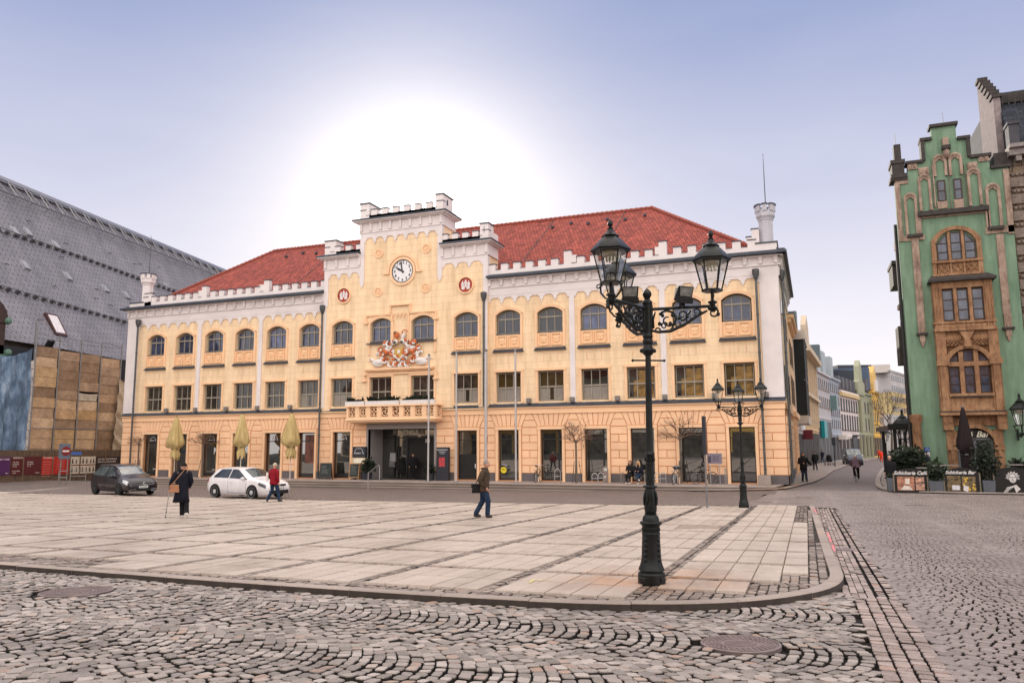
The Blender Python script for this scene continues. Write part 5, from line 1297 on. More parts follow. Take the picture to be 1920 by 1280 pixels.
def tx(r, s, x, z, size, mm=None, al='LEFT', **k): text_mesh(s, size, mm or M_TXT, r, loc=(x, -.035, z), extrude=.003, align=al, **k)
poster(-30, 857, 17, 892, mat('poster_purple', (.065, .012, .085, 1), .5), 'purple poster with few white words, cut by the left picture edge', lambda r, w, h: (tx(r, 'NEUE ZEIT UNS!', w-.08, h-.2, .2, None, 'RIGHT'), tx(r, 'Oper', w-.1, .15, .12, None, 'RIGHT')))
poster(22, 856, 75, 891, mat('poster_maroon', (.075, .008, .012, 1), .5), 'dark maroon poster with pale lines of dates on the hoarding', lambda r, w, h: (tx(r, 'SPIELPLAN', .1, h-.1, .19), [tx(r, s, .1+c*w*.48, h-.45-.16*k, .12) for c in (0, 1) for k, s in enumerate(('DIE OPER', 'KONZERT', '27. Mai'))], [tx(r, s, .1, h-1.15-.15*k, .12) for k, s in enumerate(('SCHAUSPIEL', '19 Uhr'))], tx(r, 'Theater', w-.1, .15, .12, None, 'RIGHT')))
poster(79, 856, 128, 890, mat('poster_red', (.36, .018, .014, 1), .5), 'bright red poster full of small pink lines behind the no-entry sign', lambda r, w, h: (tx(r, 'PROGRAMM', .1, h-.1, .18), [tx(r, 'Konzert im Mai' if k % 2 else 'Musik und Tanz', .1+c*w*.5, h-.42-.2*k, .11, M_TXTP) for c in (0, 1) for k in range(7 if c == 0 else 4)]))
def figs(r, w, h):
 m = MB(); m.box(.02, w-.02, -.036, -.032, h*.47, h*.53); m.build('band', mat('poster_band', (.12, .01, .015, 1), .6), r)
 m = MB()
 for row in range(2):
  for k in range(7):
   x = .2 + (w-.4)*k/6 + R_.uniform(-.06, .06); z = h*(.1 if row == 0 else .6); s = R_.uniform(.7, 1.1); m.prismY([(x-.09*s, z), (x+.09*s, z), (x+.05*s, z+.32*s), (x-.05*s, z+.32*s)], -.036, -.031); m.ball((x, -.034, z+.38*s), (.05, .004, .06), 6, 4)
 m.build('figures', mat('poster_figures', (.05, .035, .03, 1), .6, .9, 4), r)
poster(133, 856, 177, 888, mat('poster_cream', (.52, .46, .40, 1), .5), 'cream poster with two rows of tiny dark figures', figs)
poster(181, 856, 226, 888, mat('poster_black', (.02, .008, .008, 1), .5), 'near-black theatre poster with pale heading above the dark car', lambda r, w, h: (tx(r, 'DIE HEILIGE JOHANNA', .12, h-.22, .2), tx(r, 'DER SCHLACHTHÖFE', .12, h-.46, .2), MB().ball((w*.35, -.03, h-1.0), (.3, .01, .28), 10, 6).ball((w*.6, -.03, h-.95), (.36, .01, .2), 10, 6).build('portrait', mat('poster_flesh', (.5, .24, .16, 1), .6, .5, 5), r)))
g = gp(117, 909)
r_ = empty('no_entry_sign', g, math.radians(20), 'round red no-entry sign with white bar on a grey square, on two poles', 'road sign')
m = MB(); m.box(-.42, .42, -.03, 0, 1.85, 2.95); m.build('back_plate', mat('sign_grey', (.10, .12, .155, 1), .6, .15), r_)
m = MB(); disc(m, 0, .33, -.06, -.03, 28, 0, 1., (.12, 2.42)); m.build('disc', mat('sign_red', (.17, .006, .01, 1), .4), r_); m = MB(); m.box(-.12, .36, -.07, -.06, 2.36, 2.48); m.build('bar', M_TXT, r_)
for x in (-.25, .25): m = MB(); m.tube([(x, .03, 0), (x, .03, 2.95)], .035, 7); m.build('pole', M_STEEL, r_)
m = MB(); m.box(.5, 1.25, -.02, .01, 2.15, 2.35); m.build('street_name', mat('sign_blue', (.03, .09, .3, 1), .5), r_)
M_RAIL = mat('brushed_steel', (.42, .42, .43, 1), .3, .1, 8, 0, 40, .8)
def railing(u0, u1, v, h, label, n=2):
 a, b = gp(u0, v), gp(u1, v); b = Vector((b.x, b.y, Tz(b.x, b.y))); r = empty('railing', a, 0, label, 'railing'); m = MB()
 for z in ((h, h*.5)): m.tube([(0, 0, z), (b.x-a.x, b.y-a.y, z+b.z-a.z)], .03, 6)
 m.build('rail', M_RAIL, r); 
 for k in range(n): m = MB(); d = (b-a)*(k/(n-1)); m.tube([d, d+Vector((0, 0, h))], .03, 6); m.build('post', M_RAIL, r)
railing(109, 124, 907, .95, 'short steel railing between the no-entry sign poles')
railing(131, 160, 903, .9, 'longer low steel railing left of the round steps')
# ================================================================== RIGHT: GREEN CAFÉ HOUSE, BRICK HOUSE
YG = 45.0
def G(u, v): p = on_y(u, v, YG); return (p.x, p.z)
def c5(x, y): return G(1660 + x/3.5538, 140 + y/3.5538)
def c6(x, y): return G(1660 + x/4.265, 440 + y/4.265)
def c7(x, y): return G(1640 + x/5.818, 720 + y/5.818)
nt = NT('green_render'); Pn = nt.obj()
nt.set(color=nt.mix(1., nt.ramp(nt.noise(Pn, .7, 6, .6), [(.3, (.15, .248, .165, 1)), (.7, (.205, .312, .215, 1))]), nt.ramp(nt.noise(nt.mapping(Pn, (2, 2, .3)), 1.5, 5, .7), [(.3, (.66, .68, .66, 1)), (.6, (1.05, 1.05, 1.05, 1))]), 'MULTIPLY'), rough=.85, normal=nt.bump(nt.noise(Pn, 40, 4, .7), .35, .02)); M_GREEN = nt.m
nt = NT('old_sandstone'); Pn = nt.obj()
nt.set(color=nt.mix(1., nt.ramp(nt.noise(Pn, 1.4, 6, .65), [(.3, (.22, .15, .115, 1)), (.55, (.38, .275, .215, 1)), (.75, (.46, .355, .29, 1))]), nt.ramp(nt.noise(nt.mapping(Pn, (3, 3, .6)), 2., 6, .75), [(.32, (.45, .42, .4, 1)), (.55, (1.05, 1.05, 1.05, 1))]), 'MULTIPLY'), rough=.85, normal=nt.bump(nt.noise(Pn, 22, 5, .7), .5, .03)); M_SAND = nt.m
nt = NT('warm_sandstone'); Pn = nt.obj()
nt.set(color=nt.mix(1., nt.ramp(nt.noise(Pn, 1.4, 6, .65), [(.3, (.19, .09, .042, 1)), (.55, (.34, .185, .095, 1)), (.75, (.42, .255, .145, 1))]), nt.ramp(nt.noise(nt.mapping(Pn, (3, 3, .6)), 2.4, 6, .75), [(.32, (.5, .46, .42, 1)), (.55, (1.05, 1.05, 1.05, 1))]), 'MULTIPLY'), rough=.8, normal=nt.bump(nt.noise(Pn, 22, 5, .7), .5, .03)); M_SAND2 = nt.m
M_DKSTONE = mat('sooty_stone', (.045, .038, .036, 1), .8, .4, 4, .3, 25)
M_BROWNFR = mat('brown_window_frame', (.045, .018, .01, 1), .45, .2)
M_GLASSB = glass_mat('blueish_glass', (.07, .085, .13, 1), .5, .03, 1.6)
gx0, gx1 = G(1718, 870)[0]-.02, 10.62
gh = empty('green_house', ((gx0+gx1)/2, YG, -.1), 0, 'tall narrow green rendered house with stepped gable and sandstone bay above the café', 'house')
gcx = c5(385, 340)[0]
L_ = [c5(62, 712), c5(148, 700), c5(148, 590), c5(238, 590), c5(245, 470), c5(300, 440), c5(303, 350), c5(470, 335), c5(473, 420), c5(550, 428), c5(560, 575), c5(690, 545), c5(697, 622), c5(795, 612)]
zs1 = (L_[0][1]+L_[1][1])/2
xl = lambda x: x
out = [(gx0, -.3), (gx1, -.3), (gx1, c5(795, 620)[1]), (L_[12][0], c5(795, 620)[1]), (L_[11][0], L_[11][1]), (L_[10][0]+.05, L_[11][1]+.0), (L_[10][0], L_[9][1]), (L_[8][0], L_[9][1]), (L_[8][0], L_[7][1]), (L_[6][0], L_[7][1]), (L_[6][0], L_[5][1]), (L_[4][0], L_[5][1]), (L_[4][0], L_[3][1]), (L_[2][0], L_[3][1]), (L_[1][0], zs1), (gx0, zs1)]
m = MB(); m.prismY(out, YG, YG+.45); zb_ = zs1
m.prismZ([(gx0, YG+.44), (gx1, YG+.44), (gx1, YG+13), (gx0+1.75, YG+13)], -.3, zs1-.3)
m.build('wall', M_GREEN, gh, world=True)
m = MB()
def cope(i, j, z, e=.1, d=.16): m.box(min(i, j)-e, max(i, j)+e, YG-d, YG+.6, z, z+.16)
cope(L_[6][0], L_[8][0], L_[7][1]); cope(L_[4][0]-.02, L_[6][0]-.12, L_[5][1]); cope(L_[8][0]+.12, L_[10][0]+.02, L_[9][1]); cope(L_[2][0], L_[4][0]-.12, L_[3][1]); cope(L_[10][0]+.12, L_[12][0], L_[11][1]); cope(gx0-.12, L_[1][0]-.12, zs1); cope(L_[12][0]+.12, gx1, c5(795, 620)[1])
for a, s_ in ((L_[4], -1), (L_[10], 1)): m.box(a[0]-.09, a[0]+.09, YG-.14, YG+.5, L_[3][1]+.1 if s_ < 0 else L_[11][1]+.1, L_[5][1] if s_ < 0 else L_[9][1])
m.box(gx0-.18, gx0+.62, YG-.2, YG+1.2, zs1+.12, zs1+.34); m.box(gx0-.1, gx0+.5, YG-.1, YG+1, zs1+.34, zs1+.95); m.box(gx0-.16, gx0+.56, YG-.16, YG+1.1, zs1+.95, zs1+1.15); m.box(gx0+.08, gx0+.42, YG+.1, YG+.6, zs1+1.15, zs1+2.1)
m.box(L_[11][0]+.25, gx1+.3, YG+.2, YG+2.0, c5(795, 620)[1]+.16, c5(690, 520)[1]); 
m.build('coping', M_DKSTONE, gh, world=True)
m = MB(); m.tube([(gx0+.2, YG+.3, zs1+2.), (gx0+.2, YG+.3, zs1+2.8)], .015, 5); m.tube([(gcx+.1, YG+.3, L_[7][1]), (gcx+.05, YG+.3, L_[7][1]+.9)], .015, 5); m.build('lightning_rod', M_PIPE, gh, world=True)
st = MB(); dk = MB(); nic = []
def rectf(p, q, w=.1, d=.09, mb=None):
 """stone frame between corner points p (top-left) and q (bottom-right)"""
 mb = mb or st; (x0, z1), (x1, z0) = p, q
 mb.box(x0-w, x0, YG-d, YG, z0, z1); mb.box(x1, x1+w, YG-d, YG, z0, z1); return x0, x1, z0, z1
def trefoil(x0, x1, z0, z1, w=.13, d=.12):
 cx, hw = (x0+x1)/2, (x1-x0)/2
 st.box(x0-w, x0, YG-d, YG, z0, z1-hw*.7); st.box(x1, x1+w, YG-d, YG, z0, z1-hw*.7)
 P = [(cx + (hw+w*.5)*math.cos(t), z1-hw*.7 + (hw*1.0+w*.5)*math.sin(t)) for t in np.linspace(0, PI, 15)]
 st.tube([(a, YG-.04, b) for a, b in P], .085, 6)
 P = [(cx+hw, z1-hw*.9), (cx+hw*.55, z1-hw*.55), (cx+hw*.62, z1-hw*.25), (cx+hw*.25, z1-hw*.3), (cx, z1+hw*.02), (cx-hw*.25, z1-hw*.3), (cx-hw*.62, z1-hw*.25), (cx-hw*.55, z1-hw*.55), (cx-hw, z1-hw*.9)]
 st.tube([(a, YG-.035, b) for a, b in P], .06, 6)
def nz(a, b): (x0, z1), (x1, z0) = a, b; trefoil(min(x0, x1), max(x0, x1), z0, z1)
nz(c5(137, 815), c5(208, 1080)); nz(c5(230, 690), c5(297, 905)); nz(c5(330, 560), c5(395, 675)); nz(c5(433, 548), c5(498, 668)); nz(c5(557, 650), c5(630, 870)); nz(c5(680, 752), c5(765, 1020))
for a, b in ((c5(315, 600), c5(330, 890)), (c5(415, 600), c5(440, 890)), (c5(520, 600), c5(545, 885))): st.box(a[0], b[0], YG-.14, YG, b[1], a[1])
for a, b in ((c5(145, 595), c5(213, 630)), (c5(615, 535), c5(690, 575)), (c5(218, 625), c5(290, 665)), (c5(543, 590), c5(612, 625))):
 st.box(a[0], b[0], YG-.08, YG, b[1], a[1])
 for k in range(2): cx = a[0]+(b[0]-a[0])*(k+.5)/2; st.ball((cx, YG-.08, (a[1]+b[1])/2), ((b[0]-a[0])*.2, .05, (a[1]-b[1])*.4), 8, 5)
for a, b in ((c5(345, 845), c5(415, 890)), (c5(455, 835), c5(525, 885))): st.box(a[0], b[0], YG-.07, YG, b[1], a[1])
a, b = c5(60, 720), c5(100, 1100); st.box(gx0-.02, gx0+.22, YG-.07, YG, 13.2, zs1-.1); st.box(gx1-.26, gx1, YG-.08, YG, 12.9, c5(795, 620)[1]-.1); st.box(gx0, L_[1][0]+.02, YG-.06, YG, zs1-.22, zs1)
a = c5(405, 540); st.ball((a[0], YG-.14, a[1]+.1), (.16, .16, .3), 10, 7); dk.box(a[0]-.2, a[0]+.2, YG-.32, YG, a[1]+.3, a[1]+.5); st.box(a[0]-.14, a[0]+.14, YG-.2, YG, a[1]+.5, a[1]+.95)
a, b = c5(105, 1080), c5(262, 1100); st.box(gx0, b[0], YG-.08, YG, b[1], a[1]); a2, b2 = c5(662, 1020), c5(830, 1050); st.box(a2[0]+.02, gx1, YG-.08, YG, b2[1], a2[1])
dk.box(c5(145, 1085)[0], c5(248, 1085)[0], YG-.25, YG, c5(145, 1090)[1], c5(145, 1072)[1]); dk.box(c5(678, 1030)[0], c5(788, 1030)[0], YG-.25, YG, c5(678, 1040)[1], c5(678, 1020)[1])
a, b = c5(215, 940), c5(682, 885); zc = (a[1]+b[1])/2; dk.box(a[0], b[0], YG-.3, YG, zc-.14, zc+.1); st.box(a[0], a[0]+.14, YG-.12, YG, c5(262, 1100)[1], zc-.1); st.box(b[0]-.14, b[0], YG-.12, YG, c5(662, 1050)[1], zc-.1); st.box(a[0]+.1, b[0]-.1, YG-.08, YG, zc-.24, zc-.14)
for (xa, ya), (xb, yb), (xc, yc) in (((230, 50), (290, 690), (300, 890)), ((910, 0), (972, 640), (990, 850))):
 t, b, e = c6(xa, ya), c6(xb, yb), c6(xc, yc); x = (t[0]+b[0])/2; st.box(x-.17, x+.17, YG-.09, YG, b[1], t[1]); 
 st.box(x-.16, x+.16, YG-.16, YG, b[1]-.65, b[1]+.05); dk.box(x-.26, x+.26, YG-.26, YG, b[1]-.76, b[1]-.65); st.box(x-.12, x+.12, YG-.15, YG, b[1]-1.1, b[1]-.76); st.lathe([(.05, -.25), (.12, 0)], 8, (x, YG-.05, b[1]-1.1))
 for s_ in (-.07, .07): st.tube([(x+s_, YG-.17, b[1]-.6), (x+s_, YG-.17, b[1]-.05)], .03, 5)
st.build('sandstone_trim', M_SAND, gh, world=True); dk.build('dark_ledge', M_DKSTONE, gh, world=True)
def lights(xs, z0, z1, y, arch=None, bars=(), fr=.055, parent=gh):
 for k in range(len(xs)-1 if not isinstance(xs[0], tuple) else len(xs)):
  x0, x1 = xs[k]; f = MB(); 
  zt_ = z1 if arch is None else arch(k)
  za_, zb2 = (zt_ if isinstance(zt_, tuple) else (zt_, zt_))
  O = [(x0, z0), (x1, z0), (x1, zb2), (x0, za_)]; I = [(x0+fr, z0+fr), (x1-fr, z0+fr), (x1-fr, zb2-fr), (x0+fr, za_-fr)]
  for i in range(4):
   j = (i+1) % 4; f.quad((O[i][0], y, O[i][1]), (O[j][0], y, O[j][1]), (I[j][0], y, I[j][1]), (I[i][0], y, I[i][1])); f.quad((I[i][0], y, I[i][1]), (I[j][0], y, I[j][1]), (I[j][0], y+.05, I[j][1]), (I[i][0], y+.05, I[i][1]))
  for b in bars: zz = z0+(z1-z0)*b; f.box(x0, x1, y-.005, y+.05, zz-.022, zz+.022)
  w = f.build('window', M_BROWNFR, parent, world=True); g = MB(); g.poly([(p[0], y+.04, p[1]) for p in O]); g.build('pane', M_GLASSB, w, world=True)
def span(a, b, fn): return (fn(*a)[0], fn(*b)[0])
for (xa, ya), (xb, yb) in (((340, 708), (408, 843)), ((450, 697), (517, 830))):
 p, q = c5(xa, ya), c5(xb, yb); lights([(p[0], q[0])], q[1], p[1], YG-.07, None, (.5,))
ws = MB(); dk = MB()
def bx(p, q, d, mb=ws, y1=YG): (x0, z1), (x1, z0) = p, q; mb.box(min(x0, x1), max(x0, x1), YG-d, y1, min(z0, z1), max(z0, z1))
zb1, zt1 = c6(400, 215)[1], c5(470, 1010)[1]; X0, X1 = c6(372, 200)[0], c6(775, 200)[0]
A1 = arch_top(X0, X1, zt1, .75, 12); A2 = arch_top(X0+.22, X1-.22, zt1-.2, .68, 12)
for i in range(12): ws.prismY([A2[i], A1[i], A1[i+1], A2[i+1]], YG-.16, YG)
bx((X0, zt1-.75), (X0+.22, c6(390, 330)[1]), .14); bx((X1-.22, zt1-.75), (X1, c6(390, 330)[1]), .14)
xa = [c6(395, 0)[0], c6(480, 0)[0], c6(512, 0)[0], c6(600, 0)[0], c6(632, 0)[0], c6(722, 0)[0]]; xa = [X0+.26, X0+.26+.52, X0+.9, X0+.9+.52+.03, X1-.78, X1-.26]
wd = (X1-X0-.52); pw = .12; lw = (wd-2*pw)/3
xl_ = [(X0+.26+k*(lw+pw), X0+.26+k*(lw+pw)+lw) for k in range(3)]
zA = lambda x: zt1-.2-.68*((x-(X0+X1)/2)/((X1-X0)/2-.22))**2
lights(xl_, zb1, zt1-.45, YG-.07, lambda k: (zA(xl_[k][0])-.06, zA(xl_[k][1])-.06), (.33, .68))
for k in range(2): x = xl_[k][1]; ws.box(x, x+pw, YG-.12, YG, zb1, zA(x)+.02)
z2 = c6(390, 330)[1]; bx((X0-.02, zb1-.02), (X1+.02, zb1-.14), .2); bx((X0+.2, zb1-.14), (X1-.2, z2), .06)
for k in range(3):
 x0 = X0+.22+(X1-X0-.44)*k/3; x1 = X0+.22+(X1-X0-.44)*(k+1)/3; cx = (x0+x1)/2
 for s_ in (-1, 1): ws.tube([(cx+s_*.28, YG-.08, z2+.12), (cx, YG-.12, zb1-.25), (cx-s_*.28, YG-.08, z2+.12)], .03, 5); ws.tube([(cx+s_*.28, YG-.08, zb1-.25), (cx, YG-.11, z2+.12), (cx-s_*.28, YG-.08, zb1-.25)], .03, 5)
 ws.box(x0-.04, x0+.04, YG-.14, YG, z2, zb1-.1)
bx((X0-.03, z2+.05), (X1+.03, z2-.06), .16); bx((X0, z2-.06), (X1, c6(390, 365)[1]), .04, dk)
zr0 = c6(345, 398)[1]; BX0_, BX1_ = c6(368, 500)[0], c6(845, 500)[0]
dk.add([(BX0_-.18, YG-.75, zr0-.02), (BX1_+.18, YG-.75, zr0-.02), (BX1_+.18, YG, zr0-.02), (BX0_-.18, YG, zr0-.02), (BX0_-.18, YG-.75, zr0+.1), (BX1_+.18, YG-.75, zr0+.1), (BX1_-.05, YG, zr0+.42), (BX0_+.05, YG, zr0+.42)], [(0, 3, 2, 1), (4, 5, 6, 7), (0, 1, 5, 4), (1, 2, 6, 5), (3, 0, 4, 7)])
DB = .5; zq0 = c6(400, 775)[1]; zw1, zw0 = c6(430, 455)[1], c6(450, 700)[1]
ws.box(BX0_, BX1_, YG-DB, YG, zw1+.05, zr0-.02); ws.box(BX0_, BX1_, YG-DB, YG, zq0, zw0-.04)
ws.box(BX0_, BX0_+.42, YG-DB, YG, zw0-.04, zw1+.05); ws.box(BX1_-.42, BX1_, YG-DB, YG, zw0-.04, zw1+.05)
wd = BX1_-BX0_-.84; lw = (wd-2*.16)/3; xm = [(BX0_+.42+k*(lw+.16), BX0_+.42+k*(lw+.16)+lw) for k in range(3)]
for k in range(2): ws.box(xm[k][1], xm[k][1]+.16, YG-DB+.03, YG, zw0-.04, zw1+.05)
lights(xm, zw0, zw1, YG-DB+.12, None, (.34, .67))
for x in (BX0_+.06, BX0_+.32, BX1_-.32, BX1_-.06): ws.tube([(x, YG-DB-.02, zq0), (x, YG-DB-.02, zr0-.1)], .045, 6)
ws.box(BX0_-.05, BX1_+.05, YG-DB-.08, YG, zw0-.16, zw0-.05); ws.box(BX0_-.05, BX1_+.05, YG-DB-.1, YG, zq0-.08, zq0+.08)
for k in range(8): x = BX0_+.5+(BX1_-BX0_-1.0)*k/7; ws.ball((x, YG-DB-.01, (zw0-.2+zq0)/2+.02), (.16, .05, .12), 7, 5)
zp1 = c6(440, 800)[1]; ys = c7(800, 110)[1]; AX0, AX1 = c6(405, 1000)[0], c6(905, 1000)[0]
zc1 = c6(650, 885)[1]
bx((AX0+.1, zq0), (AX1-.1, zc1-.05), DB-.14); ws.box(AX0+.4, AX1-.4, YG-.2, YG, c7(800, 110)[1], zq0-.02)
A1 = arch_top(AX0+.25, AX1-.25, zc1, 1.0, 14); A2 = arch_top(AX0+.48, AX1-.48, zc1-.2, .9, 14)
for i in range(14): ws.prismY([A2[i], A1[i], A1[i+1], A2[i+1]], YG-DB-.02, YG)
for x0, x1 in ((AX0, AX0+.45), (AX1-.45, AX1)): ws.box(x0, x1, YG-DB+.02, YG, c7(730, 315)[1], zq0); ws.box(x0+.08, x1-.08, YG-DB-.06, YG-DB+.02, c7(730, 300)[1], zc1-1.0); ws.prismY([(x0-.06, zc1-1.05), (x1+.06, zc1-1.05), (x1+.06, zc1-.8), ((x0+x1)/2, zc1-.45), (x0-.06, zc1-.8)], YG-DB-.12, YG-DB+.02)
for (sx0, sx1) in ((AX0+.55, (AX0+AX1)/2-.35), ((AX0+AX1)/2+.35, AX1-.55)):
 for k in range(4): x = sx0+(sx1-sx0)*k/3; ws.ball((x, YG-DB+.12, zp1-.25), (.17, .06, .17), 8, 5); ws.tube([(x-.2, YG-DB+.1, zp1-.65), (x, YG-DB+.08, zp1-.42), (x+.2, YG-DB+.1, zp1-.65)], .035, 5)
ws.prismY([((AX0+AX1)/2-.34, zp1+.05), ((AX0+AX1)/2-.12, zp1-.35), ((AX0+AX1)/2-.2, zc1-.12), ((AX0+AX1)/2+.2, zc1-.12), ((AX0+AX1)/2+.12, zp1-.35), ((AX0+AX1)/2+.34, zp1+.05)], YG-DB-.1, YG)
zt3, zm3 = c6(500, 1025)[1], c6(500, 1060)[1]
wd = AX1-AX0-1.0; lw = (wd-2*.2)/3; xm = [(AX0+.5+k*(lw+.2), AX0+.5+k*(lw+.2)+lw) for k in range(3)]
zA2 = lambda x: zc1-.2-.9*((x-(AX0+AX1)/2)/((AX1-AX0)/2-.48))**2
lights(xm, zt3, zc1-.6, YG-DB+.16, lambda k: (max(zt3+.15, zA2(xm[k][0])-.04), max(zt3+.15, zA2(xm[k][1])-.04)), ())
lights(xm, c7(800, 108)[1], zm3, YG-DB+.16, None, (.34, .67))
for k in range(2): ws.box(xm[k][1], xm[k][1]+.2, YG-DB+.06, YG, ys, zA2(xm[k][1])+.05)
ws.box(AX0+.45, AX1-.45, YG-DB+.05, YG, zm3, zt3); 
z5, z6 = c7(800, 145)[1], c7(800, 300)[1]
bx((AX0+.4, ys), (AX1-.4, z5), DB+.03); bx((AX0+.4, z5), (AX1-.4, z6), DB-.1); bx((AX0+.45, z6+.12), (AX1-.45, z6), DB+.02)
bx((AX0-.06, c7(720, 312)[1]), (AX1+.06, c7(720, 345)[1]), DB+.14)
dk.box(AX0+.5, AX1-.5, YG-DB-.05, YG, z5-.02, z5+.04); dk.box(AX0-.04, AX1+.04, YG-DB-.15, YG-.1, c7(720, 314)[1], c7(720, 300)[1])
DZ = c7(740, 500)[1]; DX0, DX1 = c7(745, 500)[0], c7(1430, 480)[0]; zL = c7(720, 345)[1]
for x0, x1 in ((DX0, DX0+.42), (DX1-.42, DX1)): ws.box(x0, x1, YG-DB, YG, DZ, zL); ws.box(x0+.02, x1-.02, YG-DB-.03, YG, (DZ+zL)/2-.03, (DZ+zL)/2+.03)
ws.box(DX0+.4, DX1-.4, YG-.08, YG-.02, DZ+.2, zL)
IX0, IX1 = c7(785, 640)[0], c7(1400, 640)[0]; za_ = c7(1080, 440)[1]
A1 = arch_top(IX0+.22, IX1-.22, za_, 1.05, 14); A2 = arch_top(IX0+.42, IX1-.42, za_-.18, .98, 14)
for i in range(14): ws.prismY([A2[i], A1[i], A1[i+1], A2[i+1]], YG-.34, YG)
for x0, x1 in ((IX0, IX0+.42), (IX1-.42, IX1)): ws.box(x0, x1, YG-.2, YG, -.1, DZ); ws.tube([((x0+x1)/2, YG-.22, -.1), ((x0+x1)/2, YG-.22, za_-1.25)], .11, 8); ws.box(x0-.02, x1+.02, YG-.34, YG, za_-1.28, za_-1.05)
bay = ws.build('sandstone_bay', M_SAND2, gh, world=True); dk.build('bay_roof', M_DKSTONE, gh, world=True)
dm = MB(); A = arch_top(IX0+.42, IX1-.42, za_-.18, .98, 14); dm.prismY([(IX0+.42, -.1), (IX1-.42, -.1)] + A, YG-.03, YG-.01)
door_ = dm.build('door', mat('café_black', (.012, .011, .011, 1), .4), gh, world=True)
dm = MB(); zd = c7(900, 600)[1]
for x0, x1, z0, z1 in ((IX0+.42, IX1-.42, zd-.05, zd+.05), (IX0+.45, IX0+.55, -.1, zd), (IX1-.55, IX1-.45, -.1, zd), ((IX0+IX1)/2-.06, (IX0+IX1)/2+.06, -.1, zd)): dm.box(x0, x1, YG-.1, YG-.03, z0, z1)
dm.build('door_frame', mat('door_grey', (.12, .125, .14, 1), .5), door_, world=True)
def gtext(s, u, v, size, m_, parent, y=YG-.1, **k):
 p = on_y(u, v, y); q = Vector((0, 0, 0)); a = parent
 while a is not None: q += a.location; a = a.parent
 return text_mesh(s, size, m_, parent, loc=(p.x-q.x, p.y-q.y, p.z-q.z), **k)
gtext('Café', 1806, 815, .42, M_LET, door_, shear=.35, bold=.008); gtext('Bar', 1842, 814, .42, M_LET, door_, shear=.35, bold=.008); gtext('Schick', 1800, 842, .26, M_LET, door_, shear=.35)
m = MB(); m.tube([(gx0-.12, YG+.2, 0), (gx0-.12, YG+.2, 14.)], .09, 8); m.build('rain_pipe', mat('pipe_black2', (.015, .015, .016, 1), .5), gh, world=True)
m = MB(); m.lathe([(.26, 0), (.24, .3), (.21, 3.3), (.3, 3.45), (.3, 3.75), (.1, 3.8)], 12, (gx0+.15, YG-.12, -.05)); m.build('corner_column', M_SAND2, gh, world=True, smooth=True)
m = MB()
for z, d, h in ((9.6, .5, .25), (8.6, .35, .3), (7.7, .3, .25), (13.0, .4, .5), (5.2, .35, .3), (4.6, .3, .2), (2.9, .3, .3)):
 for k in range(2): e = .14*(1.5+k*3.5); m.box(gx0+e-d*.6, gx0+e+.5, YG+1.5+k*3.5, YG+2.2+k*3.5, z, z+h)
m.build('side_consoles', M_SAND, gh, world=True)
m = MB(); m.box(gx0-.1, gx0+.9, YG+3, YG+5, 11.2, 12.4); m.box(gx0-.15, gx0+.9, YG+2.8, YG+5.2, 12.4, 12.6); m.box(gx0+.35, gx0+1.2, YG+6.5, YG+8, 7., 9.3); m.build('side_oriel', M_DKSTONE, gh, world=True)
m = MB(); m.add([(gx0+.2, YG+.4, zs1-.3), (gx1, YG+.4, zs1-.3), (gx1, YG+13, zs1-.3), (gx0+1.75, YG+13, zs1-.3), (gcx, YG+.45, zs1+2.2), (gcx+.8, YG+13, zs1+2.2)], [(0, 1, 4), (1, 2, 5, 4), (2, 3, 5), (3, 0, 4, 5)]); m.build('roof', M_LEAD, gh, world=True)
YB = 45.25
bh = empty('brown_house', (14, YB, -.1), 0, 'ornate dark brown stone house with slate mansard and stepped white firewall', 'house')
def H(x, y): p = on_y(1660 + x/3.5538, 140 + y/3.5538, YB); return p
bx0 = gx1+.06; zcor = H(800, 560).z
nt = NT('brown_stone'); Pn = nt.obj()
sep = nt.new('ShaderNodeSeparateXYZ', {0: Pn}); cmb = nt.new('ShaderNodeCombineXYZ', {0: sep.outputs[0], 1: sep.outputs[2]})
br = nt.new('ShaderNodeTexBrick', {'Vector': cmb.outputs[0], 'Scale': 1., 'Mortar Size': .03, 'Brick Width': .9, 'Row Height': .45, 'Color1': (.17, .12, .085, 1), 'Color2': (.26, .20, .15, 1), 'Mortar': (.06, .045, .035, 1)})
nt.set(color=nt.mix(1., br.outputs[0], nt.ramp(nt.noise(Pn, 3.5, 6, .75), [(.3, (.5, .48, .46, 1)), (.65, (1.2, 1.15, 1.1, 1))]), 'MULTIPLY'), rough=.85, normal=nt.bump(nt.noise(Pn, 18, 5, .75), .7, .05)); M_BRSTONE = nt.m
m = MB(); m.box(bx0, 24, YB, YB+14, -.3, zcor); m.build('wall', M_BRSTONE, bh, world=True)
m = MB(); m.box(bx0+.0, 24, YB-.5, YB+.3, zcor, zcor+.35); m.box(bx0, 24, YB-.7, YB+.3, zcor+.35, zcor+.55); 
for k in range(14): m.box(bx0+.3+k*.9, bx0+.55+k*.9, YB-.42, YB, zcor-.3, zcor)
m.build('cornice', mat('cornice_grey', (.24, .21, .2, 1), .8, .3, 4), bh, world=True)
m = MB()
for j, z in enumerate(np.arange(1., zcor-1, .9)):
 m.box(bx0+.0, bx0+1.05, YB-.12, YB, z, z+.5)
 for k in range(5): m.ball((bx0+.15+k*.2, YB-.1, z+.68), (.09, .06, .1), 6, 4)
 m.box(bx0+2.9, bx0+3.9, YB-.12, YB, z, z+.5)
m.build('quoins', mat('brown_carving', (.19, .15, .125, 1), .85, .35, 5, .3, 25), bh, world=True)
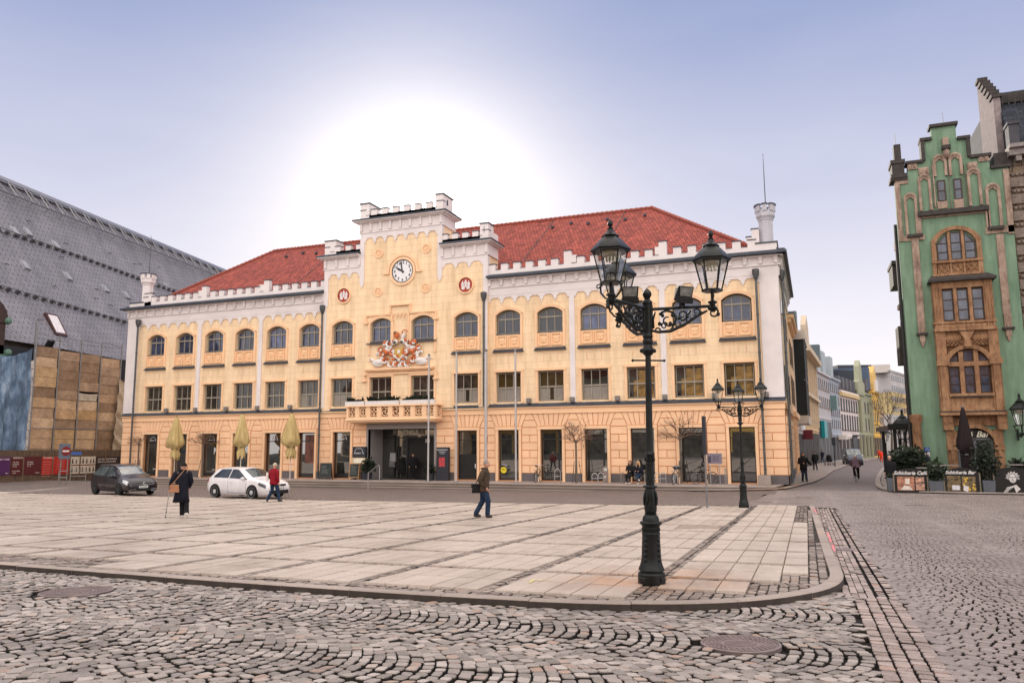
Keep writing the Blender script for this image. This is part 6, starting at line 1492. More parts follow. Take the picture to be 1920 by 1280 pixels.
for z0, z1 in ((1.2, 4.0), (5.4, 8.4), (9.6, 12.4), (13.2, zcor-.8)):
 m = MB(); m.box(bx0+1.3, bx0+2.6, YB-.03, YB+.02, z0, z1); w_ = m.build('window', M_BROWNFR, bh, world=True); m = MB(); m.box(bx0+1.4, bx0+2.5, YB-.05, YB-.03, z0+.1, z1-.1); m.build('pane', M_GLASSB, w_, world=True)
m = MB(); m.box(bx0+1.25, bx0+2.9, YB-.06, YB+.01, z1, z1+.6); m.build('brick_panel', mat('orange_brick', (.42, .16, .06, 1), .8, .2, 8), bh, world=True)
zrt = CZ + (H(800, 118).z-CZ)*(YB+2.6)/YB
m = MB(); m.add([(bx0+.3, YB-.1, zcor+.55), (24, YB-.1, zcor+.55), (24, YB+2.6, zrt), (bx0+.3, YB+2.6, zrt), (bx0+.3, YB+12, zrt), (24, YB+12, zrt), (bx0+.3, YB+13.9, zcor+.5), (24, YB+13.9, zcor+.5)], [(0, 1, 2, 3), (3, 2, 5, 4), (4, 5, 7, 6), (0, 3, 4, 6)])
m.build('mansard_roof', tile_roof('navy_slate', (.028, .034, .052, 1), .3, .4, .6, .3), bh, world=True)
m = MB(); m.box(bx0+.35, 24, YB+1.9, YB+2.1, zrt-.9, zrt-.35); 
for k in range(40): m.box(bx0+.4+k*.3, bx0+.45+k*.3, YB+1.7, YB+1.75, zrt-1.1, zrt-.5)
m.build('roof_grille', M_DKSTONE, bh, world=True)
def FX(x, y): return on_x(1660 + x/3.5538, 140 + y/3.5538, bx0)
pA, pB = FX(612, 75), FX(722, 150); pD = FX(632, 400)
fw = MB(); ya, yb = pB.y+.1, pA.y; zt0 = pA.z; zf = pB.z
steps_n = 6; fy = [yb + (ya-yb)*k/steps_n for k in range(steps_n+1)]; fz = [zt0 + (zf-zt0)*k/(steps_n-1) for k in range(steps_n)]
pts = [(yb, 10.), (yb, fz[0])]
for k in range(steps_n): pts += [(fy[k], fz[k]), (fy[k+1], fz[k])]
pts += [(ya, 10.)]
fw.prismX(pts[::-1], bx0-.02, bx0+.32); fo = fw.build('firewall', mat('firewall_white', (.23, .19, .19, 1), .9, .35, 3, .5, 14), bh, world=True)
fw = MB()
for k in range(steps_n): fw.box(bx0-.1, bx0+.42, min(fy[k], fy[k+1])-.08, max(fy[k], fy[k+1])+.08, fz[k], fz[k]+.2)
fw.build('stepped_coping', M_DKSTONE, fo, world=True)
fw = MB(); q = FX(745, 440); fw.box(bx0+.1, bx0+.55, YB-.35, YB+.4, zcor+.5, zcor+1.7); fw.box(bx0+.05, bx0+.62, YB-.42, YB+.5, zcor+1.7, zcor+1.85); fw.build('gable_pier', mat('pier_pale', (.06, .06, .07, 1), .8, .2), bh, world=True)
# ================================================================== STREET BEYOND THE TOWN HALL
def frame2(A, B):
 A, B = Vector((A[0], A[1], 0)), Vector((B[0], B[1], 0)); d = (B-A); L = d.length; d.normalize(); n = Vector((d.y, -d.x, 0))
 return (lambda s, o, z: (A.x+d.x*s+n.x*o, A.y+d.y*s+n.y*o, z)), L
def fbox(mb, fn, s0, s1, o0, o1, z0, z1, mi=None):
 q = [fn(s0, o0, z0), fn(s1, o0, z0), fn(s1, o1, z0), fn(s0, o1, z0), fn(s0, o0, z1), fn(s1, o0, z1), fn(s1, o1, z1), fn(s0, o1, z1)]
 mb.add(q, [(0, 3, 2, 1), (4, 5, 6, 7), (0, 1, 5, 4), (1, 2, 6, 5), (2, 3, 7, 6), (3, 0, 4, 7)], mi)
def house(name, A, B, ztop, col, label, rows, ncol, roofh, roofcol, win=(.5, .25), depth=9, base=-.8, shop=3.6, frame=None, shopcol=None, arch=False, cat='house'):
 """town house along the street line A-B with window rows [(z0, z1)], pitched roof and shop front"""
 fn, L = frame2(A, B); r = empty(name, (A[0], A[1], base), 0, label, cat, 'houses along the side street')
 m = MB(); fbox(m, fn, 0, L, 0, -depth, base, ztop); m.build('wall', mat(label[:20]+'_wall', col, .85, .08, 1.), r, world=True)
 if roofh:
  m = MB(); m.add([fn(0, .25, ztop), fn(L, .25, ztop), fn(L, -depth, ztop), fn(0, -depth, ztop), fn(0, -depth*.5, ztop+roofh), fn(L, -depth*.5, ztop+roofh)], [(0, 1, 5, 4), (2, 3, 4, 5), (0, 4, 3), (1, 2, 5)])
  m.build('roof', mat(label[:20]+'_roof', roofcol, .7, .25, 2.), r, world=True)
 m = MB(); fbox(m, fn, -.05, L+.05, 0, .35, ztop-.25, ztop+.02); fbox(m, fn, 0, L, 0, .12, shop, shop+.25); m.build('cornice', mat(label[:20]+'_trim', mul(col, 1.15), .85), r, world=True)
 st = L/ncol
 for (z0, z1) in rows:
  for k in range(ncol):
   c = (k+.5)*st; w = st*win[0]*.5
   m = MB(); fbox(m, fn, c-w, c+w, -.02, .04, z0, z1); fbox(m, fn, c-w-.12, c+w+.12, -.02, .14, z0-.14, z0)
   wobj = m.build('window', frame or mat('street_frame', (.25, .2, .18, 1), .6), r, world=True)
   m = MB(); fbox(m, fn, c-w+.07, c-.03, .04, .05, z0+.08, z1-.08); fbox(m, fn, c+.03, c+w-.07, .04, .05, z0+.08, z1-.08); m.build('pane', M_SPANE, wobj, world=True)
 n = max(2, int(L/3.2))
 for k in range(n):
  a, b = L*k/n+.3, L*(k+1)/n-.3; m = MB(); fbox(m, fn, a, b, -.02, .04, base+.3, shop-.3); m.build('shop_front', shopcol or M_SSHOP, r, world=True)
 return r, fn, L
W_ = [(-.55, 70.), (-.4, 78.), (.12, 92), (1.78, 114), (3.9, 128), (5.7, 138.5), (9.36, 155), (12.84, 169.3), (14.9, 178.7), (16.7, 190)]
DRK = mat('street_dark_glass', (.014, .018, .02, 1), .4, .3, .5, spec=.2)
M_SSHOP = mat('street_shop', (.05, .042, .04, 1), .6, .9, 1.3, spec=.15); M_SPANE = mat('street_pane', (.035, .04, .05, 1), .5, .5, 1., spec=.2)
r, fn, L = house('modern_house', W_[0], W_[2], 12.2, (.62, .58, .56, 1), 'white modern house with a black glass oriel beside the town hall', [], 3, 2.6, (.05, .05, .06, 1), shop=3.4)
m = MB(); fbox(m, fn, .6, 7.5, .0, .85, 4.6, 11.2, 0); fbox(m, fn, .5, 7.6, -.1, .95, 11.2, 12.0, 1); fbox(m, fn, .5, 7.6, -.1, .92, 3.9, 4.6, 1)
for k in range(5): fbox(m, fn, .6+k*1.7, .7+k*1.7, .85, .88, 4.6, 11.2, 2)
fbox(m, fn, .56, 7.54, .7, .89, 7.6, 7.75, 2); m.build('oriel', [DRK, mat('oriel_concrete', (.5, .45, .4, 1), .8), M_PIPE], r, world=True)
m = MB(); fbox(m, fn, 8.2, 14, 0, .5, 4.4, 10.2); m.build('blue_glass_bay', mat('blue_glass', (.10, .14, .19, 1), .1, .3, .6), r, world=True)
for s in (9.5, 11): m = MB(); fbox(m, fn, s, s+.12, .1, .95, 2.6, 3.5); m.build('hanging_sign', mat('sign_maroon', (.16, .02, .03, 1), .5), r, world=True)
r, fn, L = house('beige_house', W_[2], W_[3], 13.2, (.52, .36, .20, 1), 'ornate beige house with curved gable behind the glass oriel', [(4.9, 7.2), (8.4, 10.9)], 6, 3.2, (.06, .06, .075, 1), shop=3.7, win=(.45, .2))
m = MB()
for s in np.linspace(.3, L-.3, 7): fbox(m, fn, s-.22, s+.22, 0, .2, 4.2, 13.0)
fbox(m, fn, 0, L, 0, .5, 7.6, 8.0); fbox(m, fn, 0, L, 0, .9, 12.6, 13.25)
g_ = [(-3.2, 0), (3.2, 0), (3.2, .9), (2.2, 1.4), (1.9, 3.0), (1.2, 3.6), (0, 4.4), (-1.2, 3.6), (-1.9, 3.0), (-2.2, 1.4), (-3.2, .9)]
m.prism([(L*.3+a, 13.2+b) for a, b in g_], lambda a, b, d: fn(a, d, b), -.3, .3); m.build('gable', mat('beige_stucco', (.56, .45, .33, 1), .85, .1), r, world=True)
m = MB(); fbox(m, fn, 2, 3.2, -1.5, -.5, 15, 17.5); fbox(m, fn, L-5, L-3, -.3, 1., 13.3, 15.2); m.build('dormer', mat('dormer_zinc', (.10, .13, .15, 1), .5), r, world=True)
r, fn, L = house('grey_house', W_[3], W_[4], 12.3, (.46, .43, .45, 1), 'plain lavender grey house with small windows over a black glass shop', [(7.3, 8.8), (9.9, 11.4)], 7, 3., (.05, .05, .06, 1), shop=5.6, win=(.42, .2), shopcol=DRK)
for k in range(2): m = MB(); fbox(m, fn, 1+k*5.4, 4.4+k*5.4, -2.2, .2, 12.3, 15.6); m.build('dormer', mat('dormer_pale', (.33, .38, .41, 1), .5), r, world=True)
m = MB(); fbox(m, fn, 2.5, 5.4, .05, .5, 2.9, 5.3); m.build('turquoise_sign', mat('turquoise', (.01, .25, .28, 1), .4), r, world=True)
r, fn, L = house('blue_house', W_[4], W_[5], 12.4, (.34, .37, .43, 1), 'pale blue house with rows of small windows', [(4.6, 5.8), (6.5, 7.7), (8.4, 9.6), (10.3, 11.5)], 5, 2.8, (.05, .05, .055, 1), shop=3.4, win=(.35, .2))
m = MB(); fbox(m, fn, 1., 3.8, -2.2, .2, 12.4, 15.6); m.build('dormer', MATS['dormer_pale'], r, world=True)
m = MB(); fbox(m, fn, .2, 1.6, 0, .9, 7.2, 9.4); m.build('box_oriel', mat('oriel_green', (.12, .2, .2, 1), .4), r, world=True)
m = MB(); fbox(m, fn, 6, 9, .1, 1.2, 2.7, 3.4); m.build('shop_sign', mat('sign_cream', (.6, .55, .5, 1), .6), r, world=True)
r, fn, L = house('white_house', W_[5], W_[6], 10.9, (.66, .58, .56, 1), 'white house with dark brown shuttered windows and dark tiled roof', [(4.3, 6.9), (7.6, 9.6)], 7, 4., (.05, .03, .032, 1), shop=3.2, frame=mat('brown_shutter', (.06, .03, .025, 1), .6), win=(.55, .2))
m = MB(); fbox(m, fn, -.05, L+.05, 0, .5, 10.0, 10.6); m.build('eaves_band', mat('eaves_yellow', (.62, .46, .25, 1), .8), r, world=True)
for k in range(5): m = MB(); fbox(m, fn, 1.2+k*3.6, 2.6+k*3.6, -2.6, -.2, 11.4, 13.4); m.build('dormer', mat('dormer_slate', (.10, .10, .115, 1), .6), r, world=True)
m = MB(); fbox(m, fn, 9.5, 13.8, -.02, .12, 0, 3.4); fbox(m, fn, 9., 14.2, 0, 1.2, 3.3, 3.5); m.build('dark_entrance', DRK, r, world=True)
r, fn, L = house('sage_house', W_[6], W_[7], 11.6, (.33, .34, .23, 1), 'sage green house with corner gable and columns on the shop floor', [(4.4, 6.8), (7.8, 9.9)], 5, 3.4, (.05, .035, .035, 1), shop=3.6, win=(.4, .2))
m = MB(); m.prism([(0, 11.), (6.5, 11.), (6.5, 13.4), (4.8, 13.6), (4.4, 16.2), (3.2, 17.6), (2.0, 16.4), (1.7, 13.8), (0, 13.4)], lambda a, b, d: fn(a, d, b), -.6, .3)
m.build('gable', mat('sage_gable', (.36, .37, .26, 1), .85, .1), r, world=True)
m = MB()
for s in (.6, 4.3, 8., 11.6): fbox(m, fn, s-.25, s+.25, 0, .3, -.8, 3.6); 
for s in (2.0, 12.6): fbox(m, fn, s-.7, s+.7, 0, .45, 4.2, 10.2)
m.build('column', mat('sage_stone', (.34, .33, .22, 1), .85), r, world=True)
m = MB(); fbox(m, fn, 9.6, 11.2, -.5, .1, 12.2, 14.6); m.build('dormer', MATS['dormer_slate'], r, world=True)
r, fn, L = house('yellow_house', W_[7], W_[8], 12.4, (.72, .44, .09, 1), 'bright yellow narrow house with white dormer gable', [(4.2, 5.8), (6.6, 8.2), (9., 10.6)], 4, 3.4, (.16, .05, .04, 1), shop=3.4, win=(.35, .2))
m = MB(); m.prism([(2.2, 12.2), (7.2, 12.2), (7.2, 14.), (6.2, 16.4), (4.7, 17.8), (3.2, 16.4), (2.2, 14.)], lambda a, b, d: fn(a, d, b), -.8, .25, 0); fbox(m, fn, 3.6, 5.8, .2, .6, 12.4, 14.8, 1); m.build('gable', [mat('yellow_gable', (.68, .45, .16, 1), .85), M_EMB], r, world=True)
m = MB(); fbox(m, fn, -.6, 2., -8, -.3, 12.3, 17.2); m.build('side_wall', mat('navy_wall', (.07, .10, .16, 1), .7), r, world=True)
house('ochre_house', W_[8], W_[9], 8.6, (.55, .38, .22, 1), 'small ochre house at the far bend of the street', [(4., 5.6), (6.2, 7.6)], 4, 1.5, (.1, .05, .04, 1), shop=3.2)
def slab(name, p0, p1, depth, z0, z1, m_, label, cat='building'):
 fn, L = frame2(p0, p1); r = empty(name, (p0[0], p0[1], 0), 0, label, cat, 'houses along the side street'); m = MB(); fbox(m, fn, 0, L, 0, -depth, z0, z1); m.build('wall', m_, r, world=True); return r, fn, L
def W2(u, v, d): q = ray(u, v); return Vector((0, 0, CZ)) + q*d
M_NAVY = mat('navy_cladding', (.028, .036, .052, 1), .6, .15)
a, b, t = W2(1571, 690, 165), W2(1634, 686, 165), W2(1571, 684, 165)
r, fn, L = slab('dark_block', (a.x, a.y), (b.x, b.y), 6, 10, t.z, M_NAVY, 'dark flat-topped block rising behind the white street house')
m = MB(); fbox(m, fn, L*.45, L*.55, .1, .6, t.z-2.2, t.z-.7); m.build('chimney', mat('chimney_brick', (.45, .3, .24, 1), .8), r, world=True)
a, b, t = W2(1572, 700, 148), W2(1610, 696, 150), W2(1590, 694, 149)
r, fn, L = slab('dark_roofed_house', (a.x, a.y), (b.x, b.y), 6, 8, t.z, M_NAVY, 'dark steep-roofed house wall in front of the flat block')
c0, c1, c2 = W2(1636, 698, 235), W2(1669, 698, 225), W2(1712, 715, 250)
zt_ = W2(1668, 697, 225).z
nt = NT('prefab_concrete'); Pn = nt.obj(); sp = nt.new('ShaderNodeSeparateXYZ', {0: Pn})
nt.set(color=nt.mix(1., nt.ramp(nt.math('DIVIDE', nt.math('ADD', sp.outputs[2], 2.), 30.), [(0, (.50, .46, .44, 1)), (.40, (.50, .46, .44, 1)), (.405, (.62, .46, .2, 1)), (.62, (.62, .46, .2, 1)), (.625, (.52, .48, .47, 1)), (1, (.52, .48, .47, 1))]), nt.ramp(nt.noise(Pn, .25, 5, .6), [(.3, (.85, .85, .85, 1)), (.7, (1.08, 1.08, 1.08, 1))]), 'MULTIPLY'), rough=.85)
nt.n['Color Ramp'].color_ramp.interpolation = 'CONSTANT'; M_PRE = nt.m
pb = empty('apartment_block', (c1.x, c1.y, 0), 0, 'pale grey and yellow prefabricated apartment block closing the street', 'building')
m = MB(); m.prismZ([(c0.x, c0.y), (c1.x, c1.y), (c2.x, c2.y), (c2.x+2, c2.y+12), (c0.x, c0.y+12)], -2, zt_); m.build('wall', M_PRE, pb, world=True)
m = MB(); m.prismZ([(c0.x-.3, c0.y-.4), (c1.x, c1.y-.5), (c2.x+.3, c2.y-.4), (c2.x+2, c2.y+12.4), (c0.x-.3, c0.y+12.4)], zt_, zt_+.6); m.build('roof', mat('block_roof', (.4, .38, .37, 1), .8), pb, world=True)
fn, L = frame2((c1.x, c1.y), (c2.x, c2.y)); m = MB(); mm_ = MB()
for j in range(7):
 z0 = zt_-2.4-j*3.1
 for k in range(11):
  if z0 < 1: continue
  s = L*(k+.5)/11; fbox(m, fn, s-L*.028, s+L*.028, -.05, .06, z0, z0+1.6)
m.build('window_grid', mat('block_window', (.10, .11, .13, 1), .3, .3), pb, world=True)
m = MB()
for j in range(4): fbox(m, fn, L*.62, L*.98, 0, 1.8, zt_-9-j*3.1, zt_-7.9-j*3.1)
fbox(m, fn, L*.60, L*.63, 0, 1.8, 0, zt_-6.6); fbox(m, fn, L*.97, L*1.0, 0, 1.8, 0, zt_-6.6); m.build('balcony', mat('balcony_pink', (.52, .25, .25, 1), .7, .2), pb, world=True)
m = MB(); q = W2(1640, 694, 230); m.box(q.x-1, q.x+4, q.y-3, q.y+2, q.z-1, q.z+1.4); m.build('roof_hut', mat('hut_pale', (.55, .5, .47, 1), .8), pb, world=True)
g = gp(1690, 880)
pg = empty('pergola', (6.9, 57, Tz(6.9, 57)), 0, 'dark metal pergola with flat beams over the café pavement beyond the corner', 'pergola')
m = MB(); zt_ = on_y(1690, 797, 57).z
x0, x1 = on_y(1664, 800, 57).x, on_y(1716, 800, 57).x
m.box(x0, x1+1, 56.6, 57, zt_-.3, zt_+.1); m.box(x0, x0+.3, 56.8, 66, zt_-.3, zt_); m.box(x1, x1+.3, 56.8, 66, zt_-.3, zt_)
for k in range(6): m.box(x0, x1+1, 58+k*1.5, 58.15+k*1.5, zt_-.15, zt_-.02)
m.build('roof_beam', M_DARKFR, pg, world=True)
for x, y in ((x0+.4, 57), (x0+1.0, 60), (x1-.2, 57), (x1, 63), (x0+.4, 65)): m = MB(); m.box(x-.1, x+.1, y-.1, y+.1, Tz(x, y), zt_-.3); m.build('post', M_DARKFR, pg, world=True)
for x0, x1, y, h_, col, lb in ((-75, -52, -22, 11, (.55, .42, .3, 1), 'tan'), (-52, -33, -25, 13, (.62, .36, .08, 1), 'ochre'), (-33, -14, -26, 12, (.6, .55, .5, 1), 'pale grey'), (-14, 4, -27, 13.5, (.66, .42, .12, 1), 'golden yellow'), (4, 24, -26, 12, (.5, .3, .2, 1), 'brick brown'), (24, 45, -20, 13, (.58, .5, .4, 1), 'cream')):
 r, fn, L = house('house', (x1, y), (x0, y), Tz(x1, 0)+h_, col, lb+' house across the square, mirrored in the town hall windows', [(5.2, 7.4), (8.6, 10.6)], 7, 4., (.2, .07, .05, 1), base=.3, shop=4.2, win=(.5, .2)); r['group'] = 'houses across the square'

def shrub(name, c, r, n, m_, label, cat='plant', leaf=.09, stem=True, group=None, pot=None, rr=None, blade=False):
 root = empty(name, c, 0, label, cat, group); f = MB(); R2 = random.Random(rr or int(abs(c[0]*100+c[1]*10)))
 for _ in range(n):
  d = Vector((R2.gauss(0, 1), R2.gauss(0, 1), R2.gauss(0, 1))).normalized()*(R2.random()**.45); p = Vector((d.x*r[0], d.y*r[1], r[3]+d.z*r[2]))
  a = Vector((R2.gauss(0, 1), R2.gauss(0, 1), R2.gauss(0, .7)+(1.2 if blade else 0))).normalized(); b = a.orthogonal().normalized(); l = leaf*R2.uniform(.6, 1.5); w = l*(.18 if blade else .38)
  f.add([p-b*w*.3, p+a*l*.5-b*w, p+a*l, p+a*l*.5+b*w], [(0, 1, 2, 3)])
 f.build('foliage', m_, root, fix=False)
 if stem:
  s = MB(); 
  for k in range(4): a = k*1.6; s.tube([(0, 0, .0), (r[0]*.3*math.cos(a), r[1]*.3*math.sin(a), r[3]*.7), (r[0]*.6*math.cos(a), r[1]*.6*math.sin(a), r[3]+r[2]*.3)], [.03, .02, .008], 5)
  s.build('stem', mat('stem_brown', (.07, .05, .035, 1), .8), root)
 return root
def leafmat(name, col):
 n = NT(name); isl = n.new('ShaderNodeNewGeometry').outputs['Random Per Island']; n.set(color=n.ramp(isl, [(0, mul(col, .5)), (.5, col), (1, mul(col, 1.7))]), rough=.55, spec=.3); return n.m
M_EVER = leafmat('evergreen_leaf', (.010, .018, .009, 1)); M_LEAF = leafmat('pot_plant_leaf', (.018, .032, .012, 1)); M_TWIG = leafmat('bare_twig_haze', (.16, .12, .10, 1))
# ================================================================== STREET FURNITURE
RH = Vector((RV.x, RV.y, 0)).normalized(); FH = Vector((FV.x, FV.y, 0)).normalized()
VIEW_RZ = math.atan2(RH.y, RH.x)           # object x axis along the picture's right, y away
M_LAMP = mat('lamp_iron', (.013, .016, .016, 1), .42, .35, 7, .25, 45, .5, .5)
nt = NT('lantern_glass'); nt.set(color=(.8, .82, .8, 1), rough=.04, ior=1.15)
tr_ = nt.new('ShaderNodeBsdfTransparent', {0: (.97, .97, .96, 1)}); gl = nt.new('ShaderNodeBsdfGlossy', {0: (.9, .9, .9, 1), 1: .03})
fr_ = nt.new('ShaderNodeLayerWeight', {0: .35}).outputs['Fresnel']; mx = nt.new('ShaderNodeMixShader', {0: nt.math('MULTIPLY_ADD', fr_, .35, .03), 1: tr_.outputs[0], 2: gl.outputs[0]}); nt.link(mx.outputs[0], nt.out.inputs[0]); M_LGLASS = nt.m
M_REFL = mat('lamp_reflector', (.6, .58, .5, 1), .3, .1, 10, 0, 40, .3)
def lantern(parent, c, s=1., n=6, name='lantern', rot=0., yoke=True):
 """hexagonal street lantern, glass bottom at local z=0"""
 r = empty(name, c, rot); r.parent = parent; r.scale = (s,)*3
 m = MB(); rb, rt, h = .135, .235, .41
 m.lathe([(rb-.01, -.03), (rb+.015, -.03), (rb+.015, .0), (rb-.01, .0)], n, rot=PI/6); m.lathe([(rt-.02, h), (rt+.03, h), (rt+.03, h+.03), (rt-.02, h+.03)], n, rot=PI/6)
 for k in range(n):
  a = PI/6 + 2*PI*k/n; m.tube([(rb*math.cos(a), rb*math.sin(a), 0), (rt*math.cos(a), rt*math.sin(a), h)], .011, 4)
 m.lathe([(.275, h+.02), (.285, h+.03), (.275, h+.05), (.13, h+.205), (.11, h+.21), (.125, h+.235), (.10, h+.25), (.05, h+.30), (.035, h+.335), (.045, h+.345), (.03, h+.355), (.012, h+.36)], n, rot=PI/6, cap=True)
 m.lathe([(.012, h+.36), (.035, h+.385), (.04, h+.41), (.02, h+.455), (.004, h+.475)], 10)
 if yoke:
  for sg in (-1, 1):
   m.tube([(sg*rb, 0, -.02), (sg*.175, 0, -.05), (sg*.165, 0, -.14), (sg*.09, 0, -.22), (0, 0, -.25)], .014, 6)
   m.tube(spiral(sg*.19, -.05, .04, 0, 1.1, 10, 0, .3), .010, 5)
  m.tube([(0, 0, -.25), (0, 0, -.03)], .022, 8); m.lathe([(.06, -.30), (.075, -.27), (.05, -.24), (.02, -.22)], 10)
 m.build('lantern_frame', M_LAMP, r, smooth=35)
 m = MB(); m.lathe([(rb-.004, 0), (rt-.006, h)], n, rot=PI/6, cap=False); m.build('lantern_glass', M_LGLASS, r, fix=False)
 m = MB(); m.lathe([(.02, h-.02), (.15, h+.0), (.15, h-.03), (.12, h-.055), (.02, h-.05)], 16)
 for k in range(8): a = k*PI/4; m.lathe([(.012, h-.13), (.016, h-.06)], 6, (.06*math.cos(a), .06*math.sin(a), 0))
 m.build('burner', M_REFL, r, smooth=True)
 return r
def candelabra(loc, thetas, label, flood=(), name='street_lamp', bar=True):
 root = empty(name, loc, VIEW_RZ, label, 'street lamp', None)
 m = MB()
 m.lathe([(.178, 0), (.178, .12), (.172, .125), (.165, .14), (.15, .145), (.15, .16), (.17, .17), (.165, .19), (.15, .22), (.135, .27), (.126, .33), (.121, .45), (.115, .60), (.117, .615), (.121, .625), (.117, .64), (.11, .645), (.108, .71), (.118, .715), (.12, .73), (.142, .745), (.144, .765), (.138, .775), (.11, .785), (.108, .80), (.104, .825), (.095, .845), (.08, .86), (.072, .87), (.085, .88), (.07, .89)], 14, rot=.1)
 for k in range(4):
  a = k*PI/2 + .75; p = Vector((math.cos(a), math.sin(a), 0)); q = Vector((-p.y, p.x, 0))
  for zz, hw in ((.05, .045),):
   c = p*.176; m.add([c-q*hw+Vector((0, 0, .03)), c+q*hw+Vector((0, 0, .03)), c+q*hw+Vector((0, 0, .09)), c-q*hw+Vector((0, 0, .09)), c-q*hw*.8+p*.012+Vector((0, 0, .04)), c+q*hw*.8+p*.012+Vector((0, 0, .04)), c+q*hw*.8+p*.012+Vector((0, 0, .08)), c-q*hw*.8+p*.012+Vector((0, 0, .08))], [(4, 5, 6, 7), (0, 1, 5, 4), (1, 2, 6, 5), (2, 3, 7, 6), (3, 0, 4, 7)])
  for t in range(5): c = p*(.124-.004*t) + Vector((0, 0, .30+.065*t)); m.ball(c, (.03, .03, .026), 8, 5)
 for k in range(28): a = 2*PI*k/28; m.ball((.112*math.cos(a), .112*math.sin(a), .678), (.009, .009, .026), 5, 4)
 m.build('pedestal', M_LAMP, root, smooth=35)
 m = MB()
 m.lathe([(.06, .885), (.077, .90), (.083, .95), (.08, 1.0), (.068, 1.19), (.066, 1.20), (.08, 1.215), (.072, 1.23), (.055, 1.24), (.053, 1.49), (.060, 1.495), (.060, 1.52), (.054, 1.525), (.056, 1.63), (.063, 1.64), (.052, 1.66), (.049, 1.68), (.043, 2.3), (.037, 2.90), (.037, 2.93), (.06, 2.95), (.085, 2.98), (.095, 3.0), (.085, 3.02), (.06, 3.05), (.055, 3.08), (.068, 3.10), (.068, 3.14), (.058, 3.16), (.07, 3.19), (.062, 3.22), (.060, 3.25), (.058, 3.62), (.07, 3.63), (.07, 3.66), (.045, 3.69), (.035, 3.70), (.045, 3.72), (.06, 3.75), (.062, 3.775), (.045, 3.81), (.018, 3.835), (.004, 3.845)], 14, rot=.1)
 for k in range(8):
  a = 2*PI*k/8; m.tube([(.071*math.cos(a), .071*math.sin(a), 1.16), (.086*math.cos(a+.2), .086*math.sin(a+.2), 1.07), (.084*math.cos(a), .084*math.sin(a), .98)], [.008, .018, .008], 5)
  m.tube([(.06*math.cos(a), .06*math.sin(a), 3.25), (.06*math.cos(a), .06*math.sin(a), 3.6)], .012, 5); m.ball((.085*math.cos(a), .085*math.sin(a), 3.0), (.028, .028, .03), 6, 4); m.ball((.075*math.cos(a), .075*math.sin(a), 1.22), (.02, .02, .016), 6, 4); m.ball((.056*math.cos(a), .056*math.sin(a), 1.57), (.016, .016, .03), 6, 4)
 if bar: m.tube([(-.2, 0, 2.87), (.21, 0, 2.87)], .012, 6); m.ball((.215, 0, 2.87), .02, 6, 4); m.ball((-.205, 0, 2.87), .02, 6, 4)
 m.build('post', M_LAMP, root, smooth=35)
 R = .85; Z0 = 3.56
 for i, th in enumerate(thetas):
  a = MB(); d = Vector((math.cos(th), math.sin(th), 0))
  def P(x, z, o=0): return (d.x*x - d.y*o, d.y*x + d.x*o, z)
  def S(cx, cz, r, a0, turns, n=16, shrink=.15, flip=1, w=.014): a.tube([P(cx+flip*r*(1-(1-shrink)*k/n)*math.cos(a0+turns*2*PI*k/n), cz+r*(1-(1-shrink)*k/n)*math.sin(a0+turns*2*PI*k/n)) for k in range(n+1)], [w*(1-.4*k/n) for k in range(n+1)], 6)
  a.tube([P(.05, Z0), P(R-.02, Z0+.02)], .022, 7)
  a.tube([P(.06, 3.27), P(.14, 3.25), P(.30, 3.26), P(.48, 3.34), P(.66, 3.46), P(.78, 3.52)], [.016, .02, .024, .022, .02, .016], 7)
  a.tube([P(.08, 3.30), P(.075, 3.42), P(.1, 3.52)], .015, 6)
  S(.27, 3.41, .135, 2.6, -1.2, 18, .25, 1, .018); S(.13, 3.27, .045, -1., 1.1, 10, .3, 1, .014); S(.46, 3.47, .075, -1.9, 1.2, 14, .3, 1, .015); S(.40, 3.36, .06, 1.2, 1.1, 12, .3, 1, .013); S(.64, 3.51, .055, -2.2, 1.2, 12, .3, 1, .013); S(.86, 3.49, .07, 1.5, -1.15, 14, .3, 1, .016); S(.22, 3.33, .05, .5, 1., 10, .3, 1, .014)
  a.tube([P(.3, 3.27), P(.36, 3.36), P(.38, 3.45), P(.33, 3.52)], .014, 6); a.tube([P(.52, 3.36), P(.50, 3.44), P(.57, 3.53)], .014, 6)
  for cx, cz in ((.2, 3.47), (.33, 3.47), (.30, 3.36), (.42, 3.43), (.52, 3.45), (.58, 3.41), (.70, 3.49), (.92, 3.47), (.16, 3.36)): a.ball(P(cx, cz), (.026, .026, .03), 6, 4)
  a.tube([P(R, 3.50), P(R, 3.62)], [.03, .04], 8); a.ball(P(R, 3.54), (.05, .05, .045), 8, 5); a.ball(P(R, 3.63), (.065, .065, .025), 8, 5)
  arm_ = a.build('arm', M_LAMP, root, smooth=35)
  lantern(root, (d.x*R, d.y*R, 3.80), .92, rot=th+PI/2)
 for (th, x, yaw, tilt) in flood:
  d = Vector((math.cos(th), math.sin(th), 0)); o = empty('floodlight', (d.x*x, d.y*x, Z0+.05), yaw); o.parent = root
  b = MB(); b.M = Matrix.Rotation(tilt, 4, 'X') 
  b.add([(-.10, -.05, .03), (.10, -.05, .03), (.10, .07, .05), (-.10, .07, .05), (-.115, -.06, .25), (.115, -.06, .25), (.09, .07, .22), (-.09, .07, .22)], [(0, 3, 2, 1), (4, 5, 6, 7), (0, 1, 5, 4), (1, 2, 6, 5), (2, 3, 7, 6), (3, 0, 4, 7)]); b.box(-.115, .115, -.075, -.05, .02, .10)
  b.build('housing', mat('floodlight_black', (.014, .014, .016, 1), .5), o, bevel=.006)
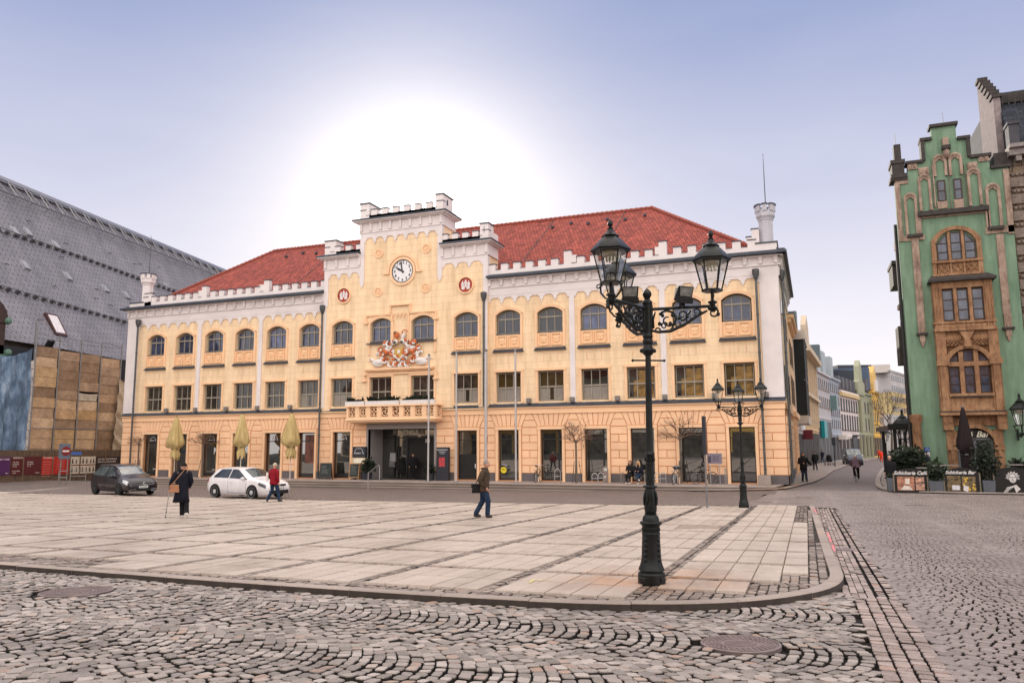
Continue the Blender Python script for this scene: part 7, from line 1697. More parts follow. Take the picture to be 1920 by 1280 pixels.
  b = MB(); b.M = Matrix.Rotation(tilt, 4, 'X'); b.quad((-.085, -.064, .115), (.085, -.064, .115), (.095, -.066, .235), (-.095, -.066, .235)); b.build('glass_front', mat('floodlight_glass', (.45, .45, .43, 1), .1, .5, 12, 0, 40, .6), o)
  b = MB(); b.box(-.03, .03, -.02, .03, -.05, .04); b.build('bracket', M_LAMP, o)
 return root
rad = math.radians
LP = gp(1218, 1092, HK); LP = Vector((LP.x, LP.y, Tz(LP.x, LP.y)+HK-.01))
LP = LP + FH*.02 + RH*.03
LP.z = Tz(LP.x, LP.y)+HK-.01
candelabra(LP, [rad(-12), rad(108), rad(228)], 'tall black ornate cast iron lamp post with three lanterns and two floodlights', [(rad(-12), .46, rad(18), rad(14)), (rad(190), .24, rad(-8), rad(12))])
for o in [q for q in bpy.data.objects if q.name == 'street_lamp']: o.rotation_euler.y = .013; o.scale = (.958,)*3
g = gp(1395, 951, HK); l2_ = candelabra(Vector((g.x, g.y, Tz(g.x, g.y)+HK-.01)), [rad(195), rad(75), rad(-45)], 'smaller looking black three-lantern lamp post nearer the town hall corner', bar=False); l2_.scale = (.965,)*3
def pw(u, v, Z=0., ym=45.35):
 p = pf(u, v, Z)
 if p.y > ym: p = on_y(u, v, ym); p.z = Z
 return p
def single_lamp(u, v, utop, vtop, label, s, post=.07, col=None):
 g = gp(u, v); root = empty('street_lamp', g, VIEW_RZ, label, 'street lamp'); d = (g-Vector((0, 0, CZ))).dot(FV); h = (v-vtop)*d/F*.99
 hl = h - .90*s
 m = MB(); m.lathe([(post*2.2, 0), (post*2.2, .4), (post*1.4, .6), (post*1.3, 1.1), (post, 1.3), (post*.75, hl-.2*s), (post*1.3, hl-.18*s), (post*.6, hl-.1*s)], 10); m.build('post', col or M_LAMP, root, smooth=35)
 lantern(root, (0, 0, hl), s, 6, yoke=False)
 return root
single_lamp(1664, 886, 1660, 795, 'black single-lantern lamp post standing at the street side of the café', 1.55, .1)
single_lamp(1700, 900, 1698, 765, 'black lantern on a pale post among the café plants', 2.2, .08, mat('pale_post', (.45, .38, .33, 1), .6))
p = on_y(1915, 790, YG-.9); wl = empty('wall_lantern', (p.x, YG-.9, p.z-.55), 0, 'black lantern on a wall bracket of the green house near the picture edge', 'wall lamp')
lantern(wl, (0, 0, .4), 1.75, 6, yoke=True)
m = MB(); m.tube([(0, 0, -.1), (0, .3, -.2), (0, .88, -.05)], .04, 6); m.tube([(0, .85, -.35), (0, .85, .2)], .05, 6); m.build('bracket', M_LAMP, wl)
M_POLE = mat('flagpole_grey', (.50, .48, .48, 1), .35, .08, 3, 0, 40, .3)
for ub, vb, vt, r, lab in ((802.5, 903, 666, .06, 'pale grey flagpole standing right before the entrance'), (855, 903.5, 661, .06, 'pale grey flagpole second from the entrance'), (911, 902, 657, .10, 'thickest pale flagpole, behind the man in the brown jacket'), (967.5, 905, 657, .06, 'pale grey flagpole nearest the tree-side shop windows')):
 b = pf(ub, vb, 0); d = (b-Vector((0, 0, CZ))).dot(FV); h = (vb-vt)*d/F*1.0
 o = empty('flagpole', b, 0, lab, 'flagpole', 'flagpoles on the terrace'); m = MB(); m.lathe([(r, 0), (r, .02), (r*.95, h*.5), (r*.8, h)], 12); m.build('pole', M_POLE, o, smooth=True)
 m = MB(); m.lathe([(r*2.8, 0), (r*2.8, .03), (r*1.1, .05)], 14); m.build('foot_plate', M_STEEL, o)
 m = MB(); m.lathe([(r*.8, h), (r*1.4, h+.02), (r*1.4, h+.10), (r*.5, h+.16)], 12); m.build('cap', M_STEEL, o, smooth=True)
 m = MB(); m.tube([(r, 0, 1.2), (r*1.05, 0, h-.1)], .008, 4); m.build('halyard', M_STEEL, o)
def folded_parasol(loc, h, r, m_, label, turn, polem, cap, group):
 o = empty('parasol', loc, turn, label, 'parasol', group); m = MB(); n = 28
 prof = [(.06, h), (.11, h-.12), (.20, h-.55), (.30, h-1.1), (.40, h-1.65), (.44, h-1.95), (.38, h-2.1), (.20, h-2.28), (.17, h-2.45), (.24, h-2.62), (.22, h-3.0)]
 vs = []
 for i, (rr, z) in enumerate(prof):
  for k in range(n):
   t = 2*PI*k/n; f = 1 + (.17*math.sin(4*t+turn) + .14*math.sin(9*t+i*.5))*(min(1, i/3)); zz = z + (.10*math.sin(3*t+turn*2) if i in (4, 5, 6) else 0) + (.16*math.sin(7*t) if i >= 10 else 0)
   vs.append((rr*r*f*math.cos(t), rr*r*f*math.sin(t), zz))
 m.add(vs, [(i*n+k, i*n+(k+1) % n, (i+1)*n+(k+1) % n, (i+1)*n+k) for i in range(len(prof)-1) for k in range(n)] + [tuple(range(n))])
 m.build('canopy', m_, o, smooth='all'); m = MB(); m.tube([(0, 0, 0), (0, 0, h-.05)], .032, 8); m.build('pole', polem, o); m = MB(); m.lathe([(.07, h-.01), (.08, h+.04), (.03, h+.08)], 10); m.lathe([(.175*r+.02, h-2.33), (.185*r+.02, h-2.30), (.175*r+.02, h-2.27)], 14, cap=False); m.build('strap_and_cap', cap, o)
 return o
nt = NT('cream_canvas'); Pn = nt.obj(); nt.set(color=nt.ramp(nt.noise(nt.mapping(Pn, (3, 3, .5)), 2, 5, .6), [(.3, (.40, .29, .115, 1)), (.7, (.60, .46, .21, 1))]), rough=.85, normal=nt.bump(nt.noise(nt.mapping(Pn, (4, 4, .8)), 3, 4, .6), .5, .04)); M_CANVAS = nt.m
M_WPOLE = mat('white_pole', (.6, .56, .5, 1), .5); M_CAP = mat('parasol_cap', (.12, .09, .05, 1), .6)
for u, vb, vt, lab, t in ((328, 893, 779, 'folded cream parasol behind the woman in black', .3), (452, 897, 776, 'folded cream parasol behind the white car', 1.4), (545, 898, 774, 'folded cream parasol beside the man in the red jacket', 2.5)):
 b = on_y(u, 850, 43.9); b.z = 0; d = (b-Vector((0, 0, CZ))).dot(FV); folded_parasol(b, (vb-vt)*d/F, 1.25, M_CANVAS, lab, t, M_WPOLE, M_CAP, 'folded cream parasols')
b = on_y(1816, 900, 43.6); h = on_y(1818, 763, 43.6).z - Tz(b.x, 43.6) - .1
folded_parasol((b.x, 43.6, Tz(b.x, 43.6)+.08), h, .85, mat('dark_red_canvas', (.012, .005, .006, 1), .85, .3, 2), 'folded very dark red parasol before the café door', .5, M_DARKFR, M_STEEL, None)
M_BARK = mat('bark', (.13, .105, .085, 1), .9, .3, 8, .4, 30); M_TWG = mat('twig', (.17, .105, .075, 1), .85, .3, 8)
def pollard(loc, hs, rc, label, seed, dens=1., lean=.0, guard=True):
 R2 = random.Random(seed); o = empty('bare_tree', loc, 0, label, 'tree', 'bare clipped trees on the terrace'); m = MB()
 m.tube([(0, 0, -.05), (lean*.4, .01, hs*.5), (lean, 0, hs)], [.075, .06, .055], 8); m.ball((lean, 0, hs), (.13, .13, .1), 8, 5); m.build('trunk', M_BARK, o, smooth=True)
 m = MB()
 def branch(p, d, l, r, dep):
  q = p + d*l; mid = p.lerp(q, .5) + Vector((R2.gauss(0, .04), R2.gauss(0, .04), .03))*l
  m.tube([p, mid, q], [r, r*.8, r*.55], 4 if dep > 1 else 5)
  if dep < 3:
   for _ in range(R2.choice((3, 3, 4)) if dep else R2.choice((3, 4))):
    nd = (d + Vector((R2.gauss(0, .5), R2.gauss(0, .5), R2.gauss(.12, .4)))).normalized(); branch(q if R2.random() < .6 else mid, nd, l*R2.uniform(.55, .85), r*.6, dep+1)
 nb = int(9*dens)
 for k in range(nb):
  a = 2*PI*k/nb + R2.uniform(-.3, .3); el = R2.uniform(.05, 1.2); d = Vector((math.cos(a)*math.cos(el), math.sin(a)*math.cos(el), math.sin(el)))
  branch(Vector((lean, 0, hs)), d, rc*.42, .026, 0)
 m.build('crown', M_TWG, o, fix=False)
 if guard:
  g_ = MB()
  for a in (0, 2.1, 4.2): g_.tube([(.35*math.cos(a), .35*math.sin(a), 0), (.16*math.cos(a), .16*math.sin(a), 1.3)], .018, 5)
  g_.build('guard', M_DARKFR, o)
 return o
for u, vb, vc, rc, lab, sd_, de in ((257, 893, 833, .95, 'bare clipped tree in front of the drainpipe at the far left corner', 3, .8), (379, 895, 832, 1.15, 'bare clipped tree between two cream parasols', 5, 1.25), (1081, 905, 828, 1.5, 'bare clipped tree beside the parked bicycle and ticket machine', 9, 1.1), (1278, 906, 822, 1.6, 'bare clipped tree right of the big lamp post', 12, 1.1)):
 b = pf(u, vb, 0); d = (b-Vector((0, 0, CZ))).dot(FV); pollard(b, (vb-vc)*d/F, rc, lab, sd_, de)
M_TYRE = mat('rubber', (.012, .012, .013, 1), .8); M_CHROME = mat('chrome', (.5, .5, .5, 1), .25, .05, 5, 0, 40, .9)
def bicycle(loc, rz, colm, label, group='bicycles parked at the terrace', basket=False):
 o = empty('bicycle', loc, rz, label, 'bicycle', group)
 for x in (-.52, .52):
  w = MB(); w.tube([(x+.33*math.cos(t), 0, .34+.33*math.sin(t)) for t in np.linspace(0, 2*PI, 24, False)], .02, 6, closed=True); wo = w.build('wheel', M_TYRE, o, smooth=True)
  w = MB(); w.tube([(x+.305*math.cos(t), 0, .34+.305*math.sin(t)) for t in np.linspace(0, 2*PI, 24, False)], .011, 5, closed=True)
  for t in np.linspace(0, 2*PI, 14, False): w.tube([(x, 0, .34), (x+.3*math.cos(t), 0, .34+.3*math.sin(t))], .003, 3)
  w.ball((x, 0, .34), (.03, .05, .03), 6, 4); w.build('rim', M_CHROME, wo)
 f = MB(); S, B, H, Ht = Vector((-.2, 0, .82)), Vector((-.08, 0, .32)), Vector((.40, 0, .66)), Vector((.37, 0, .84)); Rw, Fw = Vector((-.52, 0, .34)), Vector((.52, 0, .34))
 for a, b in ((S, B), (B, H), (S*.9+B*.1, Ht*.8+H*.2), (H, Ht)): f.tube([a, b], .018, 6)
 for s in (-.045, .045):
  y = Vector((0, s, 0)); f.tube([S*.92+B*.08, Rw+y], .01, 5); f.tube([B, Rw+y], .01, 5); f.tube([H, H.lerp(Fw, .5)+y, Fw+y], .012, 5)
 f.build('frame', colm, o, smooth=True)
 h = MB(); h.tube([Ht, (.36, 0, .98)], .014, 6); h.tube([(.22, -.28, 1.0), (.33, -.2, 1.02), (.36, 0, 1.0), (.33, .2, 1.02), (.22, .28, 1.0)], .014, 6); h.build('handlebar', M_CHROME, o)
 h = MB(); h.tube([S, (-.22, 0, .93)], .014, 6); h.ball((-.24, 0, .96), (.14, .07, .04), 8, 5); h.ball((-.32, 0, .965), (.07, .10, .045), 8, 5); h.build('saddle', M_TYRE, o, smooth=True)
 for s in (-1, 1): f = MB(); f.tube([(-.08, s*.06, .32), (-.08+s*.12, s*.08, .32-s*.11)], .012, 5); f.box(-.08+s*.12-.05, -.08+s*.12+.05, s*.08, s*.17 if s > 0 else s*.17+.0001, .32-s*.11-.015, .32-s*.11+.015) if s > 0 else f.box(-.25, -.15, -.17, -.08, .415, .445); f.build('pedal', M_TYRE, o)
 if basket: f = MB(); f.box(.40, .72, -.18, .18, .82, 1.05); f.build('basket', mat('basket_dark', (.05, .045, .04, 1), .8), o)
 m = MB(); m.box(-.72, -.38, -.07, .07, .74, .76); m.build('carrier', M_STEEL, o)
 return o
b = pw(1009, 902, 0); bicycle(b, VIEW_RZ+rad(72), mat('bike_dark', (.03, .035, .035, 1), .4), 'dark bicycle seen nearly end-on, leaning by the third shop window')
b = pw(1267, 908, 0); bicycle(b, VIEW_RZ+rad(65), mat('bike_grey', (.3, .3, .31, 1), .4), 'grey bicycle with a front box beside the tree right of the lamp', basket=True)
b = pw(1321, 906, 0); bicycle(b, VIEW_RZ+rad(15), mat('bike_black', (.02, .02, .022, 1), .4), 'black bicycle half hidden behind the tall sign pole')
def hoop(u0, u1, v, h, label, group='steel bike racks on the terrace', name='bike_rack', sq=False):
 a, b = pw(u0, v, 0), pw(u1, v, 0); d = b-a; o = empty(name, a, 0, label, 'bike rack' if name == 'bike_rack' else 'handrail', group); m = MB()
 if sq: pts = [(0, 0, 0), (0, 0, h-.08)] + [(d.x*t, d.y*t, h) for t in (.12, .88)] + [(d.x, d.y, h-.08), (d.x, d.y, 0)]
 else: pts = [(0, 0, 0), (0, 0, h*.62)] + [(d.x*(.5-.5*math.cos(t)), d.y*(.5-.5*math.cos(t)), h*.62+h*.38*math.sin(t)) for t in np.linspace(.15, PI-.15, 9)] + [(d.x, d.y, h*.62), (d.x, d.y, 0)]
 m.tube(pts, .026, 7); m.build('hoop', M_RAIL, o, smooth=True)
 m = MB(); m.tube([(0, 0, h*.5), (d.x, d.y, h*.5)], .016, 6); m.build('crossbar', M_RAIL, o)
hoop(1040, 1051, 906, .85, 'steel hoop rack just right of the dark bicycle'); hoop(1110, 1121, 907, .62, 'low steel hoop right of the tree trunk, first of a pair'); hoop(1122, 1132, 906, .64, 'low steel hoop touching the ticket machine'); hoop(1227, 1238, 909, .66, 'low steel hoop right beside the big lamp post'); hoop(1238, 1249, 908, .67, 'low steel hoop between the lamp post and the grey bicycle'); hoop(1360, 1363, 908, .9, 'narrow steel hoop beside the info board')
a = pw(690, 915, -.25); 
o = empty('handrail', (a.x, a.y, -.40), 0, 'slanted steel handrail on the steps before the entrance', 'handrail'); b = pw(711.5, 900, 0)
m = MB(); m.tube([(0, 0, 0), (0, 0, 1.05), (b.x-a.x-.12, b.y-a.y, 1.38), (b.x-a.x, b.y-a.y, 1.32), (b.x-a.x, b.y-a.y, .4)], .03, 7); m.build('rail', M_RAIL, o, smooth=True); m = MB(); m.lathe([(.08, 0), (.08, .04), (.03, .05)], 10); m.lathe([(.08, .4), (.08, .44), (.03, .45)], 10, (b.x-a.x, b.y-a.y, 0)); m.build('flange', M_STEEL, o)
b0, b1 = pw(1163, 906, 0), pw(1212, 907, 0); d = b1-b0; L_b = d.length
bench = empty('bench', b0, math.atan2(d.y, d.x), 'low steel-legged bench carrying two seated women', 'bench')
m = MB()
for k in range(4): m.box(0, L_b, .02+k*.12, .12+k*.12, .42, .46)
m.build('seat', mat('bench_slat', (.16, .11, .08, 1), .7, .2, 4), bench)
for x in (.05, L_b-.1):
 m = MB(); m.tube([(x, .02, 0), (x, .02, .62), (x, .46, .62), (x, .46, 0)], .025, 6); m.tube([(x, .02, .40), (x, .46, .40)], .02, 6); m.build('leg', M_RAIL, bench)
M_CHALK = mat('chalkboard', (.022, .032, .034, 1), .7, .4, 6); M_WOODF = mat('board_wood', (.35, .19, .08, 1), .6, .25, 6); M_SIGN = mat('sign_anthracite', (.022, .024, .034, 1), .5); M_CHK = mat('chalk', (.35, .36, .35, 1), .8)
def aboard(u0, u1, v0, v1, m_, label):
 a = pw(u0, v1, 0); b = pw(u1, v1, 0); w = (b-a).length; d = (a-Vector((0, 0, CZ))).dot(FV); h = (v1-v0)*d/F
 o = empty('chalkboard_stand', a, math.atan2((b-a).y, (b-a).x)+.1, label, 'sandwich board', None)
 for sg in (-1, 1):
  m = MB(); t = .14*h; 
  y0, y1 = (sg*t if sg < 0 else t), 0
  def bx_(x0, x1, z0, z1, off): m.add([(x0, sg*t*(1-z0/h)+off, z0), (x1, sg*t*(1-z0/h)+off, z0), (x1, sg*t*(1-z1/h)+off, z1), (x0, sg*t*(1-z1/h)+off, z1), (x0, sg*t*(1-z0/h)+off+.03, z0), (x1, sg*t*(1-z0/h)+off+.03, z0), (x1, sg*t*(1-z1/h)+off+.03, z1), (x0, sg*t*(1-z1/h)+off+.03, z1)], [(0, 1, 2, 3), (4, 7, 6, 5), (0, 4, 5, 1), (1, 5, 6, 2), (2, 6, 7, 3), (3, 7, 4, 0)])
  bx_(0, .06, 0, h, 0); bx_(w-.06, w, 0, h, 0); bx_(.06, w-.06, h-.07, h, 0); bx_(.06, w-.06, .12, .18, 0); m.build('frame', m_, o)
  m = MB(); z0, z1 = .18, h-.07; m.quad((.06, sg*t*(1-z0/h)+.012, z0), (w-.06, sg*t*(1-z0/h)+.012, z0), (w-.06, sg*t*(1-z1/h)+.012, z1), (.06, sg*t*(1-z1/h)+.012, z1)); p = m.build('slate', M_CHALK, o)
  if sg < 0:
   m = MB()
   for k in range(7): z = h-.2-k*(h-.5)/7; y = -t*(1-z/h)-.004; m.tube([(.12+w*.3*q+R_.uniform(-.01, .01), y, z+R_.uniform(-.012, .012)) for q in np.linspace(0, R_.uniform(1.3, 2.2), 6)], .009, 3)
   m.build('chalk_lines', M_CHK, p)
aboard(600, 620, 865, 895, mat('board_dark', (.05, .04, .035, 1), .6), 'dark framed chalkboard stand right of the second drainpipe')
aboard(655, 673, 866, 896, M_WOODF, 'wooden framed chalkboard stand left of the entrance')
a, b = pw(660, 895, 0), pw(684, 895, 0); w = (b-a).length; d = (a-Vector((0, 0, CZ))).dot(FV); k_ = d/F
o = empty('menu_stand', a, math.atan2((b-a).y, (b-a).x), 'dark menu stand with peak emblem and lit beige case left of the entrance', 'menu stand')
m = MB(); m.box(0, w, 0, .25, 41*k_, 61*k_); m.build('sign_panel', M_SIGN, o); m = MB(); m.box(w*.75, w*.95, .05, .2, 0, 41*k_); m.box(w*.05, w*.2, .05, .2, 0, 41*k_); m.build('support', M_SIGN, o)
m = MB(); m.box(0, w, -.04, .2, 29.5*k_, 40.5*k_); cs = m.build('menu_case', mat('case_beige', (.55, .45, .28, 1), .5), o); m = MB(); m.box(w*.15, w*.85, -.05, -.04, 31*k_, 39*k_); m.build('menu_sheet', mat('paper', (.75, .70, .58, 1), .6), cs)
m = MB(); z = 50*k_; m.tube([(w*.12, -.02, z-.1), (w*.25, -.02, z+.2), (w*.4, -.02, z+.33), (w*.5, -.02, z+.22), (w*.6, -.02, z+.33), (w*.75, -.02, z+.2), (w*.88, -.02, z-.1)], .012, 5); m.build('peak_emblem', M_LOGO, o); text_mesh('MARKT 1', .15, M_LOGO, o, loc=(w/2, -.02, z-.05), extrude=.004)
a, b = pw(818, 897, 0), pw(840, 897, 0); w = (b-a).length; k_ = (a-Vector((0, 0, CZ))).dot(FV)/F
o = empty('info_pillar', a, math.atan2((b-a).y, (b-a).x), 'dark grey information pillar with red poster right of the entrance', 'info pillar')
m = MB(); m.box(0, w, 0, .3, 0, 62*k_); m.build('body', M_SIGN, o, bevel=.015); m = MB(); m.box(w*.22, w*.72, -.012, 0, 26*k_, 43*k_); m.build('poster', mat('pillar_poster', (.45, .05, .06, 1), .5, .7, 9), o)
text_mesh('BÜRGERSERVICE', .105, M_LOGO, o, loc=(w*.5, -.01, 57*k_), extrude=.004); text_mesh('ZWICKAU', .1, M_LOGO, o, loc=(w*.5, -.01, 53*k_), extrude=.004); text_mesh('im Rathaus', .07, M_LOGO, o, loc=(w*.5, -.01, 50*k_), extrude=.004)
a, b = pw(1130.5, 905, 0), pw(1141, 905, 0); w = (b-a).length; k_ = (a-Vector((0, 0, CZ))).dot(FV)/F
o = empty('ticket_machine', a, math.atan2((b-a).y, (b-a).x), 'slim round-topped ticket machine beside the mirror-like shop window', 'ticket machine')
m = MB(); H_ = 31*k_; m.prismY([(0, 0), (w, 0), (w, H_-w*.5)] + [(w/2+w/2*math.cos(t), H_-w/2+w/2*math.sin(t)) for t in np.linspace(.1, PI-.1, 9)] + [(0, H_-w*.5)], 0, .3); m.build('body', mat('machine_taupe', (.22, .17, .15, 1), .5, .15), o, bevel=.01)
m = MB(); m.box(w*.2, w*.8, -.012, 0, H_*.72, H_*.88); m.box(w*.25, w*.6, -.012, 0, H_*.3, H_*.42); m.build('display', mat('display_pale', (.5, .5, .48, 1), .3), o)
a, b = pw(1331, 902, 0), pw(1352, 902, 0); w = (b-a).length; k_ = (a-Vector((0, 0, CZ))).dot(FV)/F
o = empty('info_board', a, math.atan2((b-a).y, (b-a).x), 'grey lilac info board on two thin legs near the last shop window', 'info board')
m = MB(); m.box(-.1, w+.1, -.03, .03, 38*k_, 57*k_); m.build('board', mat('board_lilac', (.20, .17, .22, 1), .5, .15), o)
for x in (.05, w-.05): m = MB(); m.tube([(x, 0, 0), (x, 0, 38*k_)], .025, 6); m.build('leg', M_RAIL, o)
m = MB(); m.box(-.06, .12, -.036, -.03, 40*k_, 52*k_); 
for q in range(6): m.box(.2, w*.9, -.036, -.03, (42+2*q)*k_, (42.6+2*q)*k_)
m.build('print', mat('print_dark', (.06, .05, .07, 1), .6), o)
g = gp(1326, 951, HK); k_ = (g-Vector((0, 0, CZ))).dot(FV)/F
o = empty('sign_pole', Vector((g.x, g.y, Tz(g.x, g.y)+HK)), VIEW_RZ+rad(72), 'tall slim pole carrying a long dark sign seen edge-on', 'sign')
m = MB(); m.lathe([(.045, 0), (.035, .1), (.032, 98*k_)], 8); m.build('post', M_STEEL, o); m = MB(); m.box(-.35, .35, -.05, .05, 98*k_, 170*k_); m.build('sign_board', M_SIGN, o)
a, b = pw(1419, 911, 0), pw(1444, 911, 0); o = MB(); o.box(a.x, b.x, 45.15, 45.85, 0, .52); tag(o.build('stone_block', M_KERB, bevel=.02), 'square pale stone block at the foot of the corner drainpipe', 'stone block')
def potted(u, v, r, hgt, label, potm, leaf=.16, n=500, pr=.3, ph=.45, Z=0.): 
 b = pw(u, v, Z); o = shrub('potted_shrub', b, (r, r, hgt/2, ph+hgt/2-.05), n, M_EVER, label, 'potted plant', leaf, True); m = MB(); m.lathe([(pr*.8, 0), (pr, ph), (pr*.9, ph), (pr*.85, ph-.06)], 14); m.build('pot', potm, o, smooth=35); return o
potted(690, 895, .5, 1.0, 'bushy dark potted shrub left of the entrance jamb', M_SIGN); potted(806, 897, .3, .6, 'small potted shrub right of the entrance behind the flagpole', M_SIGN)
for u0, u1, lab in ((649, 685, 'short left part of the balcony'), (686, 750, 'middle part of the balcony'), (752, 817, 'right part of the balcony')):
 a, b = on_y(u0, 758, BY+.12), on_y(u1, 757, BY+.12)
 o = empty('flower_box', (a.x, BY+.12, 4.975), 0, 'white flower box with dark green plants on the ' + lab + ' rail', 'flower box', 'flower boxes along the balcony rail')
 m = MB(); w = b.x-a.x-.04; m.box(0, w, -.14, .14, 0, .27); m.build('box', M_CW, o, bevel=.01)
 f = MB(); R2 = random.Random(int(u0))
 for _ in range(int(w*150)):
  x = R2.uniform(0.15, w-.1); l = R2.uniform(.15, .42)*(1 if math.sin(x*3+u0) > -.5 else .5); d = Vector((R2.gauss(0, .45), R2.gauss(0, .4), 1)).normalized(); p = Vector((x, R2.uniform(-.1, .1), .25)); s = d.cross(Vector((R2.gauss(0, 1), R2.gauss(0, 1), 0))).normalized()*.035
  f.add([p-s, p+d*l*.6-s*1.2, p+d*l, p+d*l*.6+s*1.2], [(0, 1, 2, 3)])
 f.build('plants', M_EVER, o, fix=False)
def board(u0, u1, v0, v1, label, build):
 a, b = on_y(u0, v1, 42.0), on_y(u1, v1, 42.0); y = 42.05; z = Tz(a.x, y)+.0; w = b.x-a.x; h = on_y(u0, v0, y).z-z
 o = empty('advertising_board', (a.x, y, z), 0, label, 'advertising board', 'black boards round the café terrace'); m = MB()
 pts = [(0, .05), (w, .05), (w, h*.72)] + [(w/2+w/2*math.cos(t), h*.72+h*.28*math.sin(t)) for t in np.linspace(.12, PI-.12, 12)] + [(0, h*.72)]; m.prismY(pts, -.03, .03); m.build('panel', mat('board_black', (.010, .0095, .010, 1), .45), o); build(o, w, h)
 m = MB()
 for x in (-.06, w+.02): m.box(x, x+.05, -.03, .03, 0, h*.8)
 m.build('side_post', mat('post_brass', (.22, .18, .13, 1), .5), o); m = MB(); m.box(-.06, w+.07, -.3, .3, 0, .05); m.build('foot', M_DARKFR, o); return o
M_BW = mat('board_white', (.62, .60, .59, 1), .6)
def photo1(o, w, h):
 text_mesh('Schickeria Café', .26*w/1.55, M_BW, o, loc=(w*.5, -.04, h*.80), extrude=.004, shear=.35, bold=.008)
 m = MB(); m.box(w*.08, w*.62, -.036, -.03, h*.1, h*.66); p = m.build('room_picture', mat('photo_room', (.36, .17, .11, 1), .5, .8, 4.5), o); m = MB(); m.box(w*.33, w*.47, -.04, -.036, h*.36, h*.58); m.prismY([(w*.15, h*.12), (w*.55, h*.12), (w*.48, h*.27), (w*.3, h*.3)], -.041, -.036); m.build('bright_window', mat('photo_bright', (.7, .62, .55, 1), .5, .2, 8), p)
 m = MB(); m.box(w*.66, w*.93, -.036, -.03, h*.42, h*.64); m.box(w*.66, w*.93, -.036, -.03, h*.12, h*.39); m.build('cake_picture', mat('photo_cake', (.42, .24, .17, 1), .5, .9, 9), o)
def photo2(o, w, h):
 text_mesh('Schickeria Bar', .27*w/1.75, M_BW, o, loc=(w*.46, -.04, h*.81), extrude=.004, shear=.35, bold=.008)
 m = MB(); m.box(w*.06, w*.46, -.036, -.03, h*.1, h*.68); m.box(w*.5, w*.9, -.036, -.03, h*.1, h*.66); p = m.build('bar_picture', mat('photo_bar', (.14, .10, .05, 1), .5, 1., 7), o); m = MB(); m.box(w*.2, w*.42, -.041, -.036, h*.14, h*.32); m.prismY([(w*.53, h*.12), (w*.66, h*.06+.02), (w*.68, h*.28), (w*.54, h*.33)], -.041, -.036); m.build('menu_cards', mat('menu_white', (.62, .62, .66, 1), .5), p)
 m = MB(); [m.ball((w*R_.uniform(.5, .88), -.036, h*R_.uniform(.15, .62)), (.05, .006, .05), 6, 4) for _ in range(14)]; m.build('gold_glints', mat('photo_gold', (.62, .4, .04, 1), .5), p)
def photo3(o, w, h):
 m = MB(); c = w*.5; z = h*.62
 for k in range(30): a = rad(-20 + k*7.6); r1, r2 = .17+.02*math.sin(k*2.1), .25+.04*math.sin(k*1.7); m.tube([(c+r1*math.cos(a), -.035, z+r1*math.sin(a)), (c+(r1+r2)/2*math.cos(a+.12), -.035, z+(r1+r2)/2*math.sin(a+.12)), (c+r2*math.cos(a-.05), -.035, z+r2*math.sin(a-.05))], .014, 4)
 m.ball((c, -.03, z-.05), (.15, .012, .20), 14, 8); m.prismY([(c-.42, h*.06), (c+.1, h*.06), (c+.28, h*.2), (c+.12, h*.36), (c-.05, h*.3), (c-.26, h*.26)], -.034, -.03); m.build('portrait', M_BW, o)
 m = MB()
 for x, zz, l in ((-.08, .02, .05), (.08, .02, .05), (0, -.14, .06)): m.tube([(c+x-l, -.045, z+zz), (c+x+l, -.045, z+zz)], .011, 4)
 m.tube([(c, -.045, z+.02), (c-.02, -.045, z-.07), (c+.02, -.045, z-.08)], .008, 4); m.prismY([(c-.3, h*.06), (c+.1, h*.06), (c+.02, h*.28)], -.038, -.033)
 for k in range(4): m.tube([(c-.42+k*.05, -.037, h*.07), (c-.25+k*.06, -.037, h*.25)], .008, 3)
 m.build('portrait_lines', MATS['board_black'], o)
board(1679, 1739, 877, 923, 'black round-topped café board with room photographs and white script', photo1)
board(1774, 1838, 876, 926, 'black round-topped bar board with glasses and menu cards', photo2)
board(1868, 1936, 875, 928, 'black round-topped board with a white line portrait at the picture edge', photo3)
M_POT = mat('grey_planter', (.10, .11, .13, 1), .6, .15)
def box_plant(u0, u1, v1, y, hpot, rr, hgt, n, label, leaf=.14, m_=None, pot=True):
 a, b = on_y(u0, v1, y), on_y(u1, v1, y); w = b.x-a.x; z = Tz((a.x+b.x)/2, y)+.08; o = shrub('potted_shrub', ((a.x+b.x)/2, y, z), (rr, rr*.8, hgt/2, hpot+hgt/2-.1), n, m_ or M_EVER, label, 'potted plant', leaf)
 m = MB(); q = w/2; m.add([(-q*.85, -.3, 0), (q*.85, -.3, 0), (q*.85, .3, 0), (-q*.85, .3, 0), (-q, -.35, hpot), (q, -.35, hpot), (q, .35, hpot), (-q, .35, hpot)], [(0, 3, 2, 1), (4, 5, 6, 7), (0, 1, 5, 4), (1, 2, 6, 5), (2, 3, 7, 6), (3, 0, 4, 7)]); m.build('planter', M_POT, o); return o
box_plant(1741, 1769, 924, 42.2, .5, .5, 1.0, 380, 'small shrub in a grey planter between the café and bar boards')
box_plant(1842, 1866, 926, 42.2, .55, .62, 2.0, 700, 'tall dark shrub in a grey planter right of the bar board')
box_plant(1664, 1679, 921, 42.4, .62, .2, .3, 60, 'empty-looking grey planter at the left end of the café boards')
box_plant(1690, 1722, 905, 44.0, .6, .95, 1.7, 1500, 'large bushy conifer in a pot behind the first café board', .18)
box_plant(1752, 1764, 905, 43.6, .7, .35, .9, 240, 'slim leafy plant behind the café table', .2, M_LEAF)
box_plant(1905, 1925, 910, 43.9, .6, .5, 1.1, 500, 'dark round bush under the wall lantern', .16)
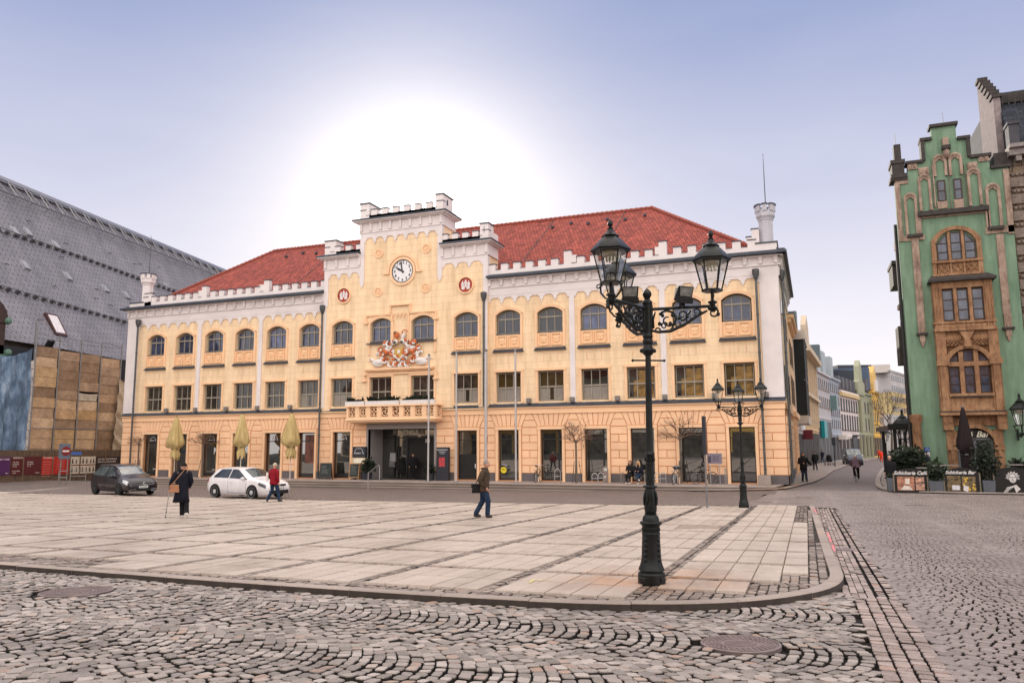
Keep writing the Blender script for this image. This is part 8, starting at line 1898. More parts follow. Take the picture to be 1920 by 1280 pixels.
def bistro(u0, u1, vtop, y, label):
 a, b = on_y(u0, vtop, y), on_y(u1, vtop, y); z0 = Tz(a.x, y)+.08; o = empty('bistro_table', ((a.x+b.x)/2, y, z0), 0, label, 'table'); w = (b.x-a.x)/2; h = a.z-z0
 m = MB(); m.box(-w, w, -.35, .35, h-.04, h); m.build('table_top', mat('table_pale', (.3, .27, .25, 1), .4), o)
 for sg in (-1, 1): m = MB(); m.tube([(sg*w*.7, -.25, 0), (-sg*w*.2, .1, h-.04)], .025, 5); m.tube([(sg*w*.7, .25, 0), (-sg*w*.2, -.1, h-.04)], .025, 5); m.build('leg', M_DARKFR, o)
bistro(1718, 1742, 876, 43.0, 'small pale bistro table behind the first café board'); bistro(1745, 1796, 871, 43.4, 'long dark bistro table behind the slim leafy plant'); bistro(1890, 1915, 870, 43.4, 'dark bistro table behind the portrait board')
a, b = on_y(1733, 838, YG-.06), on_y(1745, 874, YG-.06)
o = empty('menu_sign', (a.x, YG-.06, b.z), 0, 'narrow sign with blue top and white panel on the green wall', 'sign'); w, h = b.x-a.x, a.z-b.z
m = MB(); m.box(0, w, -.03, .05, h*.76, h); m.build('blue_panel', MATS['sign_blue'], o); m = MB(); m.box(0, w, -.03, .05, h*.52, h*.74); m.build('white_panel', M_BW, o); m = MB(); m.box(0, w, -.03, .05, 0, h*.5); m.build('menu_panel', mat('menu_navy', (.03, .05, .09, 1), .5, .8, 14), o)
m = MB(); m.tube([(w*.2, -.035, h*.84), (w*.5, -.035, h*.94), (w*.8, -.035, h*.84)], .012, 4); m.build('logo', M_BW, o); text_mesh('Eis', .13, MATS['sign_red'], o, loc=(w/2, -.035, h*.63), extrude=.004)
b = gp(1566, 876); o = empty('street_sign', b, 0, 'thin dark sign post on the left pavement of the street', 'sign post'); m = MB(); m.tube([(0, 0, 0), (0, 0, 3.2)], .06, 6); m.build('pole', M_DARKFR, o); m = MB(); m.box(-.2, .2, -.05, .05, 2.4, 3.2); m.build('plate', M_SIGN, o)
p = W2(1672, 842, 150); tz_ = Tz(p.x, p.y)
o = empty('street_tree', (p.x, p.y, tz_), 0, 'bare spreading tree before the pale apartment block', 'tree'); m = MB(); m.tube([(0, 0, 0), (.2, 0, 5)], [.3, .18], 6); m.build('trunk', M_BARK, o); m = MB(); R2 = random.Random(4)
def br_(p, d, l, r, k):
 q = p+d*l; m.tube([p, q], [r, r*.6], 4)
 if k < 4:
  for _ in range(3): br_(q, (d+Vector((R2.gauss(0, .5), R2.gauss(0, .5), R2.gauss(.15, .35)))).normalized(), l*.75, r*.6, k+1)
for _ in range(5): br_(Vector((.2, 0, 4.5)), Vector((R2.gauss(0, .6), R2.gauss(0, .6), 1)).normalized(), 3.2, .1, 0)
m.build('crown', mat('dark_twig', (.07, .055, .045, 1), .9), o, fix=False)
# ================================================================== CARS
def car(loc, rz, paint, label, L, W, H, wb, prof, glassm, rim, kind):
 """prof: rows (x, sill z, belt z, top z, half width, roof half width) from tail (x=0) to nose (x=L); origin under the middle of the wheelbase"""
 P = np.array(prof, float); ox = prof_off = (L - wb)*kind['rear_oh']; cx0 = ox + wb/2
 root = empty('parked_car', loc, rz, label, 'car', None)
 def sec(x):
  v = [np.interp(x, P[:, 0], P[:, k]) for k in range(6)]; s, b, t, w, r = v[1:]
  edge = t - .05*min(1, (t-b)/.3) - .0
  return [(w*.93, s), (w*.99, s+.14), (w, (s+b)*.5), (w*.965, b), (r, edge), (r*.62, t), (0, t+.02)]
 def S(x, t, e=0.):
  q = sec(x); i = min(int(t), 5); f = t-i; y = q[i][0]*(1-f)+q[i+1][0]*f; z = q[i][1]*(1-f)+q[i+1][1]*f
  if e:
   dy, dz = q[i+1][0]-q[i][0], q[i+1][1]-q[i][1]; l = math.hypot(dy, dz) or 1; y += e*dz/l*1; z += -e*dy/l
  return x-cx0, y, z
 xs = sorted(set(np.round(np.concatenate([P[:, 0], np.linspace(0, L, 40)]), 3))); ts = [0, .5, 1, 1.5, 2, 2.5, 3, 3.5, 4, 4.5, 5, 5.5, 6]
 m = MB(); n = len(ts)
 for sg in (1, -1):
  vs = [(S(x, t)[0], sg*S(x, t)[1], S(x, t)[2]) for x in xs for t in ts]
  m.add(vs, [(i*n+j, (i+1)*n+j, (i+1)*n+j+1, i*n+j+1) for i in range(len(xs)-1) for j in range(n-1)])
  for x in (xs[0], xs[-1]):
   a = [S(x, t) for t in ts]; m.poly([(p[0], sg*p[1], p[2]) for p in a] + [(a[0][0], 0, a[0][2])])
 body = m.build('body', paint, root, smooth=45)
 bm = bmesh.new(); bm.from_mesh(body.data); bmesh.ops.remove_doubles(bm, verts=bm.verts, dist=.0015); bmesh.ops.recalc_face_normals(bm, faces=bm.faces); bm.to_mesh(body.data); bm.free()
 def panel(name, mt, fn_poly, x0, x1, t0, t1, sides=(1, -1), e=.006, nx=10, nt_=6, par=root):
  """skin patch; fn_poly(x) gives (t low, t high)"""
  for sg in sides:
   m = MB(); vs = []
   for i in range(nx+1):
    x = x0+(x1-x0)*i/nx; a, b = fn_poly(x)
    for j in range(nt_+1): p = S(x, a+(b-a)*j/nt_, e); vs.append((p[0], sg*p[1], p[2]))
   k = nt_+1; m.add(vs, [(i*k+j, (i+1)*k+j, (i+1)*k+j+1, i*k+j+1) for i in range(nx) for j in range(nt_)]); m.build(name, mt, par, smooth='all')
 for (x0, x1, f) in kind['side_windows']: panel('side_window', glassm, f, x0, x1, 0, 0)
 for nm, x0, x1, tl in (('windscreen', *kind['front'], 4.05), ('rear_window', *kind['back'], 4.1)):
  m = MB(); vs = []
  for i in range(9):
   x = x0+(x1-x0)*i/8; row = [S(x, tl+(6-tl)*j/6, .008) for j in range(7)]; row = row + [(p[0], -p[1], p[2]) for p in row[-2::-1]]; vs += row
  m.add(vs, [(i*13+j, (i+1)*13+j, (i+1)*13+j+1, i*13+j+1) for i in range(8) for j in range(12)]); m.build(nm, kind.get('wsm', glassm), root, smooth='all')
 ln = MB()
 for x in kind['door_lines']:
  for sg in (1, -1): ln.tube([(S(x, t, .002)[0], sg*S(x, t, .002)[1], S(x, t, .002)[2]) for t in (.6, 1, 2, 2.95)], .006, 4)
 for sg in (1, -1): ln.tube([(S(x, .55, .002)[0], sg*S(x, .55, .002)[1], S(x, .55, .002)[2]) for x in np.linspace(kind['door_lines'][0], kind['door_lines'][-1], 8)], .006, 4)
 ln.build('door_seams', M_TYRE, root)
 for x in kind['handles']:
  for sg in (1, -1): m = MB(); p = S(x, 2.6, .015); m.box(p[0]-.09, p[0]+.09, sg*p[1]-.012, sg*p[1]+.012, p[2]-.014, p[2]+.014); m.build('door_handle', kind['handle_m'], root)
 for x in (ox, ox+wb):
  for sg in (1, -1):
   wv = np.interp(x, P[:, 0], P[:, 4]); y = sg*(wv-.09)
   a = MB(); a.prismY([(x-cx0+.37*math.cos(t), .32+.37*math.sin(t)) for t in np.linspace(-.25, PI+.25, 18)], y-.3 if sg > 0 else y-.104, y+.104 if sg > 0 else y+.3); a.build('wheel_arch', M_TYRE, root)
   t_ = MB(); w = MB()
   prof_ = [(.235, -.1), (.305, -.1), (.32, -.06), (.32, .06), (.305, .1), (.235, .1)]
   t_.lathe(prof_, 26); to = t_.build('tyre', M_TYRE, root, smooth=True); to.location = (x-cx0, sg*(wv-.07), .32); to.rotation_euler = (PI/2, 0, 0)
   w.lathe([(.24, -.08), (.24, .103), (.21, .09), (.06, .105), (.02, .115)], 24); wo = w.build('rim', rim, to, smooth=35); wo.rotation_euler = (PI if sg > 0 else 0, 0, 0)
   w = MB()
   for k in range(kind['holes']): a_ = 2*PI*k/kind['holes']; w.lathe([(.022, .06), (.022, .1065), (.001, .1075)], 8, (.165*math.cos(a_), .15*math.sin(a_), 0))
   w.build('rim_holes', M_TYRE, wo)
 for sg in (1, -1):
  x = kind['mirror']; p = S(x, 3.05, 0); m = MB(); m.ball((p[0], sg*(p[1]+.11), p[2]+.05), (.07, .12, .075), 10, 6); m.build('wing_mirror', kind.get('mirror_m', paint), root, smooth=True)
 q = sec(L-.03); w = q[2][0]
 for sg in (1, -1):
  hx0, hx1 = kind['headlight']; panel('headlight', kind['light_m'], lambda x: (2.5-.1*(x-hx0)/(hx1-hx0), 2.95+.35*(x-hx0)/(hx1-hx0)), hx0, hx1, 0, 0, (sg,), .008, 8, 4)
  panel('tail_light', mat('tail_red', (.35, .01, .02, 1), .25, .2, 8), lambda x: (2.5, 3.0), .02, kind['tail'], 0, 0, (sg,), .008, 4, 3)
 nx = L-cx0
 m = MB(); m.box(nx-.04, nx+.022, -w*.85, w*.85, kind['low_grille'][0], kind['low_grille'][1]); m.build('lower_grille', M_TYRE, root, bevel=.01)
 m = MB(); m.box(nx-.04, nx+.02, -w*.6, w*.6, kind['grille'][0], kind['grille'][1]); m.build('grille', M_TYRE, root, bevel=.008)
 m = MB(); z = kind['plate']; m.box(nx+.02, nx+.034, -.26, .26, z, z+.11); pl_ = m.build('number_plate', mat('plate_white', (.7, .7, .68, 1), .5), root); m = MB(); m.box(nx+.034, nx+.036, .215, .26, z, z+.11)
 for k in range(6): m.box(nx+.034, nx+.036, -.2+k*.065, -.17+k*.065, z+.025, z+.085)
 m.build('plate_marks', M_SIGN, pl_)
 m = MB(); z = (kind['grille'][0]+kind['grille'][1])/2
 if kind['emblem'] == 'ring': m.tube([(nx+.03, .055*math.cos(t), z+.055*math.sin(t)) for t in np.linspace(0, 2*PI, 16, False)], .008, 5, closed=True); m.tube([(nx+.03, -.035, z+.04), (nx+.03, 0, z-.04), (nx+.03, .035, z+.04)], .007, 4)
 else: m.tube([(nx+.035, 0, z+.10), (nx+.035, .065, z), (nx+.035, 0, z-.10), (nx+.035, -.065, z)], .02, 5, closed=True)
 m.build('badge', M_CHROME, root)
 for f in kind.get('extra', []): f(root, S, cx0, nx, w)
 return root
def carpaint(name, col, rough=.25):
 n = NT(name); n.set(color=n.ramp(n.noise(n.obj(), 3, 4), [(.3, mul(col, .92)), (.7, mul(col, 1.06))]), rough=rough, coat=.4, spec=.4); return n.m
M_CGLASS = glass_mat('car_glass', (.022, .032, .035, 1), .6, .02, 1.6, .0)
M_LIGHT = mat('headlight_clear', (.55, .57, .6, 1), .12, .5, 18, 0, 40, .5)
golf = dict(rear_oh=.46, side_windows=[(.55, 1.62, lambda x: (3.08, 3.08+.86*min(1, max(.12, (x-.42)/.45)))), (1.68, 2.92, lambda x: (3.08, 3.08+.86*min(1, max(.05, (3.02-x)/.95))))],
   front=(2.42, 3.12), back=(.16, .42), door_lines=[1.64, 2.9], handles=[1.84], handle_m=M_EMB, holes=9, mirror=2.75, mirror_m=None, headlight=(3.72, 4.12), tail=.2, light_m=mat('golf_headlight', (.10, .11, .13, 1), .12, .5, 18, 0, 40, .5), low_grille=(.24, .42), grille=(.62, .70), plate=.44, emblem='ring')
M_CWHITE = carpaint('white_car_paint', (.68, .66, .68, 1)); golf['mirror_m'] = M_CWHITE
pg_ = [(0, .34, .86, .93, .70, .50), (.06, .30, .90, 1.02, .80, .52), (.22, .26, .93, 1.22, .86, .54), (.45, .22, .95, 1.40, .885, .56), (.9, .20, .95, 1.46, .895, .58), (1.5, .20, .94, 1.475, .895, .59), (2.1, .20, .92, 1.46, .895, .585), (2.5, .20, .91, 1.39, .89, .575), (2.85, .20, .90, 1.19, .885, .60), (3.15, .20, .89, 1.02, .88, .68), (3.4, .20, .86, .96, .875, .68), (3.75, .22, .80, .88, .86, .66), (4.0, .22, .72, .78, .82, .62), (4.15, .24, .60, .66, .74, .56), (4.20, .28, .52, .56, .66, .50)]
g = gp(453.5, 934.3); hd = math.atan2(RH.y, RH.x) - rad(30)
car(Vector((g.x, g.y, Tz(g.x, g.y)))+FH*.75, hd, M_CWHITE, 'white three-door hatchback standing in the road before the steps', 4.2, 1.79, 1.48, 2.575, pg_, M_CGLASS, mat('silver_wheel', (.5, .5, .5, 1), .4, .1, 8, 0, 40, .3), golf)
def mpv_extra(root, S, cx0, nx, w):
 for sg in (1, -1):
  m = MB(); m.tube([(S(x, 4.1, .03)[0], sg*S(x, 4.1, .03)[1], S(x, 4.1, .03)[2]) for x in np.linspace(.6, 3.0, 8)], .022, 5); m.build('roof_rail', M_CHROME, root)
  m = MB(); m.tube([(nx-.10, sg*.78, .30), (nx+.0, sg*.66, .36), (nx+.03, sg*.42, .36), (nx+.03, sg*.40, .27), (nx, sg*.64, .26)], .018, 5, closed=True); m.build('fog_surround', M_CHROME, root)
 m = MB(); m.box(nx+.0, nx+.03, -.5, .5, .60, .63); m.build('chrome_bar', M_CHROME, root)
mpv = dict(rear_oh=.46, side_windows=[(.42, 1.0, lambda x: (3.12, 3.12+.8*min(1, max(.25, (x-.25)/.5)))), (1.05, 1.95, lambda x: (3.08, 3.9)), (2.05, 3.05, lambda x: (3.08, 3.08+.84*min(1, max(.06, (3.2-x)/.75))))],
           front=(2.75, 3.5), back=(.12, .34), door_lines=[1.0, 2.0, 3.1], handles=[1.75, 2.75], handle_m=None, holes=7, mirror=3.0, headlight=(4.0, 4.42), tail=.24, light_m=M_LIGHT, low_grille=(.26, .38), grille=(.58, .68), plate=.43, emblem='diamond', extra=[mpv_extra])
M_CPLUM = carpaint('plum_car_paint', (.012, .008, .011, 1), .22); mpv['handle_m'] = M_CPLUM; mpv['wsm'] = glass_mat('windscreen_glass', (.10, .12, .125, 1), .9, .04, 1.9, .02)
pm_ = [(0, .36, .90, 1.0, .70, .52), (.07, .32, .95, 1.18, .82, .55), (.2, .27, .99, 1.40, .88, .57), (.42, .23, 1.0, 1.55, .905, .58), (.9, .22, .99, 1.61, .915, .60), (1.7, .21, .97, 1.635, .92, .61), (2.4, .21, .95, 1.61, .92, .605), (2.8, .21, .95, 1.50, .915, .60), (3.2, .21, .96, 1.27, .91, .63), (3.55, .21, .96, 1.09, .90, .70), (3.8, .22, .92, 1.02, .89, .69), (4.15, .23, .84, .92, .87, .66), (4.38, .24, .74, .80, .82, .62), (4.52, .26, .62, .68, .74, .55), (4.56, .30, .54, .58, .66, .5)]
g = gp(217, 928)
car(Vector((g.x, g.y, Tz(g.x, g.y)))+FH*.75, math.atan2(RH.y, RH.x) - rad(39), M_CPLUM, 'dark plum people carrier with roof rails facing right by the round steps', 4.56, 1.85, 1.64, 2.77, pm_, glass_mat('mpv_glass', (.08, .11, .12, 1), .7, .02, 1.7, .0), mat('dark_wheel', (.02, .02, .022, 1), .5), mpv)
van = dict(golf); van.update(side_windows=[(2.5, 3.4, lambda x: (3.08, 3.8))], front=(3.3, 4.0), door_lines=[2.4, 3.5], mirror=3.3, headlight=(4.2, 4.75), light_m=M_LIGHT, plate=.5, extra=[])
pv_ = [(0, .4, 1.1, 1.9, .93, .80), (.2, .3, 1.1, 1.96, .95, .82), (2.8, .3, 1.1, 1.98, .95, .82), (3.2, .3, 1.1, 1.92, .95, .80), (3.7, .3, 1.1, 1.55, .95, .78), (4.1, .3, 1.1, 1.22, .94, .78), (4.6, .32, 1.0, 1.08, .92, .76), (4.85, .36, .8, .86, .88, .7), (4.9, .4, .6, .64, .8, .64)]
g = gp(1599, 868); k_ = 1.0
v_ = car(W2(1599, 867.5, 95), math.atan2(-ray(1599, 860).y, -ray(1599, 860).x)+.12, carpaint('navy_van_paint', (.03, .04, .07, 1)), 'dark blue van with pale bonnet driving towards the square', 4.9, 1.9, 1.98, 3.0, pv_, glass_mat('van_glass', (.22, .26, .27, 1), .5, .05, 1.5, 0), M_CHROME, van)
v_.location.z = Tz(v_.location.x, v_.location.y)
# ================================================================== PEOPLE
M_SKIN = mat('skin', (.50, .27, .19, 1), .6, .1, 10); M_EYE = mat('eye_dark', (.03, .02, .02, 1), .4)
def skin_bake(V, E_, R):
 me = bpy.data.meshes.new('tmp'); me.from_pydata([tuple(v) for v in V], E_, []); o = bpy.data.objects.new('tmp', me); COL.objects.link(o)
 md = o.modifiers.new('s', 'SKIN'); md.use_smooth_shade = True
 for i, r in enumerate(R): d = me.skin_vertices[0].data[i]; d.radius = (r, r) if not isinstance(r, tuple) else r; d.use_root = (i == 0)
 su = o.modifiers.new('u', 'SUBSURF'); su.levels = 1; su.render_levels = 1
 dg = bpy.context.evaluated_depsgraph_get(); e = o.evaluated_get(dg); m2 = bpy.data.meshes.new_from_object(e)
 vs = [tuple(v.co) for v in m2.vertices]; fs = [tuple(p.vertices) for p in m2.polygons]
 bpy.data.objects.remove(o); bpy.data.meshes.remove(me); bpy.data.meshes.remove(m2); return vs, fs
def ring_loft(mb, rings, n=14, mi=0, cap=True):
 """rings: (centre, rx, ry) ellipses in the xy plane"""
 vs = [(c[0]+rx*math.cos(2*PI*k/n), c[1]+ry*math.sin(2*PI*k/n), c[2]) for c, rx, ry in rings for k in range(n)]; m = len(rings)
 mb.add(vs, [(i*n+k, i*n+(k+1) % n, (i+1)*n+(k+1) % n, (i+1)*n+k) for i in range(m-1) for k in range(n)] + ([tuple(range(n))[::-1], tuple(range((m-1)*n, m*n))] if cap else []), mi)
def person(loc, heading, h, label, cl, J=None, group=None):
 """joints in metres for a 1.75 m figure, +y = walking direction, +x = its right; heading: world angle of +y"""
 j = dict(pel=(0, 0, .95), ch=(0, .01, 1.27), nk=(0, .01, 1.48), hd=(0, .04, 1.63), shL=(-.19, 0, 1.41), shR=(.19, 0, 1.41), elL=(-.24, -.03, 1.13), elR=(.24, -.03, 1.13), wrL=(-.25, .06, .89), wrR=(.25, .06, .89),
             hiL=(-.09, 0, .91), hiR=(.09, 0, .91), knL=(-.10, .10, .50), knR=(.10, .02, .50), anL=(-.09, .18, .09), anR=(.09, -.18, .12), toL=(-.10, .33, .04), toR=(.10, -.05, .03)); j.update(J or {}); j = {k: Vector(v) for k, v in j.items()}
 root = empty('person', loc, heading - PI/2, label, 'person', group); root.scale = (h/1.75,)*3
 names = ['pel', 'ch', 'nk', 'hd', 'shL', 'elL', 'wrL', 'shR', 'elR', 'wrR', 'hiL', 'knL', 'anL', 'toL', 'hiR', 'knR', 'anR', 'toR']; ix = {n: i for i, n in enumerate(names)}
 V = [j[n] for n in names]; E_ = [(ix[a], ix[b]) for a, b in (('pel', 'ch'), ('ch', 'nk'), ('nk', 'hd'), ('ch', 'shL'), ('shL', 'elL'), ('elL', 'wrL'), ('ch', 'shR'), ('shR', 'elR'), ('elR', 'wrR'), ('pel', 'hiL'), ('hiL', 'knL'), ('knL', 'anL'), ('anL', 'toL'), ('pel', 'hiR'), ('hiR', 'knR'), ('knR', 'anR'), ('anR', 'toR'))]
 R = [.12, .13, .055, .07, .065, .045, .03, .065, .045, .03, .085, .06, .04, .03, .085, .06, .04, .03]
 vs, fs = skin_bake(V, E_, R); m = MB(); m.add(vs, fs)
 hd = j['hd']; f = Vector(cl.get('look', (0, 1, 0))).normalized(); sd_ = Vector((f.y, -f.x, 0)).normalized()
 m.ball(hd+Vector((0, 0, .01)), (.078, .092, .115), 14, 10)
 m.ball(hd+f*.095-Vector((0, 0, .012)), (.017, .02, .024), 6, 5)
 for s in (-1, 1): m.ball(hd+sd_*s*.08-Vector((0, 0, .01)), (.016, .02, .032), 6, 5); m.ball(hd+sd_*s*.034+f*.083+Vector((0, 0, .015)), (.011, .009, .008), 6, 4, 1)
 m.tube([hd+f*.088-sd_*.025-Vector((0, 0, .055)), hd+f*.094-Vector((0, 0, .055)), hd+f*.088+sd_*.025-Vector((0, 0, .055))], .007, 4, 1)
 for s, e, w in ((-1, 'elL', 'wrL'), (1, 'elR', 'wrR')):
  d = (j[w]-j[e]).normalized(); o = d.cross(Vector((1, 0, 0))); o = o.normalized() if o.length > .1 else Vector((0, 1, 0)); b = j[w]+d*.03; q = o.cross(d)
  m.ball(b+d*.03, (.034, .038, .046), 8, 6)
  for k in range(4): p0 = b+d*.06+o*(-.027+.018*k); l = (.062, .072, .068, .05)[k]; m.tube([p0, p0+d*l*.5+q*.006*s, p0+d*l*.8+q*.02*s, p0+d*l*.9+q*.036*s], [.0095, .009, .008, .006], 5)
  m.tube([b+d*.01+o*.03, b+d*.04+o*.056, b+d*.075+o*.058], [.012, .011, .008], 5)
 m.build('body', [M_SKIN, M_EYE], root, smooth='all')
 if cl.get('trousers'):
  t = MB(); k_ = cl.get('leg_w', 1.); ring_loft(t, [((0, 0, .84), .165, .12), ((0, 0, .95), .175, .13), ((0, 0, 1.04), .165, .12)])
  for a, b, c in (('hiL', 'knL', 'anL'), ('hiR', 'knR', 'anR')): t.tube([j[a]+Vector((0, 0, .03)), j[a].lerp(j[b], .5), j[b], j[b].lerp(j[c], .5), j[c]-(j[c]-j[b]).normalized()*.0], [.10*k_, .095*k_, .078*k_, .07*k_, .07*k_], 10)
  t.build('trousers', cl['trousers'], root, smooth=True)
 for s, a, b in ((-1, 'anL', 'toL'), (1, 'anR', 'toR')):
  t = MB(); d = (j[b]-j[a]); d = Vector((d.x, d.y, d.z)); hl = j[a]-d.normalized()*.06+Vector((0, 0, -.045)); t.tube([hl, j[a]+Vector((0, 0, -.035)), j[b].lerp(j[a], .35)+Vector((0, 0, -.005)), j[b]], [.04, .052, .046, .03], 8); t.build('shoe', cl.get('shoes', M_TYRE), root, smooth=True)
 hem = cl.get('hem', .82); wd = cl.get('w', 1.); lean = cl.get('coat_lean', 0)
 t = MB(); c = j['ch']; p = j['pel']; zt = 1.47
 rings = [((p.x, p.y+lean, hem), .205*wd*cl.get('flare', 1.), .15*wd*cl.get('flare', 1.)), ((p.x, p.y, (hem+.95)/2 if hem < .9 else .93), .20*wd, .145*wd), ((p.x*.5+c.x*.5, p.y*.5+c.y*.5, 1.08), .19*wd, .14*wd), ((c.x, c.y, 1.27), .205*wd, .15*wd), ((c.x, c.y, 1.38), .20*wd, .13*wd), ((j['nk'].x, j['nk'].y, 1.46), .12, .10), ((j['nk'].x, j['nk'].y, 1.51), .075, .08)]
 rings = [((q[0][0], q[0][1], q[0][2]+(c.z-1.27 if q[0][2] > 1 else 0)), q[1], q[2]) for q in rings]; ring_loft(t, rings)
 for s, a, e, w in ((-1, 'shL', 'elL', 'wrL'), (1, 'shR', 'elR', 'wrR')): t.tube([j[a]+Vector((-s*.04, 0, .015)), j[a]+Vector((s*.01, 0, -.02)), j[a].lerp(j[e], .5), j[e], j[e].lerp(j[w], .5), j[w]], [.075, .082*wd, .075*wd, .068*wd, .06*wd, .052*wd], 9)
 t.build('jacket', cl['jacket'], root, smooth='all')
 if cl.get('hood'): t = MB(); t.tube([j['nk']+Vector((.09*math.cos(a), -.03+.075*math.sin(a), .02)) for a in np.linspace(0, 2*PI, 12, False)], .035, 7, closed=True); t.build('collar', cl['jacket'], root, smooth='all')
 hr = cl.get('hair')
 if hr:
  t = MB(); ln_ = cl.get('hair_len', .0)
  vs = []; nn, mm = 14, 7; q = hd + Vector((0, 0, .02)) - f*.012
  for i in range(mm+1):
   el = PI/2 - (PI/2+.35)*i/mm
   for k in range(nn):
    a = 2*PI*k/nn; d = sd_*math.cos(a) + f*math.sin(a); front = max(0, math.sin(a)); e2 = max(el, .55*front) if el < .55*front else el
    vs.append(q + d*.096*math.cos(e2) + Vector((0, 0, .118*math.sin(e2))))
  t.add(vs, [(i*nn+k, i*nn+(k+1) % nn, (i+1)*nn+(k+1) % nn, (i+1)*nn+k) for i in range(mm) for k in range(nn)] + [tuple(range(nn))])
  if ln_: 
   for s in (-1, 0, 1): t.tube([hd+sd_*s*.075-f*(.03 if s else .07)+Vector((0, 0, .03)), hd+sd_*s*.09-f*.06-Vector((0, 0, ln_*.5)), hd+sd_*s*.085-f*.05-Vector((0, 0, ln_))], [.04, .05, .03], 7)
  t.build('hair', hr, root, smooth='all')
 return root, j
def cloth(name, col, v=.25): return mat(name, col, .85, v, 7, .25, 60, spec=.2)
C_BLACK = cloth('black_coat', (.012, .012, .014, 1)); C_NAVY = cloth('navy_coat', (.010, .011, .02, 1)); C_BROWN = cloth('olive_brown_jacket', (.065, .045, .03, 1), .35); C_RED = cloth('crimson_jacket', (.23, .008, .018, 1)); C_JEAN = cloth('blue_jeans', (.016, .033, .07, 1), .5); C_DJEAN = cloth('dark_jeans', (.02, .028, .05, 1)); C_GREYJ = cloth('grey_trousers', (.06, .06, .07, 1))
H_GREY = mat('grey_hair', (.22, .19, .17, 1), .8, .3, 20); H_DARK = mat('dark_hair', (.025, .015, .012, 1), .6, .3, 20); H_BLOND = mat('blond_hair', (.42, .28, .13, 1), .7, .3, 20); H_FAIR = mat('fair_grey_hair', (.50, .40, .30, 1), .8, .2, 20)
S_WHITE = mat('white_shoe', (.68, .64, .58, 1), .6); S_DARK = mat('dark_shoe', (.03, .022, .02, 1), .6)
HR = math.atan2(RH.y, RH.x); HF = math.atan2(FH.y, FH.x)
def pz(u, v, onplaza=True, z=None):
 g = gp(u, v, HK if onplaza else 0.) if z is None else pf(u, v, z)
 return Vector((g.x, g.y, (Tz(g.x, g.y)+(HK if onplaza else 0)) if z is None else z))
def hgt(p, v0, v1): return (v1-v0)*(p-Vector((0, 0, CZ))).dot(FV)/F*1.0
def bag(name, root, pos, size, m_, label, strap, sm=None):
 o = empty(name, root.matrix_basis @ Vector(pos), root.rotation_euler.z, label, 'bag'); s = root.scale.x; a, b, c = [q*s for q in size]; t = MB(); t.add([(-a, -b, -c), (a, -b, -c), (a, b, -c), (-a, b, -c), (-a*.85, -b*.7, c), (a*.85, -b*.7, c), (a*.85, b*.7, c), (-a*.85, b*.7, c)], [(0, 3, 2, 1), (4, 5, 6, 7), (0, 1, 5, 4), (1, 2, 6, 5), (2, 3, 7, 6), (3, 0, 4, 7)]); t.build('bag_body', m_, o, bevel=.02)
 t = MB(); t.box(-a*.9, a*.9, -b*1.08, b*.2, c*.1, c*.95); t.build('flap', m_, o, bevel=.01)
 t = MB(); t.tube([Vector(p)*s for p in strap], .011, 5); t.build('strap', sm or m_, o); return o
p = pz(907, 970); r, j = person(p, HR, hgt(p, 863, 969), 'man in brown jacket and blue jeans walking with hands in pockets', dict(jacket=C_BROWN, trousers=C_JEAN, shoes=S_DARK, hair=H_GREY, hem=.80, w=1.16, hood=True, look=(.1, 1, 0), leg_w=1.08),
 dict(hd=(0, .09, 1.62), nk=(0, .05, 1.48), ch=(0, .03, 1.27), elL=(-.29, -.12, 1.14), elR=(.29, -.12, 1.14), wrL=(-.20, .06, .93), wrR=(.20, .06, .93), knL=(-.10, -.04, .49), anL=(-.09, -.26, .10), toL=(-.10, -.09, .04), knR=(.10, .14, .50), anR=(.09, .12, .09), toR=(.10, .27, .04)))
bag('shoulder_bag', r, (.10, -.24, .90), (.10, .13, .14), C_BLACK, 'black shoulder bag at the back of the man in brown', [(0, 0, .14), (.0, .12, .45), (.02, .22, .58)])
p = pz(508, 941); r, j = person(p+FH*.3, HR+rad(60), hgt(p, 869, 941), 'grey-haired man in crimson jacket and jeans walking past the white car', dict(jacket=C_RED, trousers=C_JEAN, shoes=S_DARK, hair=H_FAIR, hem=.78, w=1.1, look=(-.3, 1, 0)),
 dict(elL=(-.27, -.02, 1.12), wrL=(-.22, .12, .92), elR=(.27, -.04, 1.13), wrR=(.27, .03, .88), knL=(-.15, .05, .49), anL=(-.28, -.10, .09), toL=(-.36, .0, .04), knR=(.16, .12, .50), anR=(.27, .10, .09), toR=(.34, .22, .04)))
t = MB(); t.M = Matrix.Translation(r.location+Vector((0, 0, 1.02))-RH*.30+FH*.06); t.box(-.05, .05, -.03, .03, -.16, .18); o = t.build('paper_bag', S_WHITE, None, bevel=.01); tag(o, 'white paper bag at the left side of the man in crimson', 'bag')
p = pz(338, 971); r, j = person(p, HF+rad(18), hgt(p, 868, 972), 'woman in long black coat and cap walking away with a crutch', dict(jacket=C_NAVY, trousers=C_BLACK, shoes=S_WHITE, hair=C_BLACK, hem=.50, w=1.04, flare=1.2, hood=True, look=(-.2, 1, 0)),
 dict(hd=(.02, .10, 1.60), nk=(0, .06, 1.47), ch=(0, .03, 1.27), elL=(-.31, -.02, 1.12), wrL=(-.34, .14, .88), elR=(.27, .04, 1.12), wrR=(.20, .2, .95), knL=(.02, .06, .49), anL=(.04, .05, .09), toL=(.02, .20, .04), knR=(.16, -.04, .48), anR=(.2, -.22, .17), toR=(.22, -.12, .05)))
M_TAN = mat('tan_leather', (.36, .17, .09, 1), .55, .2, 6)
bag('handbag', r, (-.20, -.20, .93), (.15, .06, .12), M_TAN, 'tan handbag hanging at the hip of the woman in black', [(-.1, 0, .1), (.1, -.06, .35), (.27, -.02, .58), (.3, .12, .6)])
